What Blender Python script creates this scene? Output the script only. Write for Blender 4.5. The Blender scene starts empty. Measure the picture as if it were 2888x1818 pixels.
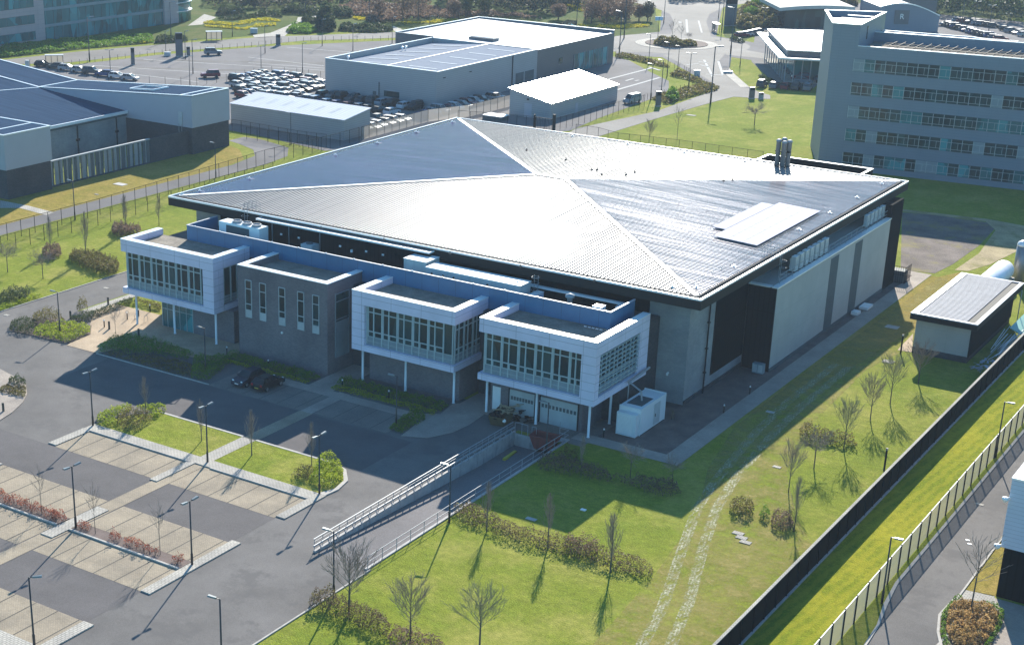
import bpy, bmesh, math, random
from mathutils import Vector, Matrix, noise
S = bpy.context.scene
COL = S.collection
R = math.radians
# ---------------------------------------------------------------- camera
FPX, PITCH, ROLL, YAW = 4348.2044, 0.371886415, 0.0165509242, 2.16493572
OX, OY = -310.17, 242.74
CAM = Vector((130.35, -139.92, 60.0))
cp, sp = math.cos(PITCH), math.sin(PITCH)
FW = Vector((math.cos(YAW)*cp, math.sin(YAW)*cp, -sp))
_r = Vector((math.sin(YAW), -math.cos(YAW), 0)); _u = _r.cross(FW)
RT = _r*math.cos(ROLL) + _u*math.sin(ROLL); UP = -_r*math.sin(ROLL) + _u*math.cos(ROLL)
cd = bpy.data.cameras.new('camera'); cam = bpy.data.objects.new('camera', cd); COL.objects.link(cam)
m = Matrix((( RT.x, UP.x, -FW.x, CAM.x), (RT.y, UP.y, -FW.y, CAM.y), (RT.z, UP.z, -FW.z, CAM.z), (0, 0, 0, 1)))
cam.matrix_world = m
cd.sensor_width = 36.0; cd.lens = FPX/2888*36.0
cd.shift_x = -OX/2888; cd.shift_y = OY/2888
cd.clip_start = 1.0; cd.clip_end = 6000
S.camera = cam
# ---------------------------------------------------------------- light
SUNV = Vector((-0.759, 1.823, 1.0)).normalized()
EL = math.asin(SUNV.z); AZ = math.atan2(SUNV.x, SUNV.y)
W = bpy.data.worlds.new('World'); S.world = W; W.use_nodes = True
nt = W.node_tree; bg = nt.nodes['Background']; sky = nt.nodes.new('ShaderNodeTexSky')
sky.sky_type = 'NISHITA'; sky.sun_disc = False; sky.sun_elevation = EL; sky.sun_rotation = AZ
sky.air_density = 1.0; sky.dust_density = 0.4; sky.ozone_density = 3.0
tint = nt.nodes.new('ShaderNodeMix'); tint.data_type = 'RGBA'; tint.blend_type = 'MULTIPLY'; tint.inputs[0].default_value = 1.0; tint.inputs[7].default_value = (0.58, 1.05, 1.24, 1)
nt.links.new(sky.outputs[0], tint.inputs[6]); nt.links.new(tint.outputs[2], bg.inputs[0]); bg.inputs[1].default_value = 0.088
sl = bpy.data.lights.new('sun', 'SUN'); sl.energy = 5.0; sl.angle = R(0.53); sl.color = (1.0, 0.94, 0.83)
so = bpy.data.objects.new('sun', sl); COL.objects.link(so)
so.rotation_euler = SUNV.to_track_quat('Z', 'Y').to_euler()
S.view_settings.view_transform = 'Standard'; S.view_settings.look = 'None'
S.view_settings.exposure = 1.15; S.view_settings.gamma = 1.0
# ---------------------------------------------------------------- survey helpers: where things of the place stand on the ground
TX = (0, 700, 1400, 2138); TY = (0, 450, 900, 1348); SC = 0.311462
def ray(q):
    px = TX[q[0]-1] + q[2]*SC; py = TY[q[1]-1] + q[3]*SC
    return FW + RT*((px-1444-OX)/FPX) - UP*((py-909-OY)/FPX)
def G(q, z=0.0):
    d = ray(q); t = (z-CAM.z)/d.z; p = CAM + d*t
    return Vector((p.x, p.y, z))
def on_plane(q, ax, v):
    d = ray(q); t = (v-CAM[ax])/d[ax]; return CAM + d*t
# ---------------------------------------------------------------- object helpers
def tag(o, label=None, cat=None, group=None, kind=None):
    if label: o['label'] = label
    if cat: o['category'] = cat
    if group: o['group'] = group
    if kind: o['kind'] = kind
    return o
def thing(name, label, cat, loc=(0, 0, 0), rz=0.0, group=None):
    o = bpy.data.objects.new(name, None); COL.objects.link(o); o.empty_display_size = 0.5
    o.location = loc; o.rotation_euler = (0, 0, rz)
    o.matrix_basis = Matrix.Translation(Vector(loc)) @ Matrix.Rotation(rz, 4, 'Z')
    return tag(o, label, cat, group)
def wm(o):
    mm = o.matrix_basis.copy()
    while o.parent: o = o.parent; mm = o.matrix_basis @ mm
    return mm
class MB:
    def __init__(s, loc=None): s.v = []; s.f = []; s.loc = loc
    def quad(s, *p):
        n = len(s.v); s.v += [tuple(a) for a in p]; s.f.append(tuple(range(n, n+len(p)))); return s
    def box(s, x0, x1, y0, y1, z0, z1):
        if x0 > x1: x0, x1 = x1, x0
        if y0 > y1: y0, y1 = y1, y0
        n = len(s.v); s.v += [(x0,y0,z0),(x1,y0,z0),(x1,y1,z0),(x0,y1,z0),(x0,y0,z1),(x1,y0,z1),(x1,y1,z1),(x0,y1,z1)]
        for f in ((0,3,2,1),(4,5,6,7),(0,1,5,4),(1,2,6,5),(2,3,7,6),(3,0,4,7)): s.f.append(tuple(n+i for i in f))
        return s
    def obox(s, c, ax, L, wd, z0, z1):
        """box of length L along unit (x,y) direction ax, width wd, centred on c"""
        a = Vector((ax[0], ax[1], 0)).normalized()*L/2; b = Vector((-a.y, a.x, 0)).normalized()*wd/2; c = Vector((c[0], c[1], 0))
        return s.prism([c-a-b, c+a-b, c+a+b, c-a+b], z0, z1)
    def beam(s, p, q, w, h=None):
        p = Vector(p); q = Vector(q); h = h or w; d = (q-p).normalized()
        u = Vector((0,0,1)) if abs(d.z) < 0.9 else Vector((1,0,0)); a = d.cross(u).normalized()*w/2; b = a.cross(d).normalized()*h/2
        n = len(s.v)
        for c in (p, q): s.v += [tuple(c-a-b), tuple(c+a-b), tuple(c+a+b), tuple(c-a+b)]
        for f in ((0,1,2,3),(7,6,5,4),(0,4,5,1),(1,5,6,2),(2,6,7,3),(3,7,4,0)): s.f.append(tuple(n+i for i in f))
        return s
    def prism(s, poly, z0, z1):
        poly = [Vector((p[0], p[1], 0)) for p in poly]
        ar = sum(poly[i].x*poly[(i+1)%len(poly)].y - poly[(i+1)%len(poly)].x*poly[i].y for i in range(len(poly)))
        if ar < 0: poly = poly[::-1]
        n = len(s.v); k = len(poly)
        s.v += [(p.x, p.y, z0) for p in poly] + [(p.x, p.y, z1) for p in poly]
        s.f.append(tuple(n+k-1-i for i in range(k))); s.f.append(tuple(n+k+i for i in range(k)))
        for i in range(k): s.f.append((n+i, n+(i+1)%k, n+k+(i+1)%k, n+k+i))
        return s
    def tube(s, p, q, r0, r1=None, n=8, cap=True):
        p = Vector(p); q = Vector(q); r1 = r0 if r1 is None else r1; d = (q-p)
        if d.length < 1e-6: return s
        d.normalize(); u = Vector((0,0,1)) if abs(d.z) < 0.9 else Vector((1,0,0)); a = d.cross(u).normalized(); b = d.cross(a)
        k = len(s.v)
        for c, r in ((p, r0), (q, r1)):
            for i in range(n):
                t = 2*math.pi*i/n; s.v.append(tuple(c + a*math.cos(t)*r + b*math.sin(t)*r))
        for i in range(n): s.f.append((k+i, k+n+i, k+n+(i+1)%n, k+(i+1)%n))
        if cap: s.f.append(tuple(k+i for i in range(n))); s.f.append(tuple(k+n+n-1-i for i in range(n)))
        return s
    def lathe(s, prof, c=(0,0,0), n=16, axis='z'):
        k = len(s.v)
        for (r, h) in prof:
            for i in range(n):
                t = 2*math.pi*i/n
                if axis == 'z': s.v.append((c[0]+r*math.cos(t), c[1]+r*math.sin(t), c[2]+h))
                elif axis == 'y': s.v.append((c[0]+r*math.cos(t), c[1]+h, c[2]+r*math.sin(t)))
                else: s.v.append((c[0]+h, c[1]+r*math.cos(t), c[2]+r*math.sin(t)))
        for j in range(len(prof)-1):
            for i in range(n): s.f.append((k+j*n+i, k+j*n+(i+1)%n, k+(j+1)*n+(i+1)%n, k+(j+1)*n+i))
        s.f.append(tuple(k+i for i in range(n))[::-1]); s.f.append(tuple(k+(len(prof)-1)*n+i for i in range(n)))
        return s
    def build(s, name, mat, parent=None, smooth=False, local=False, origin=None):
        vv = s.v
        if parent is not None and not local:
            im = wm(parent).inverted(); vv = [tuple(im @ Vector(p)) for p in vv]
        elif parent is None and origin is not None:
            vv = [(p[0]-origin[0], p[1]-origin[1], p[2]-origin[2]) for p in vv]
        me = bpy.data.meshes.new(name); me.from_pydata(vv, [], s.f); me.update()
        o = bpy.data.objects.new(name, me); COL.objects.link(o)
        if parent is not None: o.parent = parent
        elif origin is not None: o.location = origin; o.matrix_basis = Matrix.Translation(Vector(origin))
        for mt in (mat if isinstance(mat, (list, tuple)) else [mat]): me.materials.append(mt)
        if smooth: me.polygons.foreach_set('use_smooth', [True]*len(me.polygons))
        return o
def copy_tree(o, parent=None, loc=None, rz=None, label=None, scale=None):
    c = o.copy(); COL.objects.link(c); c.parent = parent
    if loc is not None: c.location = loc
    if rz is not None: c.rotation_euler = (0, 0, rz)
    if scale is not None: c.scale = scale
    if label: c['label'] = label
    for ch in o.children: copy_tree(ch, c)
    return c
def struct(name, poly, z, mat):
    mb = MB(); mb.quad(*[(p[0], p[1], z) for p in ccw(poly)])
    return tag(mb.build(name, mat), kind='structure')
def ccw(poly):
    poly = [Vector((p[0], p[1])) for p in poly]
    ar = sum(poly[i].x*poly[(i+1)%len(poly)].y - poly[(i+1)%len(poly)].x*poly[i].y for i in range(len(poly)))
    return poly if ar > 0 else poly[::-1]
def slab(name, poly, z1, mat, z0=-0.05):
    return tag(MB().prism(poly, z0, z1).build(name, mat), kind='structure')
def Gs(*qs, z=0.0): return [G(q, z) for q in qs]
# ---------------------------------------------------------------- materials
MATS = {}
def base(name, rough=0.7, metal=0.0, spec=None):
    mt = bpy.data.materials.new(name); mt.use_nodes = True; b = mt.node_tree.nodes['Principled BSDF']
    b.inputs['Roughness'].default_value = rough; b.inputs['Metallic'].default_value = metal
    if spec is not None: b.inputs['Specular IOR Level'].default_value = spec
    return mt, mt.node_tree, b
def N(nt, t, **kw):
    n = nt.nodes.new(t)
    for k, v in kw.items():
        if k in n.inputs: n.inputs[k].default_value = v
        else: setattr(n, k, v)
    return n
def pos(nt): return nt.nodes.new('ShaderNodeNewGeometry').outputs['Position']
def noi(nt, vec, scale, detail=3, rough=0.55, stretch=None):
    if stretch:
        mp = N(nt, 'ShaderNodeMapping'); mp.inputs['Scale'].default_value = stretch; nt.links.new(vec, mp.inputs['Vector']); vec = mp.outputs[0]
    n = N(nt, 'ShaderNodeTexNoise', Scale=scale, Detail=detail, Roughness=rough); nt.links.new(vec, n.inputs['Vector']); return n.outputs['Fac']
def ramp(nt, fac, stops):
    r = nt.nodes.new('ShaderNodeValToRGB'); e = r.color_ramp.elements
    while len(e) < len(stops): e.new(0.5)
    for i, (p, c) in enumerate(stops): e[i].position = p; e[i].color = (*c, 1)
    nt.links.new(fac, r.inputs[0]); return r.outputs[0]
def mix(nt, fac, a, b, mode='MIX'):
    n = nt.nodes.new('ShaderNodeMix'); n.data_type = 'RGBA'; n.blend_type = mode
    for i, x in ((0, fac), (6, a), (7, b)):
        if isinstance(x, (int, float)): n.inputs[i].default_value = x
        elif isinstance(x, tuple): n.inputs[i].default_value = (*x, 1)
        else: nt.links.new(x, n.inputs[i])
    return n.outputs[2]
def bump(nt, b, h, strength=0.3, dist=0.05):
    n = N(nt, 'ShaderNodeBump', Strength=strength, Distance=dist); nt.links.new(h, n.inputs['Height']); nt.links.new(n.outputs[0], b.inputs['Normal']); return n
def paint(name, col, rough=0.55, metal=0.0, var=0.12, scale=0.6, dirt=0.0, bmp=0.0, spec=None):
    """painted / plain surface with slight unevenness"""
    if name in MATS: return MATS[name]
    mt, nt, b = base(name, rough, metal, spec); P = pos(nt)
    f = noi(nt, P, scale, 5, 0.65); lo = tuple(c*(1-var) for c in col); hi = tuple(min(1, c*(1+var)) for c in col)
    c = ramp(nt, f, [(0.3, lo), (0.7, hi)])
    if dirt:
        f2 = noi(nt, P, 2.2, 4, 0.7, (1, 1, 0.18)); g = ramp(nt, f2, [(0.52, (0,0,0)), (0.8, (1,1,1))])
        c = mix(nt, g, c, tuple(x*(1-dirt) for x in col))
    nt.links.new(c, b.inputs['Base Color'])
    if bmp: bump(nt, b, noi(nt, P, 9.0, 3), 0.3, bmp)
    MATS[name] = mt; return mt
def panel(name, col, dx=3.0, dz=0.9, gap=0.02, rough=0.5, var=0.05, dark=0.45, metal=0.0, axis=None, spec=None):
    """cladding with panel joints running along world x or y and in height"""
    if name in MATS: return MATS[name]
    mt, nt, b = base(name, rough, metal, spec); P = pos(nt)
    sx = N(nt, 'ShaderNodeSeparateXYZ'); nt.links.new(P, sx.inputs[0])
    def mth(op, a, v=None):
        n = nt.nodes.new('ShaderNodeMath'); n.operation = op
        for i, x in enumerate((a, v)):
            if x is None: continue
            if isinstance(x, (int, float)): n.inputs[i].default_value = x
            else: nt.links.new(x, n.inputs[i])
        return n.outputs[0]
    hz = mth('LESS_THAN', mth('FRACT', mth('DIVIDE', sx.outputs['Z'], dz)), gap/dz*1.0)
    g = hz
    if dx:
        h = mth('ADD', sx.outputs['X'], sx.outputs['Y'])
        vx = mth('LESS_THAN', mth('FRACT', mth('DIVIDE', h, dx)), gap/dx)
        g = mth('MAXIMUM', hz, vx)
    f = noi(nt, P, 0.4, 5, 0.6)
    c = ramp(nt, f, [(0.3, tuple(x*(1-var) for x in col)), (0.7, tuple(min(1, x*(1+var)) for x in col))])
    c = mix(nt, g, c, tuple(x*dark for x in col)); nt.links.new(c, b.inputs['Base Color'])
    MATS[name] = mt; return mt
def glass(name, col=(0.05, 0.09, 0.09), rough=0.08, var=0.5, cell=1.4):
    """window glass seen from outside: dark, reflective, with uneven interiors behind"""
    if name in MATS: return MATS[name]
    mt, nt, b = base(name, rough, 0.0); P = pos(nt)
    b.inputs['IOR'].default_value = 1.45
    v = N(nt, 'ShaderNodeTexVoronoi', Scale=1.0/cell); mp = N(nt, 'ShaderNodeMapping'); mp.inputs['Scale'].default_value = (1, 1, 0.45)
    nt.links.new(P, mp.inputs['Vector']); nt.links.new(mp.outputs[0], v.inputs['Vector'])
    bw = N(nt, 'ShaderNodeRGBToBW'); nt.links.new(v.outputs['Color'], bw.inputs[0])
    c = ramp(nt, bw.outputs[0], [(0.1, tuple(x*(1-var) for x in col)), (0.6, col), (0.95, tuple(min(1, x*(1+var*2.2)) for x in col))])
    nt.links.new(c, b.inputs['Base Color']); bump(nt, b, noi(nt, P, 0.8, 2), 0.08, 0.02)
    MATS[name] = mt; return mt
def leafmat(name, c1, c2, c3, rough=0.6):
    if name in MATS: return MATS[name]
    mt, nt, b = base(name, rough, 0.0, 0.2); g = nt.nodes.new('ShaderNodeNewGeometry')
    c = ramp(nt, g.outputs['Random Per Island'], [(0.0, c1), (0.5, c2), (1.0, c3)])
    f = noi(nt, g.outputs['Position'], 0.9, 2); c = mix(nt, ramp(nt, f, [(0.35, (0,0,0)), (0.65, (0.6,0.6,0.6))]), c, c1)
    nt.links.new(c, b.inputs['Base Color'])
    tr = N(nt, 'ShaderNodeBsdfTranslucent'); nt.links.new(c, tr.inputs[0]); ms = N(nt, 'ShaderNodeMixShader'); ms.inputs[0].default_value = 0.45
    out = nt.nodes['Material Output']; nt.links.new(b.outputs[0], ms.inputs[1]); nt.links.new(tr.outputs[0], ms.inputs[2]); nt.links.new(ms.outputs[0], out.inputs[0])
    MATS[name] = mt; return mt
def grassmat(name, a, b_, c_, stripe=None, big=0.05):
    mt, nt, b = base(name, 0.95, 0, 0.03); P = pos(nt)
    f1 = noi(nt, P, big*2.2, 7, 0.72); f2 = noi(nt, P, 0.9, 4, 0.7, (0.6, 1.6, 1)); f3 = noi(nt, P, 7.0, 3, 0.7)
    col = ramp(nt, f1, [(0.3, a), (0.5, b_), (0.72, c_)])
    col = mix(nt, ramp(nt, f2, [(0.35, (0,0,0)), (0.75, (1,1,1))]), col, tuple(x*0.72 for x in b_))
    col = mix(nt, 0.75, col, ramp(nt, f3, [(0.3, (0.45,0.45,0.45)), (0.7, (1.35,1.35,1.3))]), 'MULTIPLY')
    f4 = noi(nt, P, 0.11, 9, 0.75, (1, .7, 1)); col = mix(nt, ramp(nt, f4, [(0.50, (0,0,0)), (0.68, (.75,.75,.75))]), col, c_)
    f5 = noi(nt, P, 1.7, 5, 0.75); col = mix(nt, 0.6, col, ramp(nt, f5, [(0.36, (0.62,0.66,0.6)), (0.66, (1.22,1.2,1.15))]), 'MULTIPLY')
    if stripe:
        mp = N(nt, 'ShaderNodeMapping'); mp.inputs['Rotation'].default_value = (0, 0, stripe); nt.links.new(P, mp.inputs['Vector'])
        w = N(nt, 'ShaderNodeTexWave', Scale=0.32, Distortion=3.5, Detail=2.0); w.inputs['Detail Scale'].default_value = 1.5; nt.links.new(mp.outputs[0], w.inputs['Vector'])
        col = mix(nt, ramp(nt, w.outputs['Fac'], [(0.3, (0,0,0)), (0.7, (0.3,0.3,0.3))]), col, c_)
    nt.links.new(col, b.inputs['Base Color']); bump(nt, b, f3, 0.9, 0.12)
    MATS[name] = mt; return mt
def groundmat(name, col, var=0.25, fine=12.0, big=0.12, rough=0.9, bmp=0.02, spec=0.08, patches=None):
    mt, nt, b = base(name, rough, 0, spec); P = pos(nt)
    f1 = noi(nt, P, big, 5, 0.65); f3 = noi(nt, P, fine, 3, 0.7)
    c = ramp(nt, f1, [(0.3, tuple(x*(1-var) for x in col)), (0.7, tuple(x*(1+var) for x in col))])
    c = mix(nt, 0.8, c, ramp(nt, f3, [(0.3, (0.72,0.72,0.72)), (0.7, (1.28,1.28,1.28))]), 'MULTIPLY')
    if patches:
        f4 = noi(nt, P, 0.22, 6, 0.75); c = mix(nt, ramp(nt, f4, [(0.52, (0,0,0)), (0.62, (0.8,0.8,0.8))]), c, patches)
    nt.links.new(c, b.inputs['Base Color']); bump(nt, b, f3, 0.5, bmp)
    MATS[name] = mt; return mt
def blockmat(name, c1, c2, scale=2.5, mortar=(0.1, 0.1, 0.09), rot=0.0, rough=0.85, msize=0.02, vertical=False, bw=0.5, rh=0.25):
    mt, nt, b = base(name, rough, 0, 0.08); P = pos(nt)
    vec = P
    if vertical:
        sx = N(nt, 'ShaderNodeSeparateXYZ'); nt.links.new(P, sx.inputs[0]); ad = nt.nodes.new('ShaderNodeMath'); ad.operation = 'ADD'
        nt.links.new(sx.outputs[0], ad.inputs[0]); nt.links.new(sx.outputs[1], ad.inputs[1]); cb = N(nt, 'ShaderNodeCombineXYZ')
        nt.links.new(ad.outputs[0], cb.inputs[0]); nt.links.new(sx.outputs[2], cb.inputs[1]); vec = cb.outputs[0]
    mp = N(nt, 'ShaderNodeMapping'); mp.inputs['Rotation'].default_value = (0, 0, rot); nt.links.new(vec, mp.inputs['Vector'])
    br = N(nt, 'ShaderNodeTexBrick', Scale=scale); br.inputs['Color1'].default_value = (*c1, 1); br.inputs['Color2'].default_value = (*c2, 1)
    br.inputs['Mortar'].default_value = (*mortar, 1); br.inputs['Mortar Size'].default_value = msize; br.inputs['Brick Width'].default_value = bw; br.inputs['Row Height'].default_value = rh
    nt.links.new(mp.outputs[0], br.inputs['Vector'])
    f = noi(nt, P, 0.25, 5, 0.65); c = mix(nt, 0.8, br.outputs['Color'], ramp(nt, f, [(0.3, (0.7,0.7,0.72)), (0.7, (1.25,1.22,1.18))]), 'MULTIPLY')
    nt.links.new(c, b.inputs['Base Color']); MATS[name] = mt; return mt
def roofmetal(name, col, axis, pitch=0.5, tilt=0.24, rough=0.2, oil=0.5, metal=0.85, spec=None, line=0.45):
    """profiled metal sheet: rounded corrugation across `axis` (0: profile varies along x, 1: along y)"""
    mt, nt, b = base(name, rough, metal, spec); P = pos(nt)
    sx = N(nt, 'ShaderNodeSeparateXYZ'); nt.links.new(P, sx.inputs[0])
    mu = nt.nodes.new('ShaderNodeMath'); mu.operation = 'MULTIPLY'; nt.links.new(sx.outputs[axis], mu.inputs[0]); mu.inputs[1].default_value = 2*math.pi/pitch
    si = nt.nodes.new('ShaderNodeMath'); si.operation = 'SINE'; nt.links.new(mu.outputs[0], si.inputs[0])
    st = [0.10, 0.10, 1]; st[axis] = 2.6
    f = noi(nt, P, 0.6, 3, 0.55, tuple(st)); f2 = noi(nt, P, 0.25, 3, 0.6)
    am = pitch/(2*math.pi)*tilt
    m1 = nt.nodes.new('ShaderNodeMath'); m1.operation = 'MULTIPLY'; nt.links.new(si.outputs[0], m1.inputs[0]); m1.inputs[1].default_value = am
    m2 = nt.nodes.new('ShaderNodeMath'); m2.operation = 'MULTIPLY_ADD'; nt.links.new(f, m2.inputs[0]); m2.inputs[1].default_value = oil*0.25; nt.links.new(m1.outputs[0], m2.inputs[2])
    m3 = nt.nodes.new('ShaderNodeMath'); m3.operation = 'MULTIPLY_ADD'; nt.links.new(f2, m3.inputs[0]); m3.inputs[1].default_value = oil*0.006; nt.links.new(m2.outputs[0], m3.inputs[2])
    bn = N(nt, 'ShaderNodeBump', Strength=1.0, Distance=1.0); nt.links.new(m3.outputs[0], bn.inputs['Height']); nt.links.new(bn.outputs[0], b.inputs['Normal'])
    c = ramp(nt, f, [(0.3, tuple(x*0.8 for x in col)), (0.7, tuple(min(1, x*1.15) for x in col))])
    seam_shade = ramp(nt, si.outputs[0], [(0.55, (1,1,1)), (0.9, (line,)*3)]); c = mix(nt, 1.0, c, seam_shade, 'MULTIPLY'); nt.links.new(c, b.inputs['Base Color'])  # darker stripe per corrugation: seam shadow painted into the base colour
    rr = ramp(nt, f, [(0.32, (rough*0.82,)*3), (0.68, (rough*1.22,)*3)]); nt.links.new(rr, b.inputs['Roughness'])
    MATS[name] = mt; return mt
def meshmat(name, col, alpha=0.5, rough=0.6, metal=0.0):
    """welded wire mesh: fine wires, mostly open"""
    mt, nt, b = base(name, rough, metal); b.inputs['Base Color'].default_value = (*col, 1); b.inputs['Alpha'].default_value = alpha
    MATS[name] = mt; return mt
M = {}
M['grass'] = grassmat('grass', (0.16, 0.225, 0.025), (0.25, 0.285, 0.038), (0.37, 0.33, 0.09))
M['grass2'] = grassmat('grass_mown', (0.14, 0.20, 0.01), (0.25, 0.28, 0.02), (0.38, 0.34, 0.03), stripe=0.10)
M['dry'] = grassmat('grass_dry', (0.20, 0.20, 0.03), (0.33, 0.26, 0.06), (0.42, 0.29, 0.10), big=0.09)
M['fargrass'] = grassmat('grass_far', (0.055, 0.10, 0.02), (0.10, 0.14, 0.03), (0.18, 0.15, 0.06), big=0.02)
M['asphalt'] = groundmat('asphalt', (0.150, 0.139, 0.130), 0.22, 14.0, 0.1, patches=(0.118, 0.110, 0.105))
M['asphaltd'] = groundmat('asphalt_dark', (0.118, 0.108, 0.105), 0.15, 14.0, 0.2)
M['asphalt2'] = groundmat('asphalt_worn', (0.175, 0.163, 0.160), 0.2, 9.0, 0.08, rough=0.95, spec=0.08)
M['road'] = groundmat('road_asphalt', (0.15, 0.14, 0.13), 0.3, 3.0, 0.05, rough=0.85, spec=0.12)
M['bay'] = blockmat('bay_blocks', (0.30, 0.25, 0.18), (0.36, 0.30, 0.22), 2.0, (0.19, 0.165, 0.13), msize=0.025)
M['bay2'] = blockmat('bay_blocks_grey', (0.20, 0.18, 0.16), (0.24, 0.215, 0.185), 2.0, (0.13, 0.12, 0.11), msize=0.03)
M['pave'] = blockmat('path_blocks', (0.33, 0.28, 0.24), (0.38, 0.33, 0.27), 2.2, (0.22, 0.19, 0.17), msize=0.02)
M['entr'] = blockmat('entrance_blocks', (0.42, 0.32, 0.22), (0.47, 0.37, 0.26), 2.0, (0.27, 0.21, 0.15), msize=0.02)
M['flag'] = blockmat('flagstones', (0.40, 0.375, 0.33), (0.47, 0.44, 0.38), 1.2, (0.2, 0.19, 0.17), msize=0.03)
M['gravelg'] = groundmat('gravel', (0.15, 0.115, 0.10), 0.3, 16.0, 0.4, bmp=0.04)
M['dirt'] = groundmat('dirt', (0.150, 0.122, 0.105), 0.4, 4.0, 0.25, bmp=0.15, patches=(0.20, 0.17, 0.06))
M['track'] = groundmat('track_dirt', (0.34, 0.27, 0.15), 0.3, 4.0, 0.3, bmp=0.1, patches=(0.2, 0.18, 0.06))
M['concrete'] = paint('concrete', (0.38, 0.36, 0.34), 0.85, var=0.15, scale=1.0, dirt=0.5)
M['kerb'] = paint('kerb_stone', (0.42, 0.39, 0.35), 0.85, spec=0.1, var=0.15, scale=2.0)
M['roofgravel'] = groundmat('roof_ballast', (0.24, 0.21, 0.17), 0.3, 5.0, 0.5, bmp=0.05)
M['white'] = panel('white_cladding', (0.65, 0.62, 0.73), 3.9, 0.92, 0.045, 0.45, dark=0.5, var=0.09)
M['whitep'] = paint('white_paint', (0.82, 0.81, 0.79), 0.4, var=0.05)
M['cap'] = paint('white_coping', (0.85, 0.83, 0.80), 0.3, 0.1, var=0.04)
M['steel'] = paint('galvanised_steel', (0.30, 0.31, 0.32), 0.6, 0.2, var=0.1)
M['bayline'] = paint('bay_joint', (0.11, 0.10, 0.085), 0.9, spec=0.1)
M['dark'] = paint('black_paint', (0.008, 0.009, 0.010), 0.7, var=0.3, spec=0.15)
M['fascia'] = panel('dark_fascia', (0.022, 0.020, 0.019), 3.0, 5.0, 0.03, 0.7, spec=0.2)
M['blackwall'] = panel('black_profiled_wall', (0.006, 0.008, 0.009), 0.6, 7.0, 0.12, 0.9, dark=0.4, spec=0.03)
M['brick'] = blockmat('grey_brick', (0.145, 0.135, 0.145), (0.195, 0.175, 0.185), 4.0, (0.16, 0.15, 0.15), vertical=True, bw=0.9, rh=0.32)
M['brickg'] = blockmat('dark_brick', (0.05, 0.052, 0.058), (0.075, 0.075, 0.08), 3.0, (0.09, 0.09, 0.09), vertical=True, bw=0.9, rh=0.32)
M['greywall'] = blockmat('grey_block_wall', (0.26, 0.27, 0.275), (0.29, 0.30, 0.30), 2.0, (0.22, 0.22, 0.21), vertical=True, bw=0.9, rh=0.45, msize=0.015)
M['cream'] = panel('cream_cladding', (0.40, 0.385, 0.355), 3.0, 3.35, 0.035, 0.7, var=0.08, dark=0.82)
M['strip'] = paint('grey_strip', (0.09, 0.11, 0.115), 0.7, spec=0.15)
M['blue'] = panel('blue_screen', (0.035, 0.14, 0.27), 2.2, 30.0, 0.04, 0.45, var=0.12)
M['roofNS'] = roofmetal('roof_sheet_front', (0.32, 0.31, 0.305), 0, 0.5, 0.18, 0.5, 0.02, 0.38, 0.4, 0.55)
M['roofEW'] = roofmetal('roof_sheet_side', (0.33, 0.30, 0.40), 1, 0.5, 0.05, 0.15, 0.010, 0.85, None, 0.4)  # left slope: the sky's blue reflection tinted into the sheet colour
M['roofE'] = roofmetal('roof_sheet_right', (0.40, 0.38, 0.40), 1, 0.5, 0.04, 0.155, 0.006, 0.55, None, 0.45)  # same sheet, greyer colour standing in for light on the right slope
M['rib'] = paint('roof_rib', (0.55, 0.55, 0.54), 0.4, 0.6)
M['ridge'] = paint('ridge_cap', (0.62, 0.61, 0.59), 0.5, 0.1, var=0.05)
M['shedrib'] = paint('shed_rib', (0.30, 0.30, 0.32), 0.7, 0.0, spec=0.2)
M['gutter'] = paint('gutter', (0.11, 0.105, 0.10), 0.9, spec=0.05)
M['winframe'] = paint('window_frame', (0.36, 0.43, 0.43), 0.5, 0.0)
M['winpanel'] = paint('window_panel', (0.20, 0.25, 0.27), 0.5)
M['glass'] = glass('window_glass', (0.016, 0.042, 0.042), 0.15)
M['glassg'] = glass('green_glass', (0.03, 0.16, 0.17), 0.15, 0.5, 2.0)
M['door'] = paint('door_paint', (0.42, 0.45, 0.45), 0.5)
M['solar'] = paint('solar_panel', (0.46, 0.45, 0.52), 0.8, 0.0, spec=0.1, var=0.05, scale=1.5)
M['lampblack'] = paint('lamp_black', (0.02, 0.02, 0.02), 0.4)
M['lamphead'] = paint('lamp_head', (0.17, 0.18, 0.18), 0.35, 0.4)
M['bark'] = paint('bark', (0.10, 0.085, 0.065), 0.9, var=0.3, scale=4)
M['twig'] = paint('twigs', (0.25, 0.20, 0.16), 0.9, var=0.3, scale=2)
M['twigg'] = paint('twigs_green', (0.27, 0.25, 0.15), 0.9, var=0.3, scale=2)
def scrimmat(name, col, clear=0.25):
    mt, nt, b = base(name, .7); b.inputs['Base Color'].default_value = (*col, 1)
    tr = N(nt, 'ShaderNodeBsdfTranslucent'); tr.inputs[0].default_value = (*col, 1); tp = nt.nodes.new('ShaderNodeBsdfTransparent')
    m1 = N(nt, 'ShaderNodeMixShader'); m1.inputs[0].default_value = .6; m2 = N(nt, 'ShaderNodeMixShader'); m2.inputs[0].default_value = clear
    nt.links.new(b.outputs[0], m1.inputs[1]); nt.links.new(tr.outputs[0], m1.inputs[2]); nt.links.new(m1.outputs[0], m2.inputs[1]); nt.links.new(tp.outputs[0], m2.inputs[2]); nt.links.new(m2.outputs[0], nt.nodes['Material Output'].inputs[0]); return mt
M['mesh'] = meshmat('fence_mesh', (0.04, 0.045, 0.04), 0.13)
M['meshr'] = scrimmat('fence_mesh_pale', (0.36, 0.34, 0.31), 0.30)
M['postb'] = paint('fence_post', (0.012, 0.014, 0.013), 0.9, spec=0.1)
M['boardb'] = paint('black_board', (0.006, 0.007, 0.008), 0.9, spec=0.05)
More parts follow.
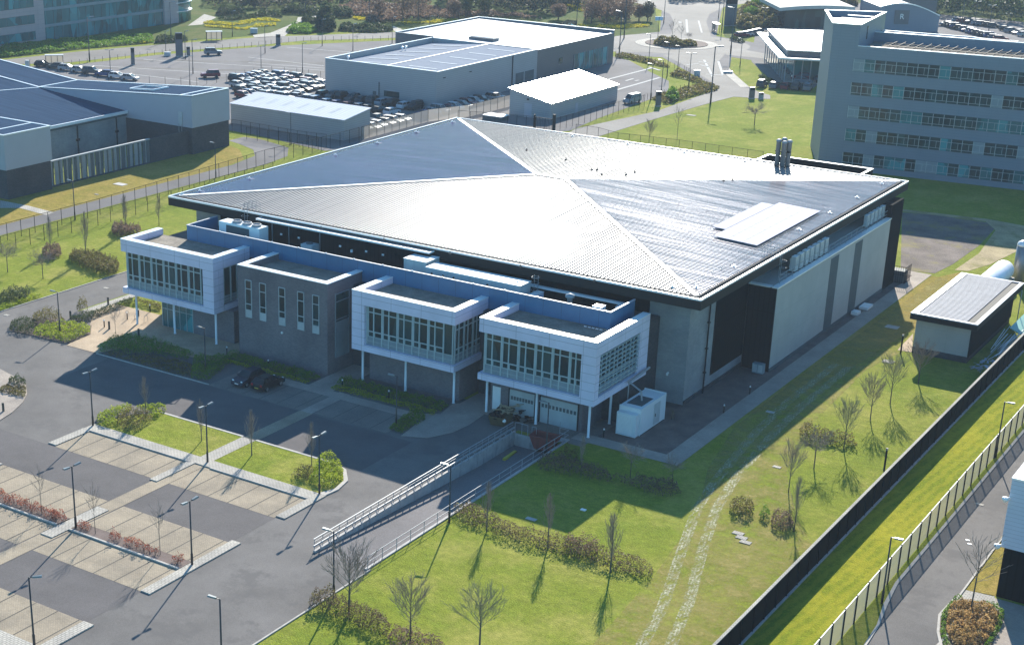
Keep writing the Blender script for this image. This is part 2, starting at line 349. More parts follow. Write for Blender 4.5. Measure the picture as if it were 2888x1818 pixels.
M['l_green'] = leafmat('leaf_green', (0.08, 0.16, 0.02), (0.15, 0.26, 0.03), (0.24, 0.36, 0.05))
M['l_lime'] = leafmat('leaf_lime', (0.17, 0.24, 0.015), (0.34, 0.40, 0.03), (0.50, 0.52, 0.06))
M['l_dark'] = leafmat('leaf_dark', (0.03, 0.05, 0.018), (0.06, 0.085, 0.03), (0.11, 0.12, 0.05))
M['l_red'] = leafmat('leaf_russet', (0.18, 0.05, 0.03), (0.36, 0.10, 0.06), (0.52, 0.20, 0.11))
M['l_brown'] = leafmat('leaf_brown', (0.12, 0.08, 0.055), (0.20, 0.13, 0.10), (0.28, 0.20, 0.12))
M['l_mixed'] = leafmat('leaf_mixed', (0.09, 0.06, 0.035), (0.17, 0.18, 0.035), (0.30, 0.24, 0.08))
M['l_daff'] = leafmat('daffodils', (0.12, 0.16, 0.02), (0.7, 0.55, 0.02), (0.85, 0.7, 0.03))
M['l_twig'] = leafmat('leaf_twiggy', (0.08, 0.05, 0.04), (0.17, 0.13, 0.07), (0.26, 0.25, 0.07))
M['l_ochre'] = leafmat('leaf_ochre', (0.30, 0.20, 0.07), (0.48, 0.30, 0.13), (0.60, 0.42, 0.2))
M['l_wood'] = leafmat('wood_far', (0.04, 0.05, 0.03), (0.085, 0.08, 0.05), (0.14, 0.11, 0.075))
M['l_woodg'] = leafmat('wood_far_green', (0.03, 0.05, 0.02), (0.06, 0.09, 0.03), (0.10, 0.12, 0.04))
M['slat'] = paint('screen_slat', (0.24, 0.26, 0.27), 0.6)
M['tyre'] = paint('tyre', (0.015, 0.015, 0.015), 0.8)
M['rim'] = paint('wheel_rim', (0.45, 0.45, 0.46), 0.3, 0.8)
M['carglass'] = glass('car_glass', (0.015, 0.02, 0.022), 0.05, 0.2)
M['stone'] = panel('pink_stone', (0.40, 0.32, 0.31), 2.4, 1.2, 0.03, 0.7)
M['officewall'] = panel('office_cladding', (0.165, 0.20, 0.245), 3.0, 0.5, 0.04, 0.5, var=0.04, dark=0.8)
M['metalwall'] = panel('metal_wall', (0.30, 0.32, 0.33), 0, 0.42, 0.06, 0.4, var=0.04, dark=0.7)
M['metalwall2'] = panel('dark_metal_wall', (0.10, 0.105, 0.115), 0, 0.4, 0.05, 0.4, var=0.04, dark=0.7)
M['lbwhite'] = panel('pale_panel_wall', (0.36, 0.37, 0.41), 6.0, 20.0, 0.01, 0.5, var=0.03, dark=0.9)
M['lbroof'] = roofmetal('blue_grey_roof', (0.05, 0.082, 0.135), 1, 0.4, 0.02, 0.9, 0.01, 0.0, 0.0)
M['roofwhite'] = paint('membrane_roof', (0.7, 0.7, 0.72), 0.24, 0.35, var=0.05)
M['roofmatt'] = paint('pale_sheet_roof', (0.28, 0.30, 0.34), 1.0, 0.0, spec=0.0, var=0.06)
M['rooflight'] = paint('rooflight', (0.38, 0.42, 0.45), 0.8, spec=0.1)
M['tank'] = paint('white_tank', (0.8, 0.8, 0.82), 0.4)
M['unit'] = paint('plant_casing', (0.50, 0.50, 0.48), 0.5, dirt=0.25)
M['genw'] = panel('container_wall', (0.66, 0.68, 0.68), 0, 9.0, 0.01, 0.5)
M['water'] = paint('water', (0.02, 0.03, 0.03), 0.03, var=0.2)
M['yellow'] = paint('yellow_paint', (0.55, 0.45, 0.05), 0.5)
M['redskip'] = paint('red_skip', (0.18, 0.035, 0.03), 0.6, dirt=0.5)
M['skipy'] = paint('yellow_skip', (0.16, 0.115, 0.04), 0.6, dirt=0.5)
M['timber'] = paint('timber', (0.4, 0.3, 0.18), 0.8, var=0.3, scale=3)
M['line'] = paint('road_marking', (0.50, 0.49, 0.46), 0.9, spec=0.05, var=0.2, scale=3)
# ================================================================ SETTING: ground, roads, paths
PX0, PX1, PY0, PY1 = 57.6, 62.8, -45.0, -11.4            # sunken ramp beside the car park
mb = MB()
for (x0, x1, y0, y1) in ((-900, PX0-.2, -400, 1800), (PX1+.2, 900, -400, 1800), (PX0-.2, PX1+.2, -400, PY0), (PX0-.2, PX1+.2, PY1+.2, 1800)):
    mb.quad((x0,y0,0), (x1,y0,0), (x1,y1,0), (x0,y1,0))
tag(mb.build('ground', M['grass']), kind='structure')
def rect(x0, x1, y0, y1): return [(x0,y0), (x1,y0), (x1,y1), (x0,y1)]
struct('car_park_asphalt', [(-15.2,-130), (63.2,-130), (63.2,-45.0), (57.4,-45.0), (57.4,-6.0), (-7.9,-6.0), (-7.9,9), (-15.2,9)], .02, M['asphalt'])
# bays and aisles of the near car park
def bays(name, x0, x1, y0, y1, mat, z=.04, step=2.4, line=True):
    struct(name, rect(x0, x1, y0, y1), z, mat)
    if line:
        mb = MB(); x = x0+step
        while x < x1-.5: mb.quad((x-.05,y0,z+.01), (x+.05,y0,z+.01), (x+.05,y1,z+.01), (x-.05,y1,z+.01)); x += step
        tag(mb.build('bay_lines', M['bayline']), kind='structure')
for (x0, x1) in ((22.3, 35.7), (37.6, 50.3)): bays('parking_bays', x0, x1, -41.8, -36.75, M['bay'])
for (x0, x1) in ((8, 35.7), (37.7, 50.35)): bays('parking_bays', x0, x1, -52.7, -48.0, M['bay'])
for (x0, x1) in ((8, 35.7), (37.7, 50.35)): bays('parking_bays', x0, x1, -59.1, -54.45, M['bay'])
for (x0, x1) in ((8, 35.7), (37.7, 50.25)): bays('parking_bays', x0, x1, -70.2, -65.4, M['bay'])
bays('parking_bays', 23.0, 35.85, -19.4, -14.3, M['bay2']); bays('parking_bays', 37.6, 46.9, -19.2, -14.3, M['bay2'])
struct('cross_path', rect(35.85, 37.55, -130, -19.5), .045, M['bay'])
for (x0, x1) in ((8, 35.7), (37.6, 50.4)):
    struct('aisle', rect(x0, x1, -48.0, -41.8), .03, M['asphaltd']); struct('aisle', rect(x0, x1, -65.4, -59.1), .03, M['asphaltd'])
struct('aisle', rect(8, 50.4, -28.6, -19.6), .03, M['asphaltd'])
struct('cross_path', rect(35.95, 37.45, -19.5, -12.5), .055, M['pave'])
struct('footpath', rect(22.9, 48.6, -14.3, -12.7), .05, M['pave'])
struct('footpath', Gs((2,3,1400,850),(2,3,1600,890),(2,3,1380,1060),(2,3,1620,1080),(2,3,1850,1030),(2,3,2000,960),(2,3,2130,870),(2,3,2160,740),(2,3,1850,770),(2,3,1740,860)), .06, M['pave'])
struct('footpath', rect(31.8, 35.2, -12.7, -2), .04, M['pave'])
struct('building_apron', rect(48.4, 57.2, -8.6, -1), .03, M['pave'])
struct('building_apron', rect(57.2, 64.9, -10.4, -1), .035, M['bay2'])
struct('entrance_paving', [(0.8,-19.25), (5.7,-19.15), (7,-15), (18.7,-13), (18.7,-4), (-6.3,-4), (-6.3,-7.5), (-1.0,-14)], .05, M['entr'])
struct('footpath', rect(-7.6, -6.3, -8.5, 9), .05, M['flag'])
struct('grass_verge', rect(-7.9, -7.6, -9, 9), .03, M['grass'])
slab('kerb', rect(5.7, 22.95, -19.35, -19.2), .1, M['kerb'])
# islands with kerbs
def island(poly, top, name='grass_island'): slab(name, poly, .11, top)
slab('kerb_strip', rect(21.3, 35.8, -36.75, -35.3), .13, M['flag']); slab('kerb_strip', rect(37.5, 50.3, -36.75, -35.3), .13, M['flag'])
slab('kerb_strip', rect(35.8, 37.5, -36.75, -28.9), .125, M['flag'])
slab('kerb_strip', rect(35.5, 36.4, -42.2, -36.75), .125, M['flag'])
slab('kerb_strip', rect(21.2, 22.3, -41.6, -36.75), .13, M['flag']); slab('kerb_strip', rect(50.3, 51.3, -41.5, -35.3), .13, M['flag'])
for xa, xb in ((21.3, 35.8), (37.5, 50.3)):
    mb = MB().box(xa+.9, xb, -36.9, -36.75, 0, .16); tag(mb.build('kerb', M['dark'] if False else M['kerb']), kind='structure')
island([(21.4,-35.3), (35.8,-35.3), (35.8,-28.9), (24.6,-28.9), (22.6,-31)], M['grass'])
island([(37.5,-35.3), (50.4,-35.3), (51.0,-33.6), (50.6,-31.6), (49.0,-29.6), (47.4,-28.9), (37.5,-28.9)], M['grass'])
slab('kerb', [(50.3,-35.5), (51.2,-35.3), (51.4,-33.5), (50.9,-31.3), (49.2,-29.3), (47.4,-28.6), (47.3,-28.9), (49.0,-29.6), (50.6,-31.6), (51.0,-33.6)], .14, M['kerb'])
slab('kerb', rect(24.6, 35.8, -28.9, -28.6), .14, M['kerb']); slab('kerb', rect(37.5, 47.4, -28.9, -28.6), .14, M['kerb'])
for xa, xb in ((8, 35.7), (37.3, 50.2)):
    slab('planting_strip', rect(xa, xb, -54.3, -52.8), .10, M['gravelg'])
    slab('kerb', rect(xa, xb, -54.5, -54.3), .17, M['kerb'])
slab('kerb_strip', rect(50.3, 51.3, -59.1, -47.6), .13, M['flag']); slab('kerb_strip', rect(50.2, 51.3, -72, -65.4), .13, M['flag'])
slab('kerb_strip', rect(35.9, 37.3, -56.5, -49.5), .12, M['flag']); slab('kerb_strip', rect(8, 50.2, -71.8, -70.2), .13, M['flag'])
slab('kerb_strip', rect(20.6, 21.6, -52.7, -47.9), .13, M['flag'])
# left side islands near the entrance road
island(Gs((1,3,-200,430),(1,3,0,455),(1,3,120,520),(1,3,235,590),(1,3,245,680),(1,3,205,760),(1,3,110,850),(1,3,0,920),(1,3,-200,960)), M['pave'], 'kerb_island')
slab('planting_bed', Gs((1,3,85,110),(1,2,290,1470),(1,2,480,1440),(1,2,620,1500),(1,3,830,60),(1,3,820,140),(1,3,610,225),(1,3,540,215),(1,3,290,150)), .1, M['gravelg'])
slab('kerb', [(63.2,-130), (63.35,-130), (63.35,-45.0), (63.2,-45.0)], .1, M['kerb'])
slab('kerb', rect(-15.35, -15.2, -80, 9), .1, M['kerb'])
# building surrounds: perimeter path, gravel, worn tracks
struct('gravel_margin', [(64.9,-7.1), (72.7,-7.1), (72.7,72.5), (64.9,72.5)], .03, M['gravelg'])
struct('footpath', [(62.9,-9.1), (74.8,-9.1), (74.8,74.5), (70,74.5), (70,72.4), (72.7,72.4), (72.7,-7.1), (62.9,-7.1)], .045, M['pave'])
struct('bare_earth', Gs((4,2,1290,1000),(4,2,1305,480),(4,2,1500,490),(4,2,2080,570),(4,2,2150,620),(4,2,2000,780),(4,2,1760,950),(4,2,1600,1030)), .02, M['dirt'])
struct('worn_track', Gs((4,2,1310,452),(4,2,2080,540),(4,2,2408,600),(4,2,2480,690),(4,2,2408,800),(4,2,2100,950),(4,2,1900,1010),(4,2,1780,1000),(4,2,2000,850),(4,2,2150,640),(4,2,2060,560),(4,2,1310,470)), .025, M['track'])
struct('dry_grass', Gs((4,2,1640,1060),(4,2,1850,1015),(4,2,1450,1340),(4,2,1420,1480),(4,2,1330,1480),(4,2,1350,1300),(4,2,1420,1200)), .015, M['dry'])
struct('worn_grass', [(74.9,8), (76.5,12), (79.0,30), (80.5,52), (80,74), (74.9,74)], .012, M['dry'])
struct('mown_strip', rect(93.9, 99.4, -120, 120), .012, M['grass2'])
# reinforced grass tracks (pale plastic grid showing through the lawn)
def gridmat():
    mt, nt, b = base('grass_grid', 0.8, 0, 0.1); P = pos(nt)
    mp = N(nt, 'ShaderNodeMapping'); mp.inputs['Rotation'].default_value = (0, 0, 0.5); nt.links.new(P, mp.inputs[0])
    w = N(nt, 'ShaderNodeTexChecker', Scale=5.5); nt.links.new(mp.outputs[0], w.inputs['Vector'])
    f = noi(nt, P, 0.9, 4, 0.7, (2, 0.5, 1)); g = ramp(nt, f, [(0.40, (0,0,0)), (0.56, (1,1,1))])
    k = mix(nt, g, (0,0,0), w.outputs['Fac'], 'MIX')
    c = mix(nt, w.outputs['Fac'], (0.26,0.27,0.12), (0.44,0.42,0.30)); nt.links.new(c, b.inputs['Base Color'])
    tp = nt.nodes.new('ShaderNodeBsdfTransparent'); ms = N(nt, 'ShaderNodeMixShader'); f5 = noi(nt, P, 3.5, 4, 0.8)
    kk = mix(nt, 1.0, g, ramp(nt, f5, [(0.42, (0,0,0)), (0.56, (1,1,1))]), 'MULTIPLY'); nt.links.new(kk, ms.inputs[0]); nt.links.new(tp.outputs[0], ms.inputs[1]); nt.links.new(b.outputs[0], ms.inputs[2]); nt.links.new(ms.outputs[0], nt.nodes['Material Output'].inputs[0]); return mt
gm = gridmat()
def wornmat():
    mt, nt, b = base('worn_turf', 0.95, 0, 0.05); P = pos(nt)
    c = ramp(nt, noi(nt, P, 2.5, 4, 0.7), [(0.3, (0.22,0.20,0.05)), (0.7, (0.40,0.32,0.12))]); nt.links.new(c, b.inputs['Base Color'])
    tp = nt.nodes.new('ShaderNodeBsdfTransparent'); ms = N(nt, 'ShaderNodeMixShader')
    k = ramp(nt, noi(nt, P, 0.45, 7, 0.75), [(0.40, (0,0,0)), (0.66, (.85,.85,.85))]); nt.links.new(k, ms.inputs[0]); nt.links.new(tp.outputs[0], ms.inputs[1]); nt.links.new(b.outputs[0], ms.inputs[2]); nt.links.new(ms.outputs[0], nt.nodes['Material Output'].inputs[0]); return mt
wmt = wornmat()
struct('worn_grass', [(84.6,-48), (93.3,-50), (93.3,-20), (89,-14), (84,-4), (81.5,10), (80.5,30), (84,52), (81,72), (76,74), (75.2,30), (75.2,4), (77.5,-8), (81,-18), (83.2,-32)], .017, wmt)
def track(name, pts, wd):
    mb = MB(); L = [G(q) if len(q) == 4 else Vector((q[0], q[1], 0)) for q in pts]
    for i in range(len(L)-1):
        a, b = L[i], L[i+1]; d = (b-a).normalized(); n = Vector((-d.y, d.x, 0))*wd/2
        d2 = (L[i+2]-b).normalized() if i+2 < len(L) else d; n2 = Vector((-d2.y, d2.x, 0))*wd/2
        d0 = (a-L[i-1]).normalized() if i else d; n0 = Vector((-d0.y, d0.x, 0))*wd/2; na = n if i == 0 else (n+n0)/2; nb = (n+n2)/2
        mb.quad(*[(p.x, p.y, .02) for p in (a-na, b-nb, b+nb, a+na)])
    return tag(mb.build(name, gm), kind='structure')
track('wheel_track', [(3,4,1290,1560),(3,4,1500,1180),(3,4,1680,650),(3,4,1820,270),(3,4,2000,0),(77.6,4),(77.0,14),(77.0,30)], .95)
track('wheel_track', [(3,4,1560,1560),(3,4,1740,1130),(3,4,1880,600),(3,4,1990,280),(3,4,2150,20),(79.3,4),(78.7,14),(78.6,30)], .95)
# stepping slabs, drain covers and flat marks: each lies alone on the ground
def flat(name, label, cat, q, w, d, mat, h=.03, ang=0.0, grp=None, z=0.03):
    c = G(q); a = (math.cos(ang), math.sin(ang)); mb = MB().obox(c, a, w, d, 0, z+h); o = mb.build(name, mat, origin=(c.x, c.y, 0)); return tag(o, label, cat, grp)
for q, t in (((3,4,2190,500), 'nearest the shrub'), ((3,4,2220,540), 'in the middle'), ((3,4,2255,582), 'farthest from the shrub')):
    flat('paving_slab', 'pale paving slab in the lawn beside the round shrub, the one '+t, 'slab', q, 1.0, .6, M['flag'], .04, 0, 'loose slabs in the lawn')
flat('drain_cover', 'square pale drain cover on the lawn between the bare trees and wheel tracks', 'drain cover', (4,3,170,1338), .8, .45, M['flag'])
flat('drain_cover', 'large pale drain cover on the lawn beside the thin worn track near the small shed', 'drain cover', (4,3,1180,385), 1.3, 1.0, M['flag'])
flat('drain_cover', 'grey square frame drain cover in the shaded lawn left of the small shed', 'drain cover', (4,3,1215,72), 1.6, 1.2, M['concrete'])
flat('drain_cover', 'small white drain cover in the building shadow on the lawn', 'drain cover', (3,4,787,288), .5, .35, M['cap'], .06)
flat('drain_cover', 'blue grey drain cover at the shadow edge beside the long hedge', 'drain cover', (3,4,315,370), 1.0, .5, M['concrete'])
flat('drain_cover', 'dull drain cover in the shaded grass beside the perimeter path', 'drain cover', (4,3,110,840), .9, .5, M['concrete'])
flat('drain_cover', 'pale drain cover in the middle of the service road left of the white office box', 'drain cover', (1,2,960,1165), .8, .5, M['flag'])
flat('drain_cover', 'faint drain cover in the service road beside the yellow shrub bed', 'drain cover', (1,2,60,1410), .8, .5, M['flag'])
flat('drain_cover', 'pale square cover set in the dry grass behind the left fence', 'drain cover', (1,2,1090,225), 2.2, 1.4, M['concrete'])
flat('drain_cover', 'small pale cover in the dry grass beside the left fence lamp', 'drain cover', (1,2,875,317), .8, .4, M['flag'])
flat('drain_cover', 'pair of pale covers in the right hand road beside the fence shadow', 'drain cover', (4,4,2005,238), .75, .4, M['flag'])
flat('drain_cover', 'upper small white cover in the right hand road', 'drain cover', (4,4,1897,562), .35, .2, M['cap'])
flat('drain_cover', 'lower small white cover in the right hand road', 'drain cover', (4,4,1915,597), .35, .2, M['cap'])
flat('drain_cover', 'pale cover lying in the far green lawn beside the access road', 'drain cover', (3,1,1765,1045), 2.0, 1.0, M['flag'])
# ---------------- ramp down to the loading dock
mb = MB()
mb.quad((PX0,PY0,0), (PX1,PY0,0), (PX1,-18,-1.25), (PX0,-18,-1.25)); mb.quad((PX0,-18,-1.25), (PX1,-18,-1.25), (PX1,PY1,-1.25), (PX0,PY1,-1.25))
tag(mb.build('ramp_surface', M['asphalt2']), kind='structure')
rw = thing('retaining_wall', 'stained concrete retaining wall on the car park side of the sunken ramp', 'retaining wall', (57.5, -28, 0))
mb = MB().prism([(57.35,-45.2), (57.6,-45.2), (57.6,-11.2), (57.35,-11.2)], -1.4, .22); mb.box(57.6, 60.1, -11.4, -11.15, -1.4, .02); mb.build('wall', M['concrete'], rw)
rw2 = thing('retaining_wall', 'low concrete retaining wall on the lawn side of the sunken ramp', 'retaining wall', (62.9, -28, 0))
MB().prism([(62.8,-45.2), (63.05,-45.2), (63.05,-9.6), (62.8,-9.6)], -1.4, .12).box(61.9, 62.8, -10.6, -9.6, -1.4, .10).build('wall', M['concrete'], rw2)
struct('dock_floor', rect(60.1, 61.9, -11.4, -9.0), .01, M['gravelg'])
# ---------------- right hand road
rd = Gs((4,4,1085,1400),(4,4,1080,1250),(4,4,1130,1120),(4,4,1250,970))
right_road = [(101.6,-60), (101.8,-34), (101.5,-29), (100.9,-25), (100.45,-21), (100.45,160), (105.3,160), (105.2,-20.6), (105.9,-24), (106.3,-27.5), (106.0,-31), (105.4,-36), (104,-60)]
struct('side_road', right_road, .02, M['asphalt'])
slab('kerb', [(101.45,-60), (101.6,-60), (101.8,-34), (101.5,-29), (100.9,-25), (100.45,-21), (100.45,160), (100.2,160), (100.2,-21), (100.6,-25.2), (101.3,-29), (101.6,-34)], .12, M['kerb'])
slab('kerb', [(105.3,160), (105.45,160), (105.35,-20.4), (106.1,-24), (106.5,-27.5), (106.2,-31), (105.6,-36), (104.2,-60), (104,-60), (105.4,-36), (106.0,-31), (106.3,-27.5), (105.9,-24), (105.2,-20.6)], .12, M['kerb'])
struct('concrete_pad', Gs((4,4,1795,1090),(4,4,1870,1010),(4,4,2140,1070),(4,4,2180,1200),(4,4,2020,1160)), .03, M['flag'])
struct('concrete_pad', [(107.2,-60), (125,-60), (125,-18.7), (107.6,-18.7), (107.9,-20.8)], .02, M['pave'])
# ---------------- land west: service road behind the fences, dry verge
struct('dry_grass', [(-59.8,-30), (-47.6,-30), (-47.6,66), (-49,73), (-55,79), (-58.7,80.6), (-59.5,70), (-59.8,37)], .012, M['dry'])
struct('service_road', [(-47.6,-60), (-43.3,-60), (-43.3,72), (-44.5,80), (-49,86), (-58,88.8), (-62,88.5), (-62,84), (-58.7,83), (-53,80.5), (-49.3,76.5), (-47.6,68)], .02, M['asphalt2'])
struct('footpath', Gs((1,2,0,370),(1,2,260,420),(1,2,490,480),(1,2,420,505),(1,2,180,440),(1,2,0,440)), .03, M['flag'])
# ---------------- far car parks and roads
lot = [(-168,98), (-162,117), (-151,129), (-146.2,154.5), (-134.6,185), (-114.7,217), (-95,232), (-66,236), (-48,226), (-36,213), (-26,203), (-19,188), (-17,150), (-15.2,134), (-24,118), (-36,96), (-42,88), (-62,91.5), (-78,92), (-112,96)]
struct('far_car_park', lot, .02, M['asphalt2'])
for k, (a, b) in enumerate((((1,1,620,605),(1,1,1800,745)), ((1,1,740,590),(1,1,2200,680)), ((1,1,1300,540),(2,1,690,640)), ((2,1,0,520),(2,1,690,600)), ((2,1,350,430),(2,1,1000,480)), ((2,1,0,570),(2,1,690,620)))):
    A, B = G(a), G(b); d = (B-A).normalized(); n = Vector((-d.y, d.x, 0))
    tag(MB().quad(*[(p.x, p.y, .035) for p in (A-n*.16, B-n*.16, B+n*.16, A+n*.16)]).build('marking_line', M['line']), kind='structure')
for k, (a, b, w) in enumerate((((1,1,640,605),(2,1,690,655),2.6), ((1,1,1180,545),(2,1,690,575),2.4))):
    A, B = G(a), G(b); d = (B-A).normalized(); n = Vector((-d.y, d.x, 0))
    tag(MB().quad(*[(p.x, p.y, .03) for p in (A-n*w/2, B-n*w/2, B+n*w/2, A+n*w/2)]).build('aisle', M['asphalt']), kind='structure')
C0 = Vector((-51.5, 262, 0))
def disc(r, n=48): return [(C0.x+r*math.cos(2*math.pi*i/n), C0.y+r*math.sin(2*math.pi*i/n)) for i in range(n)]
struct('pavement', Gs((3,1,1080,330),(3,1,1480,290),(3,1,1500,60),(3,1,1650,40),(3,1,2050,60),(3,1,1990,330),(3,1,2408,400),(3,1,2408,560),(3,1,2130,520),(3,1,2110,620),(3,1,2250,770),(3,1,2408,850),(3,1,2408,900),(3,1,2000,800),(3,1,1500,520),(3,1,1080,500)), .024, M['asphalt2'])
struct('roundabout', disc(20), .05, M['road'])
slab('roundabout_apron', disc(11.3), .11, M['flag']); slab('roundabout_island', disc(8.6), .25, M['gravelg'])
struct('road', Gs((1,1,-300,580),(1,1,0,548),(1,1,700,470),(1,1,1390,410),(1,1,2408,335),(2,1,700,318),(2,1,1340,290),(3,1,1080,360),(3,1,1500,330),(3,1,1480,480),(3,1,1080,470),(2,1,1340,345),(2,1,480,372),(1,1,2408,405),(1,1,1400,480),(1,1,610,570),(1,1,0,590),(1,1,-300,630)), .03, M['road'])
struct('road', Gs((3,1,1570,340),(3,1,1610,210),(3,1,1570,130),(3,1,1430,70),(3,1,1180,8),(3,1,1180,-30),(3,1,2408,-30),(3,1,2408,12),(3,1,2080,60),(3,1,1930,130),(3,1,1900,200),(3,1,1960,380),(3,1,1800,400)), .035, M['road'])
struct('road', Gs((3,1,1500,500),(3,1,1900,480),(3,1,2090,470),(3,1,2010,560),(3,1,2060,670),(3,1,2200,780),(3,1,2480,865),(3,1,2480,900),(3,1,2150,878),(3,1,1950,930),(3,1,1500,1060),(3,1,950,1230),(3,1,700,1290),(3,1,560,1260),(3,1,720,1165),(3,1,1450,1010),(3,1,2030,800),(3,1,1800,650),(3,1,1640,560)), .0375, M['road'])
struct('road', Gs((3,1,2060,420),(3,1,2500,500),(3,1,2500,540),(3,1,2080,500)), .04, M['road'])
for k, (a, b, w) in enumerate((((3,1,1880,545),(3,1,1960,700),.3), ((3,1,1720,180),(3,1,1730,300),.3), ((3,1,1400,620),(3,1,980,730),.35), ((3,1,1480,705),(3,1,1080,820),.35), ((3,1,1380,610),(3,1,1480,640),.4), ((3,1,1170,735),(3,1,1240,715),.3), ((3,1,1255,735),(3,1,1290,728),.3), ((3,1,1720,590),(3,1,1830,580),.25), ((3,1,1830,560),(3,1,1920,575),.25), ((3,1,1840,590),(3,1,1930,610),.25), ((3,1,1900,675),(3,1,2050,685),.3), ((3,1,2010,560),(3,1,2050,680),.3), ((3,1,1660,200),(3,1,1670,210),.5), ((3,1,1830,190),(3,1,1860,300),.25))):
    A, B = G(a), G(b); d = (B-A).normalized(); n = Vector((-d.y, d.x, 0))*w
    tag(MB().quad(*[(p.x, p.y, .06) for p in (A-n, B-n, B+n, A+n)]).build('marking_line', M['line']), kind='structure')
struct('pavement', Gs((3,1,2110,620),(3,1,2140,660),(3,1,2290,790),(3,1,2210,790),(3,1,2080,680)), .045, M['flag'])
# far land: rough ground, paths, pond
struct('far_meadow', Gs((1,1,-300,545),(1,1,0,535),(1,1,700,455),(1,1,1390,395),(1,1,2408,318),(2,1,700,300),(2,1,1340,270),(3,1,1080,340),(3,1,1480,300),(3,1,1440,100),(3,1,1180,-20),(2,1,2000,-260),(1,1,-300,-200)), .012, M['fargrass'])
struct('garden_path', Gs((2,1,40,320),(2,1,200,300),(2,1,350,240),(2,1,440,190),(2,1,450,160),(2,1,620,140),(2,1,640,155),(2,1,500,175),(2,1,470,230),(2,1,370,290),(2,1,330,330),(2,1,60,345)), .03, M['flag'])
struct('garden_path', Gs((2,1,740,100),(2,1,960,65),(2,1,1210,-5),(2,1,1230,0),(2,1,1010,70),(2,1,760,110)), .03, M['flag'])
struct('garden_path', Gs((2,1,1080,225),(2,1,1320,240),(2,1,1400,270),(2,1,1340,290),(2,1,1250,250)), .03, M['flag'])
struct('garden_path', Gs((1,1,1700,235),(1,1,1850,130),(1,1,1960,160),(1,1,1830,225)), .03, M['flag'])
struct('pond', Gs((3,1,440,170),(3,1,500,195),(3,1,590,225),(3,1,720,235),(3,1,725,190),(3,1,640,180),(3,1,560,215)), .03, M['water'])
struct('far_slope', Gs((3,1,2080,100),(3,1,2408,20),(4,1,2408,-60),(4,1,2408,150),(4,1,1600,300),(4,1,0,300),(3,1,2200,400),(3,1,2060,330)), .016, M['fargrass'])
struct('showroom_forecourt', Gs((4,1,0,100),(4,1,250,0),(4,1,700,0),(4,1,1500,120),(4,1,2408,200),(4,1,2408,420),(4,1,1000,420),(4,1,500,800),(4,1,180,790),(4,1,-60,560)), .028, M['asphalt2'])
struct('far_road', Gs((4,1,-760,40),(4,1,-200,0),(4,1,300,-60),(4,1,900,0),(4,1,900,30),(4,1,300,-20),(4,1,-200,30),(4,1,-760,80)), .04, M['road'])
# ================================================================ MAIN BUILDING
B = thing('office_building', 'large low office building with a wide pale ribbed roof and white boxes on its front', 'building', (33, 38, 0))
EX0, EX1, EY0, EY1, EZ = -3.5, 70.35, 3.8, 72.75, 13.05
def roofz(x, y): return 13.0 + min(x-(EX0+1), (EX1-1)-x, y-(EY0+1), (EY1-1)-y)*0.0459
RX0, RX1, RY = 31.0, 35.4, 38.27
ix0, ix1, iy0, iy1 = EX0+1, EX1-1, EY0+1, EY1-1
RZ = roofz(RX0, RY)
fm = MB().box(EX0, EX1, EY0, EY1, 11.85, 12.86); fas = fm.build('fascia', M['fascia'], B)
rim = MB(); w = .17
for (a, b, c, d) in ((EX0, EX1, EY0, EY0+w), (EX0, EX1, EY1-w, EY1), (EX0, EX0+w, EY0+w, EY1-w), (EX1-w, EX1, EY0+w, EY1-w)): rim.box(a-.03*(c==EY0+w), b, c, d, 12.86, 13.07)
rim.build('eave_trim', M['cap'], B)
g = MB()
for (a, b, c, d) in ((ix0, ix1, iy0-.28, iy0), (ix0, ix1, iy1, iy1+.28), (ix0-.28, ix0, iy0-.28, iy1+.28), (ix1, ix1+.28, iy0-.28, iy1+.28)): g.box(a, b, c, d, 12.87, 13.04)
y = EX0+.4
while y < EX1-.5: g.box(y, y+.12, EY0+.3, iy0-.3, 12.87, 12.97); y += .8
y = EY0+1.2
while y < EY1-1.2: g.box(EX1-w-.45, EX1-w-.02, y, y+.12, 12.87, 12.97); y += .8
g.build('gutter', M['gutter'], B)
def slope(corners, name, mat, ax):
    mb = MB(); mb.quad(*corners)
    lo = min(c[1-ax] for c in corners[:2]) if True else 0
    # standing seams running up the slope, clipped at the hips
    if ax == 0:
        yy = corners[0][1]; s = 1 if yy < RY else -1; x = ix0+.5
        while x < ix1-.3:
            run = min(x-ix0, ix1-x, abs(RY-yy))
            if run > .3:
                z0 = 13.0; z1 = 13.0+run*.0459; hw, h = .04, .11
                a = (x-hw, yy, z0); b2 = (x+hw, yy, z0); c = (x+hw, yy+s*run, z1); d = (x-hw, yy+s*run, z1); up = lambda p: (p[0], p[1], p[2]+h)
                for q in ((up(a), up(b2), up(c), up(d)), (a, up(a), up(d), d), (b2, c, up(c), up(b2)), (a, b2, up(b2), up(a))): mb.quad(*q)
            x += .5
    else:
        xx = corners[0][0]; s = 1 if xx < 33 else -1; y = iy0+.5; lim = (RX0-ix0) if s == 1 else (ix1-RX1)
        while y < iy1-.3:
            run = min(y-iy0, iy1-y, lim)
            if run > .3:
                z0 = 13.0; z1 = 13.0+run*.0459; hw, h = .04, .11
                a = (xx, y-hw, z0); b2 = (xx, y+hw, z0); c = (xx+s*run, y+hw, z1); d = (xx+s*run, y-hw, z1); up = lambda p: (p[0], p[1], p[2]+h)
                for q in ((up(a), up(b2), up(c), up(d)), (a, up(a), up(d), d), (b2, c, up(c), up(b2)), (a, b2, up(b2), up(a))): mb.quad(*q)
            y += .5
    return mb.build(name, mat, B)
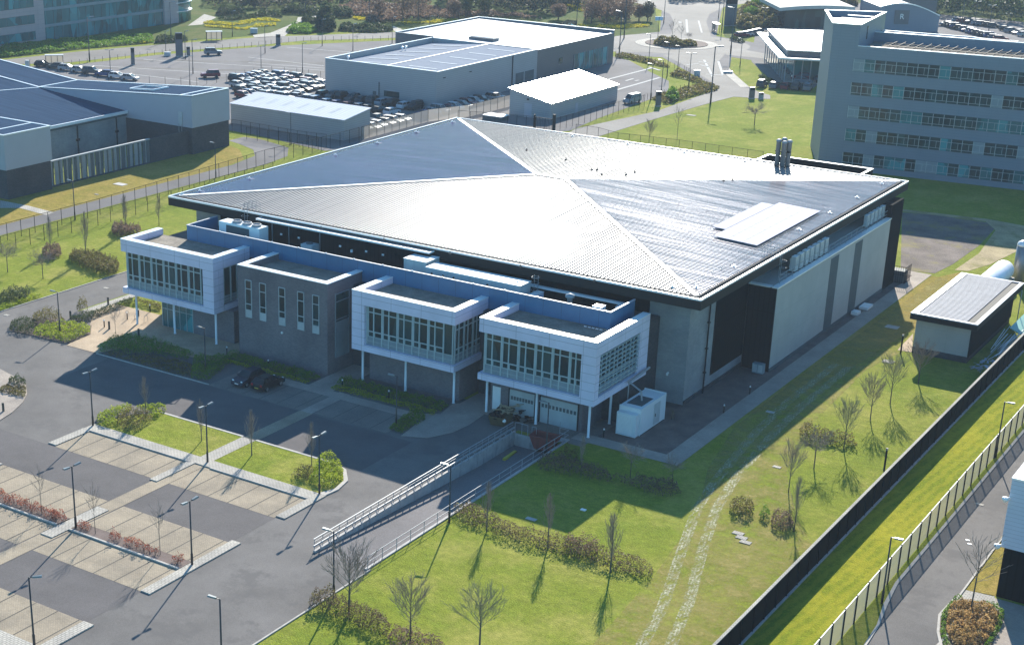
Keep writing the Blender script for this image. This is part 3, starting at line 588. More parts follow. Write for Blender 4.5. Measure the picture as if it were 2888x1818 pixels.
c00 = (ix0, iy0, 13.0); c10 = (ix1, iy0, 13.0); c11 = (ix1, iy1, 13.0); c01 = (ix0, iy1, 13.0); r0 = (RX0, RY, RZ); r1 = (RX1, RY, RZ)
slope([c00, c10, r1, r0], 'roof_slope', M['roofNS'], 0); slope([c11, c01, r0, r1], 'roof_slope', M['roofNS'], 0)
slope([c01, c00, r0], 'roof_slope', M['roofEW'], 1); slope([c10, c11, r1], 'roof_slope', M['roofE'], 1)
mb = MB()
for a, b in ((c00, r0), (c01, r0), (c10, r1), (c11, r1), (r0, r1)):
    a = Vector(a)+Vector((0,0,.09)); b = Vector(b)+Vector((0,0,.09)); mb.beam(a, b, .55, .06)
mb.build('ridge_cap', M['ridge'], B)
for q in ((2,1,1170,1300), (2,1,1520,1200), (2,1,1850,1108), (2,1,790,1408), (1,2,1650,315), (1,2,1810,290), (1,2,2260,178), (3,1,690,1240), (3,1,1190,1310), (3,1,1700,1388), (3,1,2250,1467), (4,2,1120,224), (4,2,895,350), (4,2,650,490), (4,2,370,640), (3,2,2150,975), (3,2,1810,1165), (3,2,1595,1160)):
    p = G(q, 13.1); mb = MB(); mb.box(p.x-.28, p.x+.28, p.y-.05, p.y+.05, 13.05, 13.25); mb.box(p.x-.08, p.x+.08, p.y-.08, p.y+.08, 13.05, 13.42); mb.build('roof_anchor', M['cap'], B)
for q in ((3,2,860,110), (3,2,910,112), (3,2,955,165), (3,2,1170,155), (3,2,1250,122), (3,2,630,10), (3,1,275,1360), (3,2,2058,185), (3,2,2138,180), (2,2,660,550), (2,2,1230,655), (2,2,1830,775), (3,2,220,893), (3,2,890,1020)):
    p = G(q, 14.0); mb = MB(); mb.tube((p.x, p.y, roofz(p.x, p.y)), (p.x, p.y, roofz(p.x, p.y)+.4), .07, .05, 6); mb.box(p.x-.14, p.x+.14, p.y-.14, p.y+.14, roofz(p.x, p.y)+.1, roofz(p.x, p.y)+.2); mb.build('roof_vent', M['gutter'], B)
# walls under the big roof
MB().box(-1.2, 68.15, 6.5, 70.2, -.3, 11.85).build('wall', M['greywall'], B)
MB().box(3.0, 63.4, 6.38, 6.5, 9.5, 11.85).build('upper_wall', M['blackwall'], B)
o = MB().box(68.15, 68.22, 13.3, 22.3, 1.5, 11.85).build('dark_panel', M['blackwall'], B)
MB().box(68.15, 68.30, 6.5, 22.3, 0, .5).build('plinth', M['brickg'], B)
MB().tube((68.35, 11.3, 0), (68.35, 11.3, 11.9), .09).box(68.2, 68.5, 11.15, 11.45, 2.4, 2.5).box(68.2, 68.5, 11.15, 11.45, 5.2, 5.3).box(68.2, 68.5, 11.15, 11.45, 8.2, 8.3).build('downpipe', M['dark'], B)
MB().tube((66.2, 6.4, 3.4), (66.2, 6.15, 3.4), .12).lathe([(.02,0),(.13,.1),(.13,.3),(.02,.34)], (66.2, 6.15, 3.1), 8).build('wall_lamp', M['cap'], B)
# right hand wing with the pale wall
wg = MB().box(68.22, 71.65, 22.3, 62.3, .45, 10.0).build('side_wing', M['cream'], B)
MB().box(68.25, 71.6, 22.24, 22.3, .0, 10.0).build('dark_end_wall', M['blackwall'], wg)
MB().box(71.0, 71.75, 22.2, 62.35, 10.0, 10.14).box(68.2, 70.8, 22.2, 23.0, 10.0, 10.12).build('coping', M['cap'], wg)
MB().box(68.25, 71.72, 22.3, 62.3, -.2, .45).build('plinth', M['strip'], wg)
for qa, qb in (((4,2,665,880), (4,2,735,855)), ((4,2,885,755), (4,2,950,720))):
    ya = on_plane(qa, 0, 71.65).y; yb = on_plane(qb, 0, 71.65).y
    MB().box(71.6, 71.68, ya, yb, .45, on_plane(qb, 0, 71.65).z).build('grey_panel', M['strip'], wg)
MB().box(68.15, 71.6, 62.3, 67.3, -.2, 11.84).build('end_block', M['blackwall'], B)
mb = MB()
y = 24.0
while y < 62: mb.tube((71.15, y, 10.1), (71.15, y, 11.1), .03, n=6); y += 2.0
mb.tube((71.15, 24, 11.1), (71.15, 62, 11.1), .035, n=6).tube((71.15, 24, 10.6), (71.15, 62, 10.6), .025, n=6)
mb.build('handrail', M['steel'], wg)
# front range behind the boxes, plant deck and blue screen
MB().box(.9, 64.8, -2.3, 6.3, -.2, 9.55).build('front_range', M['brickg'], B)
MB().box(1.0, 64.7, -2.2, 6.2, 9.55, 9.62).build('plant_deck', M['gravelg'], B)
mb = MB().box(5.2, 63.2, -2.45, -2.33, 9.5, 11.86).box(63.08, 63.2, -2.33, 3.2, 9.5, 11.86).box(5.2, 5.32, -2.33, 3.2, 9.5, 11.86); scr = mb.build('plant_screen', M['blue'], B)
mb = MB().box(5.15, 63.25, -2.5, -2.28, 11.86, 11.93).box(63.03, 63.25, -2.28, 3.2, 11.86, 11.93).box(5.15, 5.37, -2.28, 3.2, 11.86, 11.93)
mb.build('screen_coping', M['lbwhite'], scr)
mb = MB(); x = 6.5
while x < 63: mb.box(x-.08, x+.08, -2.47, -2.31, 11.93, 12.0); x += 4.0
mb.build('screen_clips', M['cap'], scr)
mb = MB().box(11.9, 37.4, 2.7, 6.37, 9.62, 12.55); bo = mb.build('stair_bay', M['blackwall'], B)
mb = MB().box(11.9, 37.4, 2.7, 2.8, 12.55, 12.74).box(11.9, 12.05, 2.8, 3.78, 12.55, 12.74).box(37.25, 37.4, 2.8, 3.78, 12.55, 12.74); mb.build('coping', M['cap'], bo)
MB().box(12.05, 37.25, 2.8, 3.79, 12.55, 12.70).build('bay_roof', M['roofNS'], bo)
for x in (13.5, 15.9, 18.6, 24.8, 28.6, 31.0, 34.6): MB().box(x-.13, x+.13, 2.58, 2.7, 11.3, 11.5).build('wall_lamp', M['cap'], bo)
MB().lathe([(.16,0),(.16,.3)], (26.6, 2.5, 11.0), 8).build('wall_lamp', M['cap'], bo)
for x in (14.5, 17.1, 21.8): MB().tube((x, 2.63, 9.6), (x, 2.63, 12.5), .04, n=6).build('downpipe', M['steel'], bo)
MB().box(39, 61.8, 3.4, 3.9, 10.9, 11.1).box(61.5, 61.8, 2.0, 3.4, 10.9, 11.1).build('roof_ledge', M['cap'], B)
MB().box(39, 61.6, 3.9, 6.3, 9.6, 10.95).build('dark_plinth', M['blackwall'], B)
# rear annex rim and stack of flues
ann = MB().box(46.3, 62.4, 72.8, 82, -.2, 11.2).build('rear_annex', M['blackwall'], B)
MB().box(46.3, 62.4, 81.7, 82, 11.2, 12.0).box(46.3, 46.6, 73, 81.7, 11.2, 12.0).box(62.1, 62.4, 73, 81.7, 11.2, 12.0).build('parapet', M['blackwall'], ann)
MB().box(46.25, 62.45, 81.65, 82.05, 12.0, 12.08).box(46.25, 46.65, 73, 81.65, 12.0, 12.08).box(62.05, 62.45, 73, 81.65, 12.0, 12.08).build('coping', M['cap'], ann)
fl = thing('flue_stack', 'cluster of tall steel chimney flues standing at the back edge of the ribbed roof', 'chimney', (52.9, 70.2, 12.9))
for i, (dx, dy, r, h) in enumerate(((-.7, 0, .34, 3.7), (-.1, .5, .34, 3.9), (.25, -.25, .34, 3.6), (.75, .35, .34, 3.7))):
    MB().lathe([(r,0),(r,h),(r+.06,h),(r+.06,h+.2),(r*.6,h+.35)], (52.9+dx, 70.2+dy, 12.9), 12).build('flue', M['steel'], fl, True)
MB().box(51.8, 54.0, 70.0, 70.4, 15.2, 15.35).box(51.8, 54.0, 69.6, 70.8, 12.86, 13.2).build('bracket', M['dark'], fl)
# ---------------------------------------------------------------- white office boxes
def glazing(parent, x0, x1, yface, module=2.0, z0=4.75, z1=9.25, along='x', flip=False, louvre=False, seed=0):
    """window wall: panes, spandrel panels and frame, in the plane y=yface (or x=yface when along is y)"""
    def bx(mb, a, b, d0, d1, za, zb):
        if along == 'x': mb.box(a, b, yface+d0, yface+d1, za, zb)
        else: mb.box(yface-d1, yface-d0, a, b, za, zb)
    gl = MB(); bx(gl, x0, x1, .02, .10, 5.75, z1-.02); w = gl.build('window', M['glass'], parent)
    sp_ = MB(); bx(sp_, x0, x1, .0, .10, z0, 5.7)
    fr = MB(); bx(fr, x0, x1, -.05, .02, 5.68, 5.76); bx(fr, x0, x1, -.05, .02, z1-.09, z1-.01); bx(fr, x0, x1, -.06, -.003, z0+.42, z0+.47)
    x = x0; rnd = random.Random(seed)
    while x < x1-.3:
        e = min(x+module, x1)
        bx(fr, x, x+.16, -.09, .015, z0+.02, z1-.1)
        if e-x > 1.6:
            mid = x+.16+(e-x-.16)*.44
            bx(fr, mid-.07, mid+.07, -.07, .016, z0+.02, z1-.1)
            bx(fr, x+.16, e, -.045, .012, 8.45, 8.58); bx(fr, x+.16, e, -.045, .012, 6.25, 6.38)
            if not louvre: bx(fr, x+.16, x+.30, -.05, .018, 5.76, z1-.12); bx(fr, mid+.08, mid+.17, -.05, .018, 5.76, 6.26)
        x += module
    bx(fr, x1-.12, x1, -.09, .014, z0+.02, z1-.1)
    if louvre:
        for k in range(9): bx(fr, x0, x1, -.26, -.10, z0+.35+k*.48, z0+.43+k*.48)
    fr.build('window_frame', M['winframe'], parent); sp_.build('spandrel', M['winpanel'], parent)
def office_box(x0, x1, yb, pier, side_r, side_l):
    yf = -9.1
    mb = MB(); th = .85
    mb.box(x0, x1, yf, yb, 4.0, 4.72)                                           # floor slab edge
    mb.box(x0, x1, yf, yf+th, 9.27, 10.75); mb.box(x0, x0+th, yf+th, yb, 9.27, 10.75); mb.box(x1-th, x1, yf+th, yb, 9.27, 10.75)   # parapet band
    if pier == 'r':
        mb.box(x1-1.65, x1, yf, yf+.95, 4.72, 9.27)
    else: mb.box(x0, x0+1.7, yf, yf+.95, 4.72, 9.27)
    if side_r and side_r[1] < yb-.2: mb.box(x1-.4, x1, side_r[1], yb, 4.72, 9.27)
    o = mb.build('office_box', M['white'], B)
    MB().box(x0+th, x1-th, yf+th, max(yb, -2.45), 9.9, 10.05).build('roof_gravel', M['roofgravel'], o)
    mb = MB().box(x0-.03, x1+.03, yf-.03, yf+th+.03, 10.75, 10.83).box(x0-.03, x0+th+.03, yf+th+.03, yb, 10.75, 10.83).box(x1-th-.03, x1+.03, yf+th+.03, yb, 10.75, 10.83)
    mb.build('coping', M['cap'], o)
    # inner core behind the glass
    MB().box(x0+.9, x1-.9, yf+1.3, -2.4, 4.72, 9.27).build('interior_wall', M['brickg'], o)
    gx0, gx1 = (x0+.45, x1-1.65) if pier == 'r' else (x0+1.7, x1-.4)
    glazing(o, gx0, gx1, yf+.45, 2.0 if x1-x0 < 14 else 1.98, seed=int(x0))
    return o
A = office_box(.4, 15.1, -2.45, 'r', None, None)
glazing(A, -7.3, -4.7, 15.1-.12, 1.3, 4.86, 9.24, 'y')
MB().box(14.3, 14.98, -4.7, -2.45, 4.73, 9.26).box(14.3, 15.09, -8.1, -7.3, 4.73, 9.26).build('side_wall', M['white'], A)
glazing(A, -8.6, -2.5, .4+.5, 2.0, 4.75, 9.25, 'y')
Cb = office_box(35.1, 48.5, -2.45, 'l', None, None)
glazing(Cb, -8.6, -3.2, 48.5-.35, 1.8, 4.75, 9.25, 'y')
MB().box(35.1, 35.5, -8.1, -2.45, 4.73, 9.26).box(47.7, 48.15, -3.2, -2.45, 4.73, 9.26).build('side_wall', M['white'], Cb)
Dd = office_box(51.5, 65.2, 2.9, 'r', (-8.15, .8), None)
glazing(Dd, -8.15, .8, 65.2-.3, 1.8, 4.84, 9.26, 'y', louvre=True)
MB().box(64.4, 65.19, -8.2, -8.14, 4.73, 9.26).build('side_wall', M['white'], Dd)
glazing(Dd, -8.6, -2.5, 51.5+.45, 2.0, 4.75, 9.25, 'y')
def column(x, y, par): MB().lathe([(.17,0),(.17,.08),(.13,.1),(.13,4.0)], (x, y, 0.0), 12).build('column', M['whitep'], par, True)
for x in (1.8, 8.0, 14.6): column(x, -8.3, A)
for x in (35.7, 41.5, 47.8): column(x, -7.8, Cb)
for x, y in ((51.95, -7.8), (58.0, -7.8), (64.2, -7.8), (64.2, -3.1)): column(x, y, Dd)
# brick block
Bb = MB().box(18.8, 31.7, -9.05, -2.4, -.2, 9.95).box(18.8, 31.7, -9.05, -8.3, 9.95, 10.7).box(18.8, 19.55, -8.3, -2.45, 9.95, 10.7).box(30.95, 31.7, -8.3, -2.45, 9.95, 10.7).build('brick_block', M['brick'], B)
MB().box(18.75, 31.75, -9.1, -8.27, 10.7, 10.8).box(18.75, 19.58, -8.27, -2.45, 10.7, 10.8).box(30.92, 31.75, -8.27, -2.45, 10.7, 10.8).build('coping', M['cap'], Bb)
MB().box(19.55, 30.95, -8.3, -2.45, 9.95, 10.0).build('roof_gravel', M['roofgravel'], Bb)
for x in (20.39, 22.5, 25.3, 28.0, 30.12):
    fr = MB().box(x-.48, x-.40, -9.14, -9.04, 4.7, 9.2).box(x+.40, x+.48, -9.14, -9.04, 4.7, 9.2)
    for z in (9.12, 8.1, 6.28, 5.56): fr.box(x-.40, x+.40, -9.14, -9.04, z, z+.09)
    fr.box(x-.40, x+.40, -9.11, -9.04, 4.7, 5.56)
    w_ = fr.build('window_frame', M['door'], Bb)
    MB().box(x-.40, x+.40, -9.08, -9.045, 5.6, 9.12).build('window', M['glass'], Bb)
fr = MB()
for y in (-7.6, -5.05): fr.box(31.69, 31.8, y-.05, y+.05, 1.75, 9.3)
for z in (1.75, 5.9, 6.2, 8.3, 9.2): fr.box(31.69, 31.8, -7.55, -5.1, z-.04, z+.04)
fr.box(31.69, 31.76, -7.55, -5.1, 1.8, 5.9); fr.build('window_frame', M['winpanel'], Bb)
MB().box(31.69, 31.74, -7.55, -5.1, 5.94, 9.16).build('window', M['glass'], Bb)
MB().lathe([(.15,0),(.15,.12)], (25.27, -9.2, 3.85), 8, 'y').build('wall_lamp', M['cap'], Bb)
# ground floor under the boxes
gf = MB().box(9.8, 16.2, -6.9, -2.4, -.2, 3.99).build('ground_floor_wall', M['brick'], B)
eg = MB().box(4.75, 9.8, -6.85, -6.75, .05, 3.99).box(4.75, 4.85, -6.75, -2.4, .05, 3.99).build('entrance_glass', M['glassg'], B)
fr = MB()
for x in (4.75, 5.6, 6.5, 7.6, 8.7, 9.7): fr.box(x-.04, x+.04, -6.92, -6.86, 0, 3.99)
fr.box(4.75, 9.8, -6.91, -6.86, 2.3, 2.38)
fr.build('entrance_frame', M['winframe'], eg)
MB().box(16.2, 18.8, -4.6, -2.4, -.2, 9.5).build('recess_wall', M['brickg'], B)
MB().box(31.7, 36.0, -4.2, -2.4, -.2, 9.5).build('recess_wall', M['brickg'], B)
MB().box(36.0, 47.9, -6.9, -2.4, -.2, 3.99).build('ground_floor_wall', M['brick'], B)
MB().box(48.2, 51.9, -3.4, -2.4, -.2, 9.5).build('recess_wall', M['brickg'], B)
gd = MB().box(51.9, 62.9, -6.9, -2.4, -.2, 3.99).build('ground_floor_wall', M['brick'], B)
MB().box(52.16, 53.14, -6.97, -6.9, .02, 2.75).build('door', M['whitep'], B)
for (x0, x1, n) in ((54.26, 57.29, 8), (58.0, 62.4, 10)):
    d = MB().box(x0, x1, -6.97, -6.9, .03, 2.85).build('garage_door', M['door'], B)
    for i in range(n): xx = x0+.3+(x1-x0-.6)*i/(n-1); MB().box(xx-.13, xx+.13, -7.0, -6.965, 1.75, 2.15).build('door_window', M['strip'], d)
    MB().box(x0-.12, x0-.01, -7.02, -6.9, 0, 2.95).box(x1+.01, x1+.12, -7.02, -6.9, 0, 2.95).build('door_frame', M['dark'], d)
# caged roof ladders
def ladder(x, y, z0, z1, name='roof_ladder'):
    mb = MB()
    for dx in (-.25, .25): mb.tube((x+dx, y, z0), (x+dx, y, z1), .025, n=6)
    z = z0+.2
    while z < z1: mb.tube((x-.25, y, z), (x+.25, y, z), .018, n=5); z += .3
    for z in (z1-.15, z1-.8, z1-1.6):
        prev = None
        for i in range(9):
            t = math.pi*i/8; p = (x-.42*math.cos(t), y-.75*math.sin(t), z)
            if prev: mb.tube(prev, p, .022, n=5)
            prev = p
    mb.build(name, M['steel'], B)
ladder(51.5, 2.6, 9.6, 12.6); ladder(9.6, 3.6, 9.6, 14.2); 
def guard(x, y, z, n=3):
    mb = MB()
    for i in range(n+1):
        for j in (0, 1):
            mb.tube((x+i*.6, y+j*.9, z), (x+i*.6, y+j*.9, z+1.1), .025, n=5)
    for h in (.55, 1.1):
        for j in (0, 1): mb.tube((x, y+j*.9, z+h), (x+n*.6, y+j*.9, z+h), .022, n=5)
    mb.build('access_guard', M['steel'], B)
guard(9.0, 4.0, 13.0); 
mb = MB()
for i in range(4):
    for j in (0, 1): mb.tube((68.9+j*1.1, 23.6+i*.8, 12.9), (68.9+j*1.1, 23.6+i*.8, 14.1), .03, n=5)
for h in (.6, 1.2):
    for j in (0, 1): mb.tube((68.9+j*1.1, 23.6, 12.9+h), (68.9+j*1.1, 26.0, 12.9+h), .025, n=5)
mb.tube((70.75, 24.6, 10.1), (70.75, 24.6, 13.6), .03, n=5).tube((70.75, 25.1, 10.1), (70.75, 25.1, 13.6), .03, n=5)
for z in (11, 11.8, 12.6):
    prev = None
    for i in range(9):
        t = math.pi*i/8; p = (70.75+.7*math.sin(t), 24.85-.4*math.cos(t), z)
        if prev: mb.tube(prev, p, .022, n=5)
        prev = p
mb.build('access_guard', M['steel'], B)
# safety line posts along the right eave
mb = MB()
y = 8
while y < 46: mb.tube((67.6, y, 13.0), (67.6, y, 13.45), .03, n=5); y += 2.4
mb.tube((67.6, 8, 13.43), (67.6, 46, 13.43), .02, n=5); mb.build('safety_line', M['steel'], B)
# ---------------------------------------------------------------- things standing on the roofs
sa = thing('solar_array', 'array of pale solar panels lying on the right hand slope of the big ribbed roof', 'solar panels', (64, 36, 13.3))
def panels(x0, x1, y0, y1, nx, ny):
    for i in range(nx):
        for j in range(ny):
            a, b = x0+(x1-x0)*i/nx+.015, x0+(x1-x0)*(i+1)/nx-.015; c, d = y0+(y1-y0)*j/ny+.015, y0+(y1-y0)*(j+1)/ny-.015
            z = lambda x: 13.0+(ix1-x)*.0459+.35
            mb = MB(); n = 0; mb.v += [(a,c,z(a)-.06),(b,c,z(b)-.06),(b,d,z(b)-.06),(a,d,z(a)-.06),(a,c,z(a)),(b,c,z(b)),(b,d,z(b)),(a,d,z(a))]
            for f in ((0,3,2,1),(4,5,6,7),(0,1,5,4),(1,2,6,5),(2,3,7,6),(3,0,4,7)): mb.f.append(f)
            mb.build('solar_panel', M['solar'], sa)
panels(61.7, 67.2, 26.3, 47.0, 3, 12); panels(60.0, 61.65, 30.0, 45.3, 1, 9)
def condenser(x, y, z, rz, label, w=.95, d=.45, h=1.5, group='condenser units on the side wing'):
    t = thing('condenser_unit', label, 'air conditioner', (x, y, z), rz, group)
    MB().box(-w/2, w/2, -d/2, d/2, .12, h).build('casing', M['unit'], t, local=True); MB().box(-w/2-.02, w/2+.02, -d/2-.02, d/2+.02, h, h+.04).build('lid', M['cap'], t, local=True)
    MB().lathe([(.3,-d/2-.02),(.3,-d/2-.001)], (0, 0, h*.62), 14, 'y').build('fan_grille', M['door'], t, local=True)
    MB().box(-w/2+.05, -w/2+.15, -d/2, d/2, 0, .12).box(w/2-.15, w/2-.05, -d/2, d/2, 0, .12).build('foot', M['dark'], t, local=True)
    return t
ORD = ['first', 'second', 'third', 'fourth', 'fifth', 'sixth', 'seventh', 'eighth', 'ninth', 'tenth', 'eleventh', 'twelfth']
for i in range(7): condenser(70.55, 29.9+i*1.65, 10.1, R(90), f'tall pale condenser unit, {ORD[i]} from the roof ladder in the near group on the wing', h=1.85, d=.7, w=1.05)
for i in range(5): condenser(70.5, 55.6+i*1.55, 10.1, R(90), f'small pale condenser unit on the side wing, {ORD[i]} of the far group of five', h=1.6, w=1.0)
t = thing('chiller_unit', 'white chiller with three roof fans standing behind the blue screen above the left white box', 'air conditioner', (11.2, .6, 9.62))
MB().box(8.0, 14.4, .3, 2.0, 9.62, 12.3).build('casing', M['cap'], t); MB().box(9.2, 12.8, .24, .3, 10.0, 12.0).build('coil_panel', M['strip'], t)
for x in (10.2, 11.8, 13.3): MB().lathe([(.6,0),(.6,.25),(.5,.25),(.46,.1)], (x, 1.15, 12.3), 14).build('fan', M['steel'], t)
t = thing('air_handling_unit', 'long white air handling unit with service doors behind the blue screen', 'air conditioner', (41, 1.4, 9.62))
MB().box(35.4, 38.4, .5, 3.3, 10.9, 12.2).box(36.2, 38.2, .9, 3.0, 9.62, 10.9).box(38.7, 51.0, .0, 2.3, 9.62, 11.85).build('casing', M['unit'], t); MB().box(35.35, 38.45, .45, 3.35, 12.2, 12.26).box(38.65, 51.05, -.05, 2.35, 11.85, 11.93).build('top_panel', M['cap'], t)  # top panel whiter than the casing: sunlit top put into the colour
for i in range(8): MB().box(39.1+i*1.45, 40.2+i*1.45, -.06, .0, 9.9, 11.7).build('service_door', M['door'], t)
for x in (39.6, 41.1, 42.5, 46.9): MB().lathe([(.14,-.03),(.14,0)], (x, -.08, 11.3), 8, 'y').build('port', M['dark'], t)
t = thing('vent_cowl', 'round grey vent cowl on a short duct behind the blue screen', 'vent', (56.8, .6, 9.62))
MB().lathe([(.3,0),(.3,1.9),(.5,1.95),(.5,2.2),(.1,2.4)], (56.8, .6, 9.62), 12).build('cowl', M['steel'], t, True)
t = thing('duct_box', 'upright white duct box with a curved duct at the right end of the plant deck', 'duct', (60.6, .2, 9.62))
MB().box(60.0, 61.1, -.4, .6, 9.62, 11.5).build('casing', M['cap'], t)
mb = MB(); prev = None
for i in range(7):
    a = math.pi*i/6; p = (61.5-.5*math.cos(a), .1, 10.6+.5*math.sin(a))
    if prev: mb.tube(prev, p, .12)
    prev = p
mb.build('duct', M['steel'], t)
t = thing('condenser_unit', 'single pale condenser unit against the black wall behind the blue screen', 'air conditioner', (20.8, 1.9, 9.62))
MB().box(20.0, 21.7, 1.2, 2.6, 9.62, 11.2).build('casing', M['door'], t); MB().lathe([(.4,0),(.4,.15)], (20.8, 1.9, 11.2), 12).build('fan', M['strip'], t)
# ---------------------------------------------------------------- generator container
t = thing('generator_container', 'white generator container with louvred end standing on gravel beside the right white box', 'generator', (67.15, -2, 0))
MB().box(65.95, 68.35, -4.4, 1.35, .12, 3.0).build('casing', M['genw'], t)
MB().box(66.05, 68.25, -5.3, -4.4, .12, 2.55).build('end_hood', M['genw'], t)
MB().box(65.9, 68.4, -4.5, -4.38, .1, 3.03).build('end_frame', M['genw'], t); MB().box(65.9, 68.4, 1.3, 1.42, .1, 3.1).build('end_frame', M['genw'], t)
mb = MB()
for i in range(16): mb.box(66.2, 67.85, -5.36, -5.3, .35+i*.13, .42+i*.13)
mb.build('louvre', M['cap'], t)
mb = MB()
for i in range(14): mb.box(66.3, 68.0, -3.6+i*.2, -3.5+i*.2, 3.0, 3.05)
mb.build('roof_grille', M['strip'], t)
MB().box(68.35, 68.4, -1.3, 0.1, .3, 2.6).build('door', M['door'], t); MB().box(68.4, 68.45, -1.1, -1.0, 1.2, 1.5).build('handle', M['dark'], t)
MB().box(65.95, 68.35, -4.4, 1.35, 0, .12).build('skid', M['dark'], t)
mb = MB().tube((67.3, -2.2, 3.05), (67.1, -2.1, 4.0), .1).tube((67.1, -2.1, 4.0), (65.6, -2.0, 4.7), .1).tube((65.6,-2.0,4.6), (65.6, 2.8, 4.9), .13)
mb.tube((65.6, -2.0, 4.6), (65.6, -2.0, 2.4), .06); mb.build('exhaust_pipe', M['steel'], t)
# ================================================================ OTHER BUILDINGS
def sheetroof(name, pts, mat, par): return MB().quad(*pts).build(name, mat, par)
# --- pale warehouse
w1 = thing('warehouse', 'pale grey warehouse with a recessed pitched roof and rooflight strips behind the crowded car lot', 'building', (-64, 158, 0))
x0, x1, y0, y1, H = -78.6, -49.2, 136.7, 179.9, 7.9
mb = MB().box(x0, x1, y0, y0+.3, -.1, H).box(x0, x0+.3, y0+.3, y1, -.1, H).box(x1-.3, x1, y0+.3, y1, -.1, H-.15).box(x0+.3, x1-.3, y1-.3, y1, -.1, H)
mb.build('wall', M['metalwall'], w1)
MB().box(x0-.05, x1+.05, y0-.05, y0+.35, H, H+.08).box(x0-.05, x0+.35, y0+.35, y1, H, H+.08).box(x1-.35, x1+.05, y0+.35, y1, H-.15, H-.05).build('coping', M['cap'], w1)
rf = MB(); xr = -62.5
rf.quad((x0+.3,y0+.3,6.7), (xr,y0+.3,7.75), (xr,y1-.3,7.75), (x0+.3,y1-.3,6.7)); rf.quad((xr,y0+.3,7.75), (x1-.2,y0+.3,7.72), (x1-.2,y1-.3,7.72), (xr,y1-.3,7.75))
rfo = rf.build('roof', M['roofmatt'], w1)
MB().beam((xr,y0+.3,7.82), (xr,y1-.3,7.82), .35, .08).build('ridge_cap', M['ridge'], rfo)
for k in range(5): MB().box(-58.8, -51.5, y0+3.4+k*8.2, y0+4.1+k*8.2, 7.73, 7.80).build('rooflight', M['rooflight'], rfo)
for k in range(6): MB().quad((-74.5,y0+4+k*6.6,7.10), (-66.5,y0+4+k*6.6,7.62), (-66.5,y0+4.6+k*6.6,7.62), (-74.5,y0+4.6+k*6.6,7.10)).build('rooflight', M['rooflight'], rfo)
p = on_plane((2,1,1230,820), 1, y0); q = on_plane((2,1,1368,890), 1, y0)
MB().box(p.x, q.x, y0-.05, y0, q.z, p.z).build('louvre_window', M['glass'], w1)
MB().box(-65.6, -64.7, y0-.05, y0, 0, 2.1).build('door', M['strip'], w1); MB().tube((-63.9,y0-.1,0), (-63.9,y0-.1,4.2), .08).build('downpipe', M['dark'], w1)
for yy in (139.5, 150): MB().box(x1, x1+.12, yy, yy+.8, 6.2, 6.35).build('wall_lamp', M['dark'], w1)
MB().tube((x1+.08, 168.5, 0), (x1+.08, 168.5, 7.6), .12).build('downpipe', M['dark'], w1)
for ya, yb in ((170.2, 173.8), (174.4, 178.5)): MB().box(x1, x1+.06, ya, yb, 0, 3.4).build('shutter_door', M['strip'], w1)
for q in ((2,1,905,525), (2,1,1395,440), (2,1,1428,435)):
    p = G(q, 7.4); MB().lathe([(.12,0),(.12,.5),(.35,.6),(.3,.95),(.05,1.05)], (p.x, p.y, 6.9), 10).build('roof_vent', M['cap'], w1)
# --- dark showroom with the bright roof
w2 = thing('showroom', 'dark walled showroom with a blindingly bright flat roof and a glazed corner beside the roundabout', 'building', (-69, 200, 0))
x0, x1, y0, y1, H = -89.5, -49.2, 179.9, 219, 8.2
MB().box(x0, x1, y0, y1, -.1, 7.3).build('wall', M['metalwall2'], w2)
MB().box(x0, x1, y1-.3, y1, 7.3, H).box(x0, x0+.3, y0, y1-.3, 7.3, H).box(x0+.3, x0+11, y0, y0+.3, 7.3, H).box(x1-.3, x1, y0, y1-.3, 7.3, 7.6).build('parapet', M['metalwall2'], w2)
MB().box(x0-.05, x1+.05, y1-.35, y1+.05, H, H+.12).box(x0-.05, x0+.35, y0, y1-.35, H, H+.12).box(x1-.35, x1+.05, y0-.05, y1-.35, 7.6, 7.68).build('coping', M['cap'], w2)
MB().quad((x0+.3,y0+.3,7.9), (x1-.3,y0+.3,7.4), (x1-.3,y1-.3,7.4), (x0+.3,y1-.3,7.9)).build('roof', M['roofwhite'], w2)
pa = G((2,1,1985,335), 8.0); pb = G((2,1,2295,350), 8.0)
MB().box(pa.x+1, pb.x, pa.y-1, pa.y+1.8, 7.5, 8.3).build('rooflight_box', M['metalwall2'], w2)
MB().box(pa.x+1.3, pb.x-.3, pa.y-.7, pa.y+1.5, 8.3, 8.4).build('rooflight', M['rooflight'], w2)
MB().tube((pb.x-3, pb.y+3, 7.5), (pb.x-3, pb.y+3, 10.0), .06).build('mast', M['steel'], w2)
ya = on_plane((3,1,700,550), 0, x1).y; yb = on_plane((3,1,1000,480), 0, x1).y
MB().prism([(x1+.03, ya), (x1+.10, ya), (x1+.10, yb), (x1+.03, yb)], .3, 4.6).build('shop_window', M['glassg'], w2)
y = ya
while y <= yb+.1: MB().box(x1+.08, x1+.2, y-.07, y+.07, .2, 4.7).build('mullion', M['steel'], w2); y += (yb-ya)/7
MB().box(x1+.02, x1+.14, 200.5-10, 192, 3.2, 4.6).build('window', M['glass'], w2)
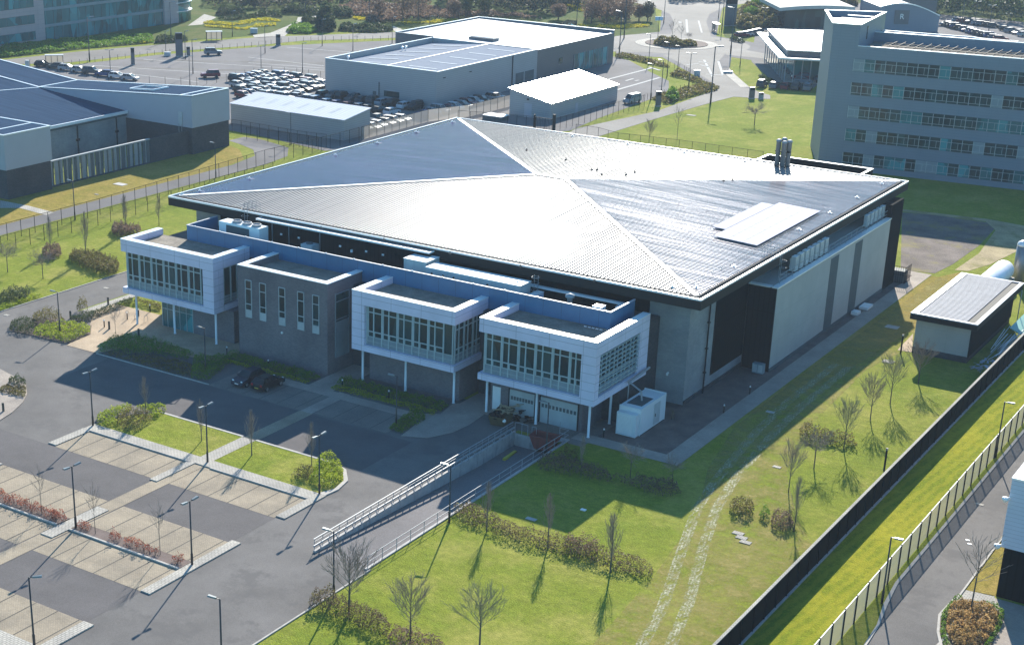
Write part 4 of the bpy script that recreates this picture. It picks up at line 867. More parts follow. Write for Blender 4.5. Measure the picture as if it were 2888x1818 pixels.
# --- glaring monopitch shed
s1 = thing('storage_shed', 'pale blue shed with a glaring white sloping roof beside the access road gate', 'shed', (-28.5, 156, 0))
x0, x1, y0, y1 = -33.6, -23.8, 141.2, 171.5; zl, zr = 5.5, 3.35
mb = MB(); P8 = [(x0,y0,0),(x1,y0,0),(x1,y1,0),(x0,y1,0),(x0,y0,zl),(x1,y0,zr),(x1,y1,zr),(x0,y1,zl)]
mb.v = P8[:]; mb.f = [(0,3,2,1),(4,5,6,7),(0,1,5,4),(1,2,6,5),(2,3,7,6),(3,0,4,7)]; mb.build('wall', M['metalwall'], s1)
mb = MB(); e = .3; P8 = [(x0-e,y0-e,zl+.06),(x1+e,y0-e,zr-.0),(x1+e,y1+e,zr),(x0-e,y1+e,zl+.06),(x0-e,y0-e,zl+.22),(x1+e,y0-e,zr+.16),(x1+e,y1+e,zr+.16),(x0-e,y1+e,zl+.22)]
mb.v = P8[:]; mb.f = [(0,3,2,1),(4,5,6,7),(0,1,5,4),(1,2,6,5),(2,3,7,6),(3,0,4,7)]; ro = mb.build('roof', M['roofwhite'], s1)
MB().beam((x0-e, 155.5, zl+.26), (x1+e, 155.5, zr+.2), .25, .06).build('roof_joint', M['gutter'], ro)
MB().box(-30.0, -28.2, y0-.05, y0, 0, 2.9).build('door', M['lbwhite'], s1); MB().box(-29.4, -29.0, y0-.2, y0, 3.6, 3.9).build('wall_lamp', M['dark'], s1)
MB().box(x1, x1+.05, 152, 153.2, 0, 2.1).build('side_door', M['lbwhite'], s1)
# --- long low shed with pale roof
s2 = thing('storage_shed', 'long low shed with a pale blue white roof in front of the packed parked cars', 'shed', (-58.5, 102, 0))
x0, x1, y0, y1 = -72.9, -44.6, 97.6, 106.2; zf, zb = 3.9, 5.0
mb = MB(); mb.v = [(x0,y0,0),(x1,y0,0),(x1,y1,0),(x0,y1,0),(x0,y0,zf),(x1,y0,zf),(x1,y1,zb),(x0,y1,zb)]; mb.f = [(0,3,2,1),(4,5,6,7),(0,1,5,4),(1,2,6,5),(2,3,7,6),(3,0,4,7)]; mb.build('wall', M['metalwall'], s2)
mb = MB(); e = .2; mb.v = [(x0-e,y0-e,zf+.02),(x1+e,y0-e,zf+.02),(x1+e,y1+e,zb+.03),(x0-e,y1+e,zb+.03),(x0-e,y0-e,zf+.14),(x1+e,y0-e,zf+.14),(x1+e,y1+e,zb+.15),(x0-e,y1+e,zb+.15)]; mb.f = [(0,3,2,1),(4,5,6,7),(0,1,5,4),(1,2,6,5),(2,3,7,6),(3,0,4,7)]
ro = mb.build('roof', roofmetal('shed_roof', (0.46,0.50,0.57), 0, .8, .02, .8, .01, 0.0, 0.15, .8), s2)
for k in range(6): MB().quad(*[(x0+3+k*3.9+a, y, zf+.16+(y-y0)*.128) for a, y in ((0,y0+2.5), (.9,y0+2.5), (.9,y0+6), (0,y0+6))]).build('rooflight', M['rooflight'], ro)
# --- left grey building with butterfly roof
lb = thing('workshop_building', 'grey building with folded blue roofs, pale upper walls and dark brick base, left edge', 'building', (-80, 55, 0))
def hexa(name, pts, mat, par): m_ = MB(); m_.v = [tuple(p) for p in pts]; m_.f = [(0,3,2,1),(4,5,6,7),(0,1,5,4),(1,2,6,5),(2,3,7,6),(3,0,4,7)]; return m_.build(name, mat, par)
XV, ZV, ZR = -98.3, 8.0, 10.66
hexa('brick_base', [(XV,70.3,0),(-58.9,70.3,0),(-58.9,80.6,0),(XV,80.6,0),(XV,70.3,4.88),(-58.9,70.3,4.88),(-58.9,80.6,4.88),(XV,80.6,4.88)], M['brickg'], lb)
wgt = hexa('upper_wall', [(XV,70.2,4.88),(-58.7,70.2,4.88),(-58.7,80.7,4.88),(XV,80.7,4.88),(XV,70.2,ZV-.1),(-58.7,70.2,ZR-.1),(-58.7,80.7,ZR-.1),(XV,80.7,ZV-.1)], M['lbwhite'], lb)
hexa('roof', [(XV,70.3,ZV-.09),(-58.8,70.3,ZR-.09),(-58.8,80.6,ZR-.09),(XV,80.6,ZV-.09),(XV,70.3,ZV),(-58.8,70.3,ZR),(-58.8,80.6,ZR),(XV,80.6,ZV)], M['lbroof'], lb)
PL = on_plane((1,1,0,695), 1, 70.3); PB = on_plane((1,1,0,560), 1, 80.6)
sl_ = (PL.z-ZV)/(XV-PL.x); XE = -140; ZE = ZV+sl_*(XV-XE)
hexa('upper_wall', [(XE,70.2,0),(XV,70.2,0),(XV,80.7,0),(XE,80.7,0),(XE,70.2,ZE-.1),(XV,70.2,ZV-.1),(XV,80.7,ZV-.1),(XE,80.7,ZE-.1)], M['lbwhite'], lb)
hexa('roof', [(XE,70.3,ZE-.09),(XV,70.3,ZV-.09),(XV,80.6,ZV-.09),(XE,80.6,ZE-.09),(XE,70.3,ZE),(XV,70.3,ZV),(XV,80.6,ZV),(XE,80.6,ZE)], M['lbroof'], lb)
mb = MB()
for a, b in (((-58.8,70.3,ZR),(XV,70.3,ZV)), ((-58.8,80.6,ZR),(XV,80.6,ZV)), ((-58.8,70.3,ZR),(-58.8,80.6,ZR)), ((XV,70.3,ZV),(XE,70.3,ZE)), ((XV,80.6,ZV),(XE,80.6,ZE)), ((XV,70.3,ZV),(XV,80.6,ZV)), ((-61.6,70.3,ZR-.2),(-61.6,80.6,ZR-.2))): mb.beam(Vector(a)+Vector((0,0,.08)), Vector(b)+Vector((0,0,.08)), .35, .12)
mb.build('roof_trim', M['cap'], lb)
mb = MB(); zz = lambda x: ZV+(x-XV)/(-58.8-XV)*(ZR-ZV)+.2
for a, b in (((-77,73.5),(-71,73.5)), ((-77,77.5),(-71,77.5)), ((-77,73.5),(-77,77.5)), ((-71,73.5),(-71,77.5))): mb.beam((*a, zz(a[0])), (*b, zz(b[0])), .22, .3)
mb.build('rooflight_frame', M['cap'], lb); MB().quad((-77,73.5,zz(-77)-.1), (-71,73.5,zz(-71)-.1), (-71,77.5,zz(-71)-.1), (-77,77.5,zz(-77)-.1)).build('rooflight', M['lbroof'], lb)
# hall with big roof
hz = lambda x: 6.1+(-75.3-x)*.082
MB().box(-118, -75.4, 20, 70.15, 0, 5.0).box(-75.4, -75.2, 20, 70.15, 0, 6.0).build('hall_wall', M['greywall'], lb)
MB().quad((-74.7,20,6.15), (-74.7,70.15,6.15), (-118,70.15,hz(-118)), (-118,20,hz(-118))).build('hall_roof', M['lbroof'], lb)
MB().box(-74.9, -74.6, 20, 70.15, 5.75, 6.25).build('eaves_trim', M['cap'], lb); MB().box(-75.2, -74.9, 20, 70.15, 5.3, 5.75).build('fascia', M['strip'], lb)
MB().beam((-98, 70, hz(-98)+.1), (-112, 20, hz(-112)+.1), .3, .1).build('roof_trim', M['cap'], lb)
mb = MB()
for y in (57.5, 67.5): mb.tube((-75.1, y, 0), (-75.1, y, 5.3), .12).box(-75.2, -74.95, y-.4, y+.4, 2.5, 2.9)
mb.build('downpipe', M['dark'], lb)
# left wing with pale box
MB().box(-118, -59.0, 26, 35.6, -.1, 4.8).build('brick_base', M['brickg'], lb)
MB().box(-118, -58.8, 25.8, 35.8, 4.8, 10.4).build('upper_wall', M['lbwhite'], lb); MB().box(-118, -59, 26, 35.6, 10.4, 10.45).build('roof', M['lbroof'], lb)
mb = MB().box(-118, -58.7, 25.7, 26.0, 10.4, 10.56).box(-118, -58.7, 35.6, 35.9, 10.4, 10.56).box(-59.0, -58.7, 26.0, 35.6, 10.4, 10.56).box(-63.2, -62.9, 26.0, 35.6, 10.45, 10.53); mb.build('roof_trim', M['cap'], lb)
MB().box(-60.2, -59.9, 37.0-1.2, 70.2, 0, .25).box(-60.2, -59.9, 60.2, 70.2, .25, 4.3).build('screen_wall', M['brickg'], lb)
MB().box(-60.3, -59.8, 35.8, 60.2, 4.2, 4.42).build('screen_rail', M['slat'], lb)
mb = MB(); y = 36.2; k = 0
mb2 = MB()
while y < 60:
    wdt = (.55, .18, .75, .22, .5)[k % 5]; (mb if k % 2 else mb2).box(-60.12, -59.96, y, y+wdt, .25, 4.2); y += wdt+(.12, .3, .16)[k % 3]; k += 1
mb.box(-60.1, -60.0, 35.8, 60.2, 2.1, 2.2).build('slat_screen', M['strip'], lb); mb2.build('pale_slats', M['slat'], lb)
MB().box(-61.9, -61.0, 70.05, 70.19, 5.2, 7.6).build('wall_door', M['door'], lb)
MB().tube((-61.8, 70.0, 3.2), (-61.8, 70.0, 5.4), .04).tube((-61.1, 70.0, 3.2), (-61.1, 70.0, 5.4), .04).build('wall_ladder', M['steel'], lb)
# --- five storey office, turned a little
ang = R(6.8); oo = Vector((41.4, 133.4, 0))
ro_ = thing('office_block', 'five storey blue grey office block with ribbon windows and a taller stair tower', 'building', oo, ang)
def L(mb, name, mat, par=None): return mb.build(name, mat, par or ro_, local=True)
L(MB().box(-.1, 62, 0, 14, -.2, 21.2), 'wall', M['officewall'])
L(MB().box(-.1, 62, 0, .35, 21.2, 22.0).box(-.1, 62, 13.65, 14, 21.2, 22.9), 'parapet', M['officewall'])
L(MB().box(-.15, 62.05, -.05, .4, 22.0, 22.1).box(-.15, 62.05, 13.6, 14.05, 22.9, 23.02), 'coping', M['cap'])
L(MB().box(0, 62, .35, 13.65, 21.2, 21.25), 'flat_roof', M['roofgravel'])
L(MB().box(0, 24, 14, 20, -.2, 22.4).box(0, 24.1, 19.7, 20.1, 22.4, 22.5).box(-.1, 24, 14, 14.3, 22.4, 22.5), 'rear_wing', M['officewall'])
L(MB().box(0, 16, 19.7, 20.05, 22.5, 22.62).prism([(16,19.7),(22,15),(22.4,15.3),(16.2,20.05)], 22.4, 22.62), 'coping', M['cap'])
tw = MB().prism([(-4.8,0),(-.1,0),(-.1,22),(-10.6,18.5)], -.2, 24.6)
tw.prism([(-4.8,0),(-.1,0),(-.1,.35),(-5.0,.35)], 24.6, 25.6).prism([(-.45,.35),(-.1,.35),(-.1,22),(-.45,22)], 24.6, 25.6).prism([(-4.8,0),(-4.5,.35),(-10.2,18.3),(-10.6,18.5)], 24.6, 25.6).prism([(-10.6,18.5),(-10.2,18.2),(-.1,21.6),(-.1,22)], 24.6, 25.6)
tw = L(tw, 'stair_tower', M['officewall'])
mb = MB()
for a, b in (((-4.9,0),(-.1,0)), ((-.2,0),(-.2,22)), ((-4.8,0),(-10.5,18.4)), ((-10.5,18.4),(-.2,21.9)), ((-5.2,13.0),(-.3,13.0))): mb.beam((*a,25.66), (*b,25.66), .5, .14)
mb.build('coping', M['cap'], tw, local=True)
mb = MB()
for i in range(7): mb.box(-4.6+(-.22)*i, -.5, 1.4+i*1.6, 1.7+i*1.6, 25.1, 25.4)
mb.build('roof_louvre', M['cap'], tw, local=True)
L(MB().box(-.08, .0, 6.0, 6.5, 22.5, 24.8), 'tower_window', M['glass'])
rnd = random.Random(5)
wm_ = [M['glass'], M['glassg'], paint('blinds', (0.20,0.24,0.26), 0.5), M['glass'], M['glassg']]
bands = ((17.65,19.8), (13.55,15.65), (9.45,11.55), (5.35,7.45), (1.1,3.2))
for bi, (za, zb) in enumerate(bands):
    L(MB().box(-.5, 38, -.03, .0, za-.05, zb+.05), 'window_reveal', M['strip'])
    fr = MB()
    for i in range(21):
        x = -.5+i*1.83; mat = wm_[0] if rnd.random() < (.5 if bi in (0,) else .45) else wm_[rnd.randrange(5)]
        if bi == 2 and i > 11: mat = wm_[1]
        L(MB().box(x+.05, x+1.78, -.06, -.031, za, zb), 'window', mat)
        fr.box(x-.04, x+.05, -.13, -.061, za, zb)
        fr.box(x+.05, x+1.78, -.10, -.061, za+.32, za+.38).box(x+.05, x+1.78, -.10, -.061, zb-.6, zb-.54); fr.box(x+1.1, x+1.16, -.10, -.061, za+.38, zb-.6)
    L(fr, 'window_frame', M['door'])
mb = MB()
for i in range(26):
    x = 3.5+i*1.5; mb.beam((x, 3.0, 21.5), (x+1.3, 9.5, 22.1), .12, .1); mb.beam((x, 3.0, 21.4), (x+1.2, 3.0, 21.5), .12, .3)
for y in (3.2, 5.2, 7.2, 9.2): mb.beam((3, y, 21.75), (42, y, 21.75), .16, .1)
L(mb, 'roof_racks', M['dark'])
# --- glass office at the upper left
gb = thing('glass_office', 'large office with green glass facade and pink stone bands at the upper left corner', 'building', (-192, 150, 0))
MB().box(-205, -184.3, 40, 153, -.2, 17).build('stone_wall', M['stone'], gb)
for (za, zb) in ((1.1, 3.15), (5.3, 7.4), (9.5, 12.0)):
    y = 149.5-5*2.4*4
    while y < 149.4: MB().box(-184.3, -184.2, y+.06, y+2.34, za, zb).build('window', M['glassg'], gb); y += 2.4
    MB().box(-184.28, -184.22, 101, 149.55, za-.1, za-.0).box(-184.28, -184.22, 101, 149.55, zb, zb+.1).build('window_frame', M['strip'], gb)
MB().box(-204, -184.6, 153, 199.3, -.2, 17).build('curtain_wall', M['glassg'], gb)
mb = MB(); y = 153.5
while y < 199: mb.box(-184.6, -184.5, y-.03, y+.03, 0, 17); y += 3.0
mb.build('mullions', M['strip'], gb)
for z in (3.7, 8.0, 12.2): MB().box(-184.59, -184.47, 153, 199.3, z, z+.75).build('spandrel_band', M['winpanel'], gb)
MB().box(-204, -184.0, 199.3, 205.2, -.2, 17).build('stone_pier', M['stone'], gb)
MB().lathe([(9.5,-.2),(9.5,17)], (-193.5, 207, 0), 32).build('curved_glass', M['glassg'], gb, True)
for z in (3.0, 5.5, 8.0, 10.5, 13): MB().lathe([(9.6,z),(9.9,z),(9.9,z+.15),(9.6,z+.15)], (-193.5, 207, 0), 32).build('sunshade', M['cap'], gb)
# --- flat roofed glass car showroom, curved hall behind
cs = thing('car_showroom', 'glass walled car showroom under a glaring white flat canopy roof behind the office block', 'building', (0, 235, 0))
ZC = 7.0; C4 = [G((4,1,0,272), ZC), G((4,1,200,497), ZC), Vector((16, 222, 0)), Vector((2, 268, 0))]
def inset(poly, d):
    c = sum((Vector((p.x,p.y,0)) for p in poly), Vector())/len(poly); out = []
    for p in poly: v = (c-Vector((p.x,p.y,0))); out.append(Vector((p.x,p.y,0))+v.normalized()*d)
    return out
MB().prism(C4, 5.9, 6.2).build('canopy', M['metalwall2'], cs)
I1 = inset(C4, .5)
mb = MB()
for i in range(4):
    a, b = C4[i], C4[(i+1)%4]; mb.beam((a.x,a.y,6.2), (b.x,b.y,6.2), .4, .4)
mb.build('canopy_edge', M['cap'], cs)
MB().prism(inset(C4, 4.4), 6.2, 7.5).build('upper_fascia', M['metalwall2'], cs); MB().prism(inset(C4, 3.9), 7.5, 7.75).build('roof', M['roofwhite'], cs)
I2 = inset(C4, 4.0); MB().prism(I2, .15, .25).build('floor', M['flag'], cs)
for i in (0, 1):
    a, b = I2[i], I2[(i+1)%4]; n = 9
    for k in range(n+i): p = a.lerp(b, k/n); MB().tube((p.x,p.y,0), (p.x,p.y,5.9), .14, n=6).build('column', M['steel'], cs)
I3 = inset(C4, 9.5); MB().prism(I3, .25, 5.9).build('glass_wall', M['glassg'], cs)
cb = thing('curved_hall', 'blue grey hall with a curved roof and a square dark sign behind the stair tower', 'building', (-8, 335, 0))
a, b = G((4,1,1090,285)), G((4,1,1625,292)); d = (b-a).normalized(); nn = Vector((-d.y, d.x, 0)); Ln = (b-a).length
prof = [(-.2, 0)] ; mb = MB(); K = 14
for side in (0, 1):
    o_ = nn*18*side
    mb.v += [tuple(a+o_+d*(Ln*1.0*i/K)+Vector((0,0,-.1))) for i in range(K+1)] + [tuple(a+o_+d*(Ln*i/K)+Vector((0,0,4.6+3.4*math.sin(math.pi*(.25+.75*i/K))))) for i in range(K+1)]
q = 2*(K+1)
for i in range(K):
    mb.f.append((i, i+1, K+2+i, K+1+i)); mb.f.append((q+i+1, q+i, q+K+1+i, q+K+2+i)); mb.f.append((K+1+i, K+2+i, q+K+2+i, q+K+1+i))
mb.f.append((0, K+1, q+K+1, q)); mb.f.append((K, q+K, q+2*K+1, 2*K+1)); mb.build('hall', M['officewall'], cb)
mb = MB()
for i in range(K):
    z = lambda i: 4.75+3.4*math.sin(math.pi*(.25+.75*i/K)); mb.beam(a+d*(Ln*i/K)+Vector((0,0,z(i))), a+d*(Ln*(i+1)/K)+Vector((0,0,z(i+1))), .5, .3)
mb.build('roof_edge', M['cap'], cb)
pc = a+d*Ln*.36-nn*.15; MB().obox(pc, d, 4.3, .2, 2.2, 6.2).build('sign_panel', M['metalwall2'], cb)
def text(body, name, loc, size, rot, mat, parent, ext=.02):
    cu = bpy.data.curves.new(name, 'FONT'); cu.body = body; cu.size = size; cu.extrude = ext; cu.align_x = 'CENTER'; cu.align_y = 'CENTER'
    to = bpy.data.objects.new('tmp', cu); COL.objects.link(to); dg = bpy.context.evaluated_depsgraph_get(); me = bpy.data.meshes.new_from_object(to.evaluated_get(dg)); bpy.data.objects.remove(to)
    me.materials.clear(); me.materials.append(mat); o = bpy.data.objects.new(name, me); COL.objects.link(o)
    mw = Matrix.Translation(Vector(loc)) @ rot
    if parent: o.parent = parent; o.matrix_basis = wm(parent).inverted() @ mw
    else: o.matrix_basis = mw
    return o
pc2 = pc-nn*.16; text('R', 'sign_letter', (pc2.x, pc2.y, 4.3), 2.2, Matrix.Rotation(math.atan2(d.y, d.x), 4, 'Z') @ Matrix.Rotation(R(90), 4, 'X'), M['cap'], cb)
c2 = thing('curved_showroom', 'showroom with a pale curved roof behind the glaring canopy', 'building', (-22, 318, 0))
a, b = G((4,1,235,255)), G((4,1,760,262)); d = (b-a).normalized(); nn = Vector((-d.y, d.x, 0)); Ln = (b-a).length
MB().prism([a, b, b+nn*20, a+nn*20], -.1, 5.4).build('glass_wall', M['glass'], c2)
mb = MB(); K = 10; Ln2 = Ln+5; a2 = a-d*2.5-nn*2.5
for i in range(K+1):
    zz_ = 5.7+1.3*math.sin(math.pi*(.12+.62*i/K))
    for w_ in (0, 25): mb.v += [tuple(a2+d*(Ln2*i/K)+nn*w_+Vector((0,0,zz_))), tuple(a2+d*(Ln2*i/K)+nn*w_+Vector((0,0,zz_-1.0)))]
for i in range(K):
    k = 4*i; mb.f += [(k, k+4, k+6, k+2), (k+1, k+3, k+7, k+5), (k, k+1, k+5, k+4), (k+2, k+6, k+7, k+3)]
mb.f += [(0, 2, 3, 1), (4*K, 4*K+1, 4*K+3, 4*K+2)]; mb.build('roof', paint('cream_roof', (0.52,0.48,0.42), .8, spec=.15), c2)
for (qa, qb, h, nm) in (((4,1,1100,140), (4,1,1340,140), 9.5, 'pale flat topped block behind the curved hall'), ((4,1,1350,190), (4,1,1600,190), 7.5, 'dark glazed pavilion with a pale flat roof behind the curved hall')):
    a, b = G(qa), G(qb); d = (b-a).normalized(); nn = Vector((-d.y, d.x, 0)); t = thing('far_building', nm, 'building', a)
    MB().prism([a, b, b+nn*16, a+nn*16], -.1, h-.5).build('wall', M['officewall'] if h > 9 else M['metalwall2'], t)
    MB().prism([a-d-nn, b+d-nn, b+d+nn*17, a-d+nn*17], h-.5, h).build('roof', M['cap'], t)
# --- corner building at lower right
rb = thing('corner_building', 'building corner with pale blue cladding over a black base at the lower right edge', 'building', (118, -10, 0))
MB().box(107.75, 140, -18.3, 25, -.2, 4.6).build('black_base', M['blackwall'], rb)
MB().box(107.5, 140, -18.6, 25, 4.6, 10.6).build('upper_wall', panel('blue_white_clad', (0.50,0.54,0.62), 0, .35, .04, .45, dark=.75), rb)
MB().box(107.45, 140, -18.65, 25, 10.6, 10.75).build('roof_edge', M['cap'], rb)
for z, y in ((4.4, -18.9), (8.6, -18.9)): MB().lathe([(.05,0),(.25,.25),(.28,.45),(.05,.5)], (107.3, y, z), 10).tube((107.3, y, z+.4), (107.8, y+.4, z+.5), .04).build('floodlight', M['cap'], rb, True)
# --- small plant shed with ribbed roof, tanks
ps = thing('plant_shed', 'small plant shed with a pale ribbed roof, black fascia and black side wall', 'shed', (86.5, 49, 0))
MB().box(82.9, 89.3, 39.4, 58.6, .75, 4.45).build('wall', M['cream'], ps); MB().box(82.85, 89.33, 39.36, 58.6, -.1, .75).build('plinth', M['brickg'], ps)
MB().box(89.3, 89.42, 39.35, 58.7, .75, 4.45).build('black_side_wall', M['blackwall'], ps)
fz = MB().box(82.4, 90.2, 38.2, 59.4, 4.45, 5.1).build('fascia', M['dark'], ps)
rm = MB(); y = 38.75
MB().box(83.3, 88.8, 38.6, 59.1, 5.1, 5.13).build('roof_deck', paint('shed_deck', (0.13, 0.13, 0.15), .8, spec=.1), ps)  # deck darkened in colour to give shading between the ribs
while y < 59: rm.box(83.3, 88.8, y, y+.30, 5.13, 5.20); y += .50
rm.build('ribbed_roof', M['shedrib'], ps)
MB().box(82.4, 83.2, 38.2, 59.4, 5.1, 5.24).box(83.2, 90.2, 38.2, 38.55, 5.1, 5.24).box(83.2, 90.2, 59.15, 59.4, 5.1, 5.24).box(89.75, 90.2, 38.55, 59.15, 5.1, 5.24).build('roof_trim', M['lbwhite'], ps)
MB().tube((90.3, 58.4, 0), (90.3, 58.4, 4.5), .06).build('post', M['steel'], ps)
struct('paved_patch', Gs((4,3,1260,280),(4,3,1395,300),(4,3,1400,170),(4,3,1405,130)), .03, M['entr'])
tk = thing('storage_tank', 'white horizontal storage tank lying behind the small plant shed', 'tank', (84.3, 72, 0))
MB().lathe([(.1,-6.4),(.8,-6.3),(1.25,-5.8),(1.4,-5.2),(1.4,4.2),(1.25,4.8),(.8,5.3),(.1,5.4)], (84.0, 71.3, 2.1), 24, 'y').build('vessel', M['tank'], tk, True)
MB().box(82.9, 85.5, 67, 67.5, 0, 1.2).box(82.9, 85.5, 75.5, 76, 0, 1.2).build('saddle', M['concrete'], tk)
SX, SY = G((4,2,2350,1108)).x, G((4,2,2350,1108)).y
tv = thing('silo', 'tall weathered steel silo with a white domed top beside the white tank', 'tank', (SX, SY, 0))
MB().lathe([(.85,0),(.85,5.2)], (SX, SY, 0), 20).build('shell', paint('weathered_steel', (0.30,0.29,0.28), .45, .5, dirt=.5), tv, True)
MB().lathe([(.88,5.2),(.88,5.35),(.7,5.7),(.3,5.9),(.02,5.95)], (SX, SY, 0), 20).build('dome', M['cap'], tv, True)
t = thing('equipment_cabinet', 'pale equipment cabinet on legs beside the steel silo at the right edge', 'cabinet', (89.2, 79, 0))
MB().box(88.2, 90.6, 78, 80.5, .9, 4.8).build('casing', M['lbwhite'], t); MB().box(88.3, 88.5, 78.1, 78.3, 0, .9).box(90.3, 90.5, 78.1, 78.3, 0, .9).box(88.3, 88.5, 80.2, 80.4, 0, .9).build('leg', M['dark'], t)
# ================================================================ STREET LAMPS
def lamp_proto(heads, h=6.0):
    r = thing('street_lamp', None, None, (0, 0, 0))
    MB().lathe([(.11,0),(.11,1.1),(.075,1.2),(.06,h)], (0,0,0), 10).build('pole', M['lampblack'], r, True, local=True)
    for s in ([1] if heads == 1 else [1, -1]):
        MB().beam((0,0,h-.05), (s*.35,0,h), .05).build('arm', M['lampblack'], r, local=True)
        mb = MB(); a, b = s*.28, s*.98
        mb.v = [(a,-.1,h-.06),(b,-.16,h+.0),(b,.16,h+.0),(a,.1,h-.06),(a,-.07,h+.06),(b,-.11,h+.12),(b,.11,h+.12),(a,.07,h+.06)]; mb.f = [(0,3,2,1),(4,5,6,7),(0,1,5,4),(1,2,6,5),(2,3,7,6),(3,0,4,7)]
        mb.build('lamp_head', M['lamphead'], r, local=True)
    return r
LP1, LP2 = lamp_proto(1), lamp_proto(2)
lamps = [  # base position, height, number of heads, direction of the head (degrees), label
 ((1,3,843,970), 6.0, 2, 90, 'black twin headed lamp at the left corner of the near shrub island'),
 ((1,3,1880,1300), 6.0, 2, 90, 'black twin headed lamp between the two grass islands'),
 ((2,4,645,150), 6.0, 2, 90, 'black twin headed lamp in front of the lime shrub ending the grass islands'),
 ((1,4,688,455), 6.0, 2, 90, 'black twin headed lamp beside the lone russet shrub in the near car park'),
 ((1,4,1740,790), 6.0, 2, 90, 'black twin headed lamp at the right end of the russet planting strip'),
 ((1,4,312,1530), 6.0, 1, 40, 'black single headed lamp at the lower left corner of the car park'),
 (('top',1,4,1990,1090), 6.0, 1, 190, 'black single headed lamp cut off by the bottom edge, in open asphalt'),
 ((2,4,775,1080), 6.0, 1, 190, 'black single headed lamp at the lawn edge left of the ramp mouth'),
 ((2,4,1820,400), 5.6, 1, 190, 'black single headed lamp rising from the left end of the long lawn hedge'),
 ((3,3,452,1190), 5.2, 1, 190, 'dark lamp in front of the garage doors beside the ramp rail'),
 ((2,3,1340,970), 5.6, 1, 190, 'dark lamp in the small shrub bed at the end of the shaded parking bays'),
 ((1,3,1862,480), 5.3, 1, 190, 'dark lamp beside the two parked black cars'),
 ((1,3,545,140), 5.4, 1, 190, 'dark lamp in the lime shrub bed beside the service road'),
 ((4,4,1120,1130), 6.0, 1, -5, 'dark lamp nearest the bottom along the right hand mesh fence'),
 ((4,3,2150,1250), 6.0, 1, -5, 'dark lamp farther up the right hand mesh fence'),
 ((1,2,680,545), 6.1, 1, 190, 'grey lamp standing between the two long fences at the left'),
 ((1,2,1955,168), 6.1, 1, 190, 'grey lamp beyond the long fence near the left roof corner'),
 ((2,1,388,1310), 6.0, 1, 190, 'lamp in front of the long low pale roofed shed'),
 ((1,1,1003,710), 6.5, 2, 45, 'twin headed lamp nearest the grey building in the far car park'),
 ((1,1,1720,770), 6.5, 2, 45, 'twin headed lamp left of the dark red car in the far car park'),
 ((1,1,1748,670), 8.0, 1, 45, 'tall lamp behind the dark red car in the far car park'),
 ((2,1,118,670), 6.5, 2, 45, 'twin headed lamp just behind the packed car lot'),
 ((2,1,492,660), 7.0, 1, 45, 'lamp left of the pale warehouse in the far car park'),
 ((2,1,153,485), 7.0, 1, 45, 'lamp in the upper part of the far car park near the dark totem'),
 ((2,1,670,420), 7.0, 1, 45, 'lamp in the upper middle of the far car park'),
 ((2,1,948,465), 7.0, 1, 45, 'lamp in the far car park close to the pale warehouse parapet'),
 ((2,1,1303,395), 7.0, 1, 45, 'lamp beside the left corner of the dark showroom'),
 ((1,1,812,560), 10.8, 1, 45, 'very tall lamp by the left bus shelter'),
 ((1,1,1503,500), 6.0, 1, 45, 'lamp just left of the tall dark totem sign'),
 ((1,1,1550,360), 10.0, 1, 45, 'very tall lamp in front of the stone pier of the glass office'),
 ((1,1,1680,540), 7.0, 1, 45, 'lamp right of the tall dark totem sign'),
 ((1,1,2105,335), 7.0, 1, 45, 'lamp beside the right bus shelter'),
 ((2,1,518,180), 8.0, 1, 45, 'tall lamp beside the curving garden path'),
 ((2,1,1093,260), 9.5, 1, 45, 'tall lamp among the dark shrubs left of the showroom'),
 ((2,1,1643,235), 2.8, 1, 45, 'short lamp behind the left roof edge of the dark showroom'),
 ((3,1,725,235), 9.5, 1, 45, 'tall lamp beside the bright pond'),
 ((3,1,1112,490), 11, 1, 200, 'very tall lamp just right of the dark showroom corner'),
 ((3,1,1155,350), 11, 1, 200, 'very tall lamp at the grass corner left of the roundabout'),
 ((3,1,1378,585), 7.5, 1, 200, 'lamp at the near left side of the roundabout'),
 ((3,1,1545,690), 8.0, 1, 200, 'lamp in the scrub below the roundabout'),
 ((3,1,1643,620), 5.5, 1, 200, 'short lamp right of centre below the roundabout'),
 ((3,1,1740,800), 8.0, 2, 20, 'twin headed lamp at the scrub bed below the roundabout'),
 ((3,1,1395,910), 8.0, 1, 200, 'lamp in the yard beside the silver van'),
 ((3,1,1490,870), 8.0, 1, 200, 'lamp at the kerb between the yard and the scrub bed'),
 ((3,1,1938,940), 12.5, 1, 10, 'very tall lamp leaning over the access road'),
 ((3,1,2120,490), 12, 1, 200, 'very tall lamp right of the roundabout'),
 ((3,1,2205,605), 7, 1, 200, 'lamp on the small green island right of the roundabout'),
 ((3,1,2040,280), 11, 1, 200, 'very tall lamp beside the bus shelter above the roundabout'),
 ((3,1,2010,170), 8, 1, 200, 'lamp on the green beyond the roundabout exit'),
 ((3,1,1515,210), 9, 1, 200, 'lamp on the left verge of the road leaving the roundabout'),
 ((3,1,1390,195), 6, 1, 200, 'lamp in front of the brown wood left of the roundabout exit'),
 ((4,1,45,260), 6, 2, 20, 'pale twin headed lamp behind the glaring canopy'),
 ((4,1,1840,240), 9, 2, 20, 'pale lamp at the left of the far right car lot'),
 ((4,1,1960,225), 7, 2, 20, 'pale lamp second from the left in the far right car lot'),
 ((4,1,2085,300), 8, 2, 20, 'pale lamp third from the left in the far right car lot'),
 ((4,1,2250,260), 4.5, 2, 20, 'short pale lamp at the right of the far right car lot'),
]
used = set()
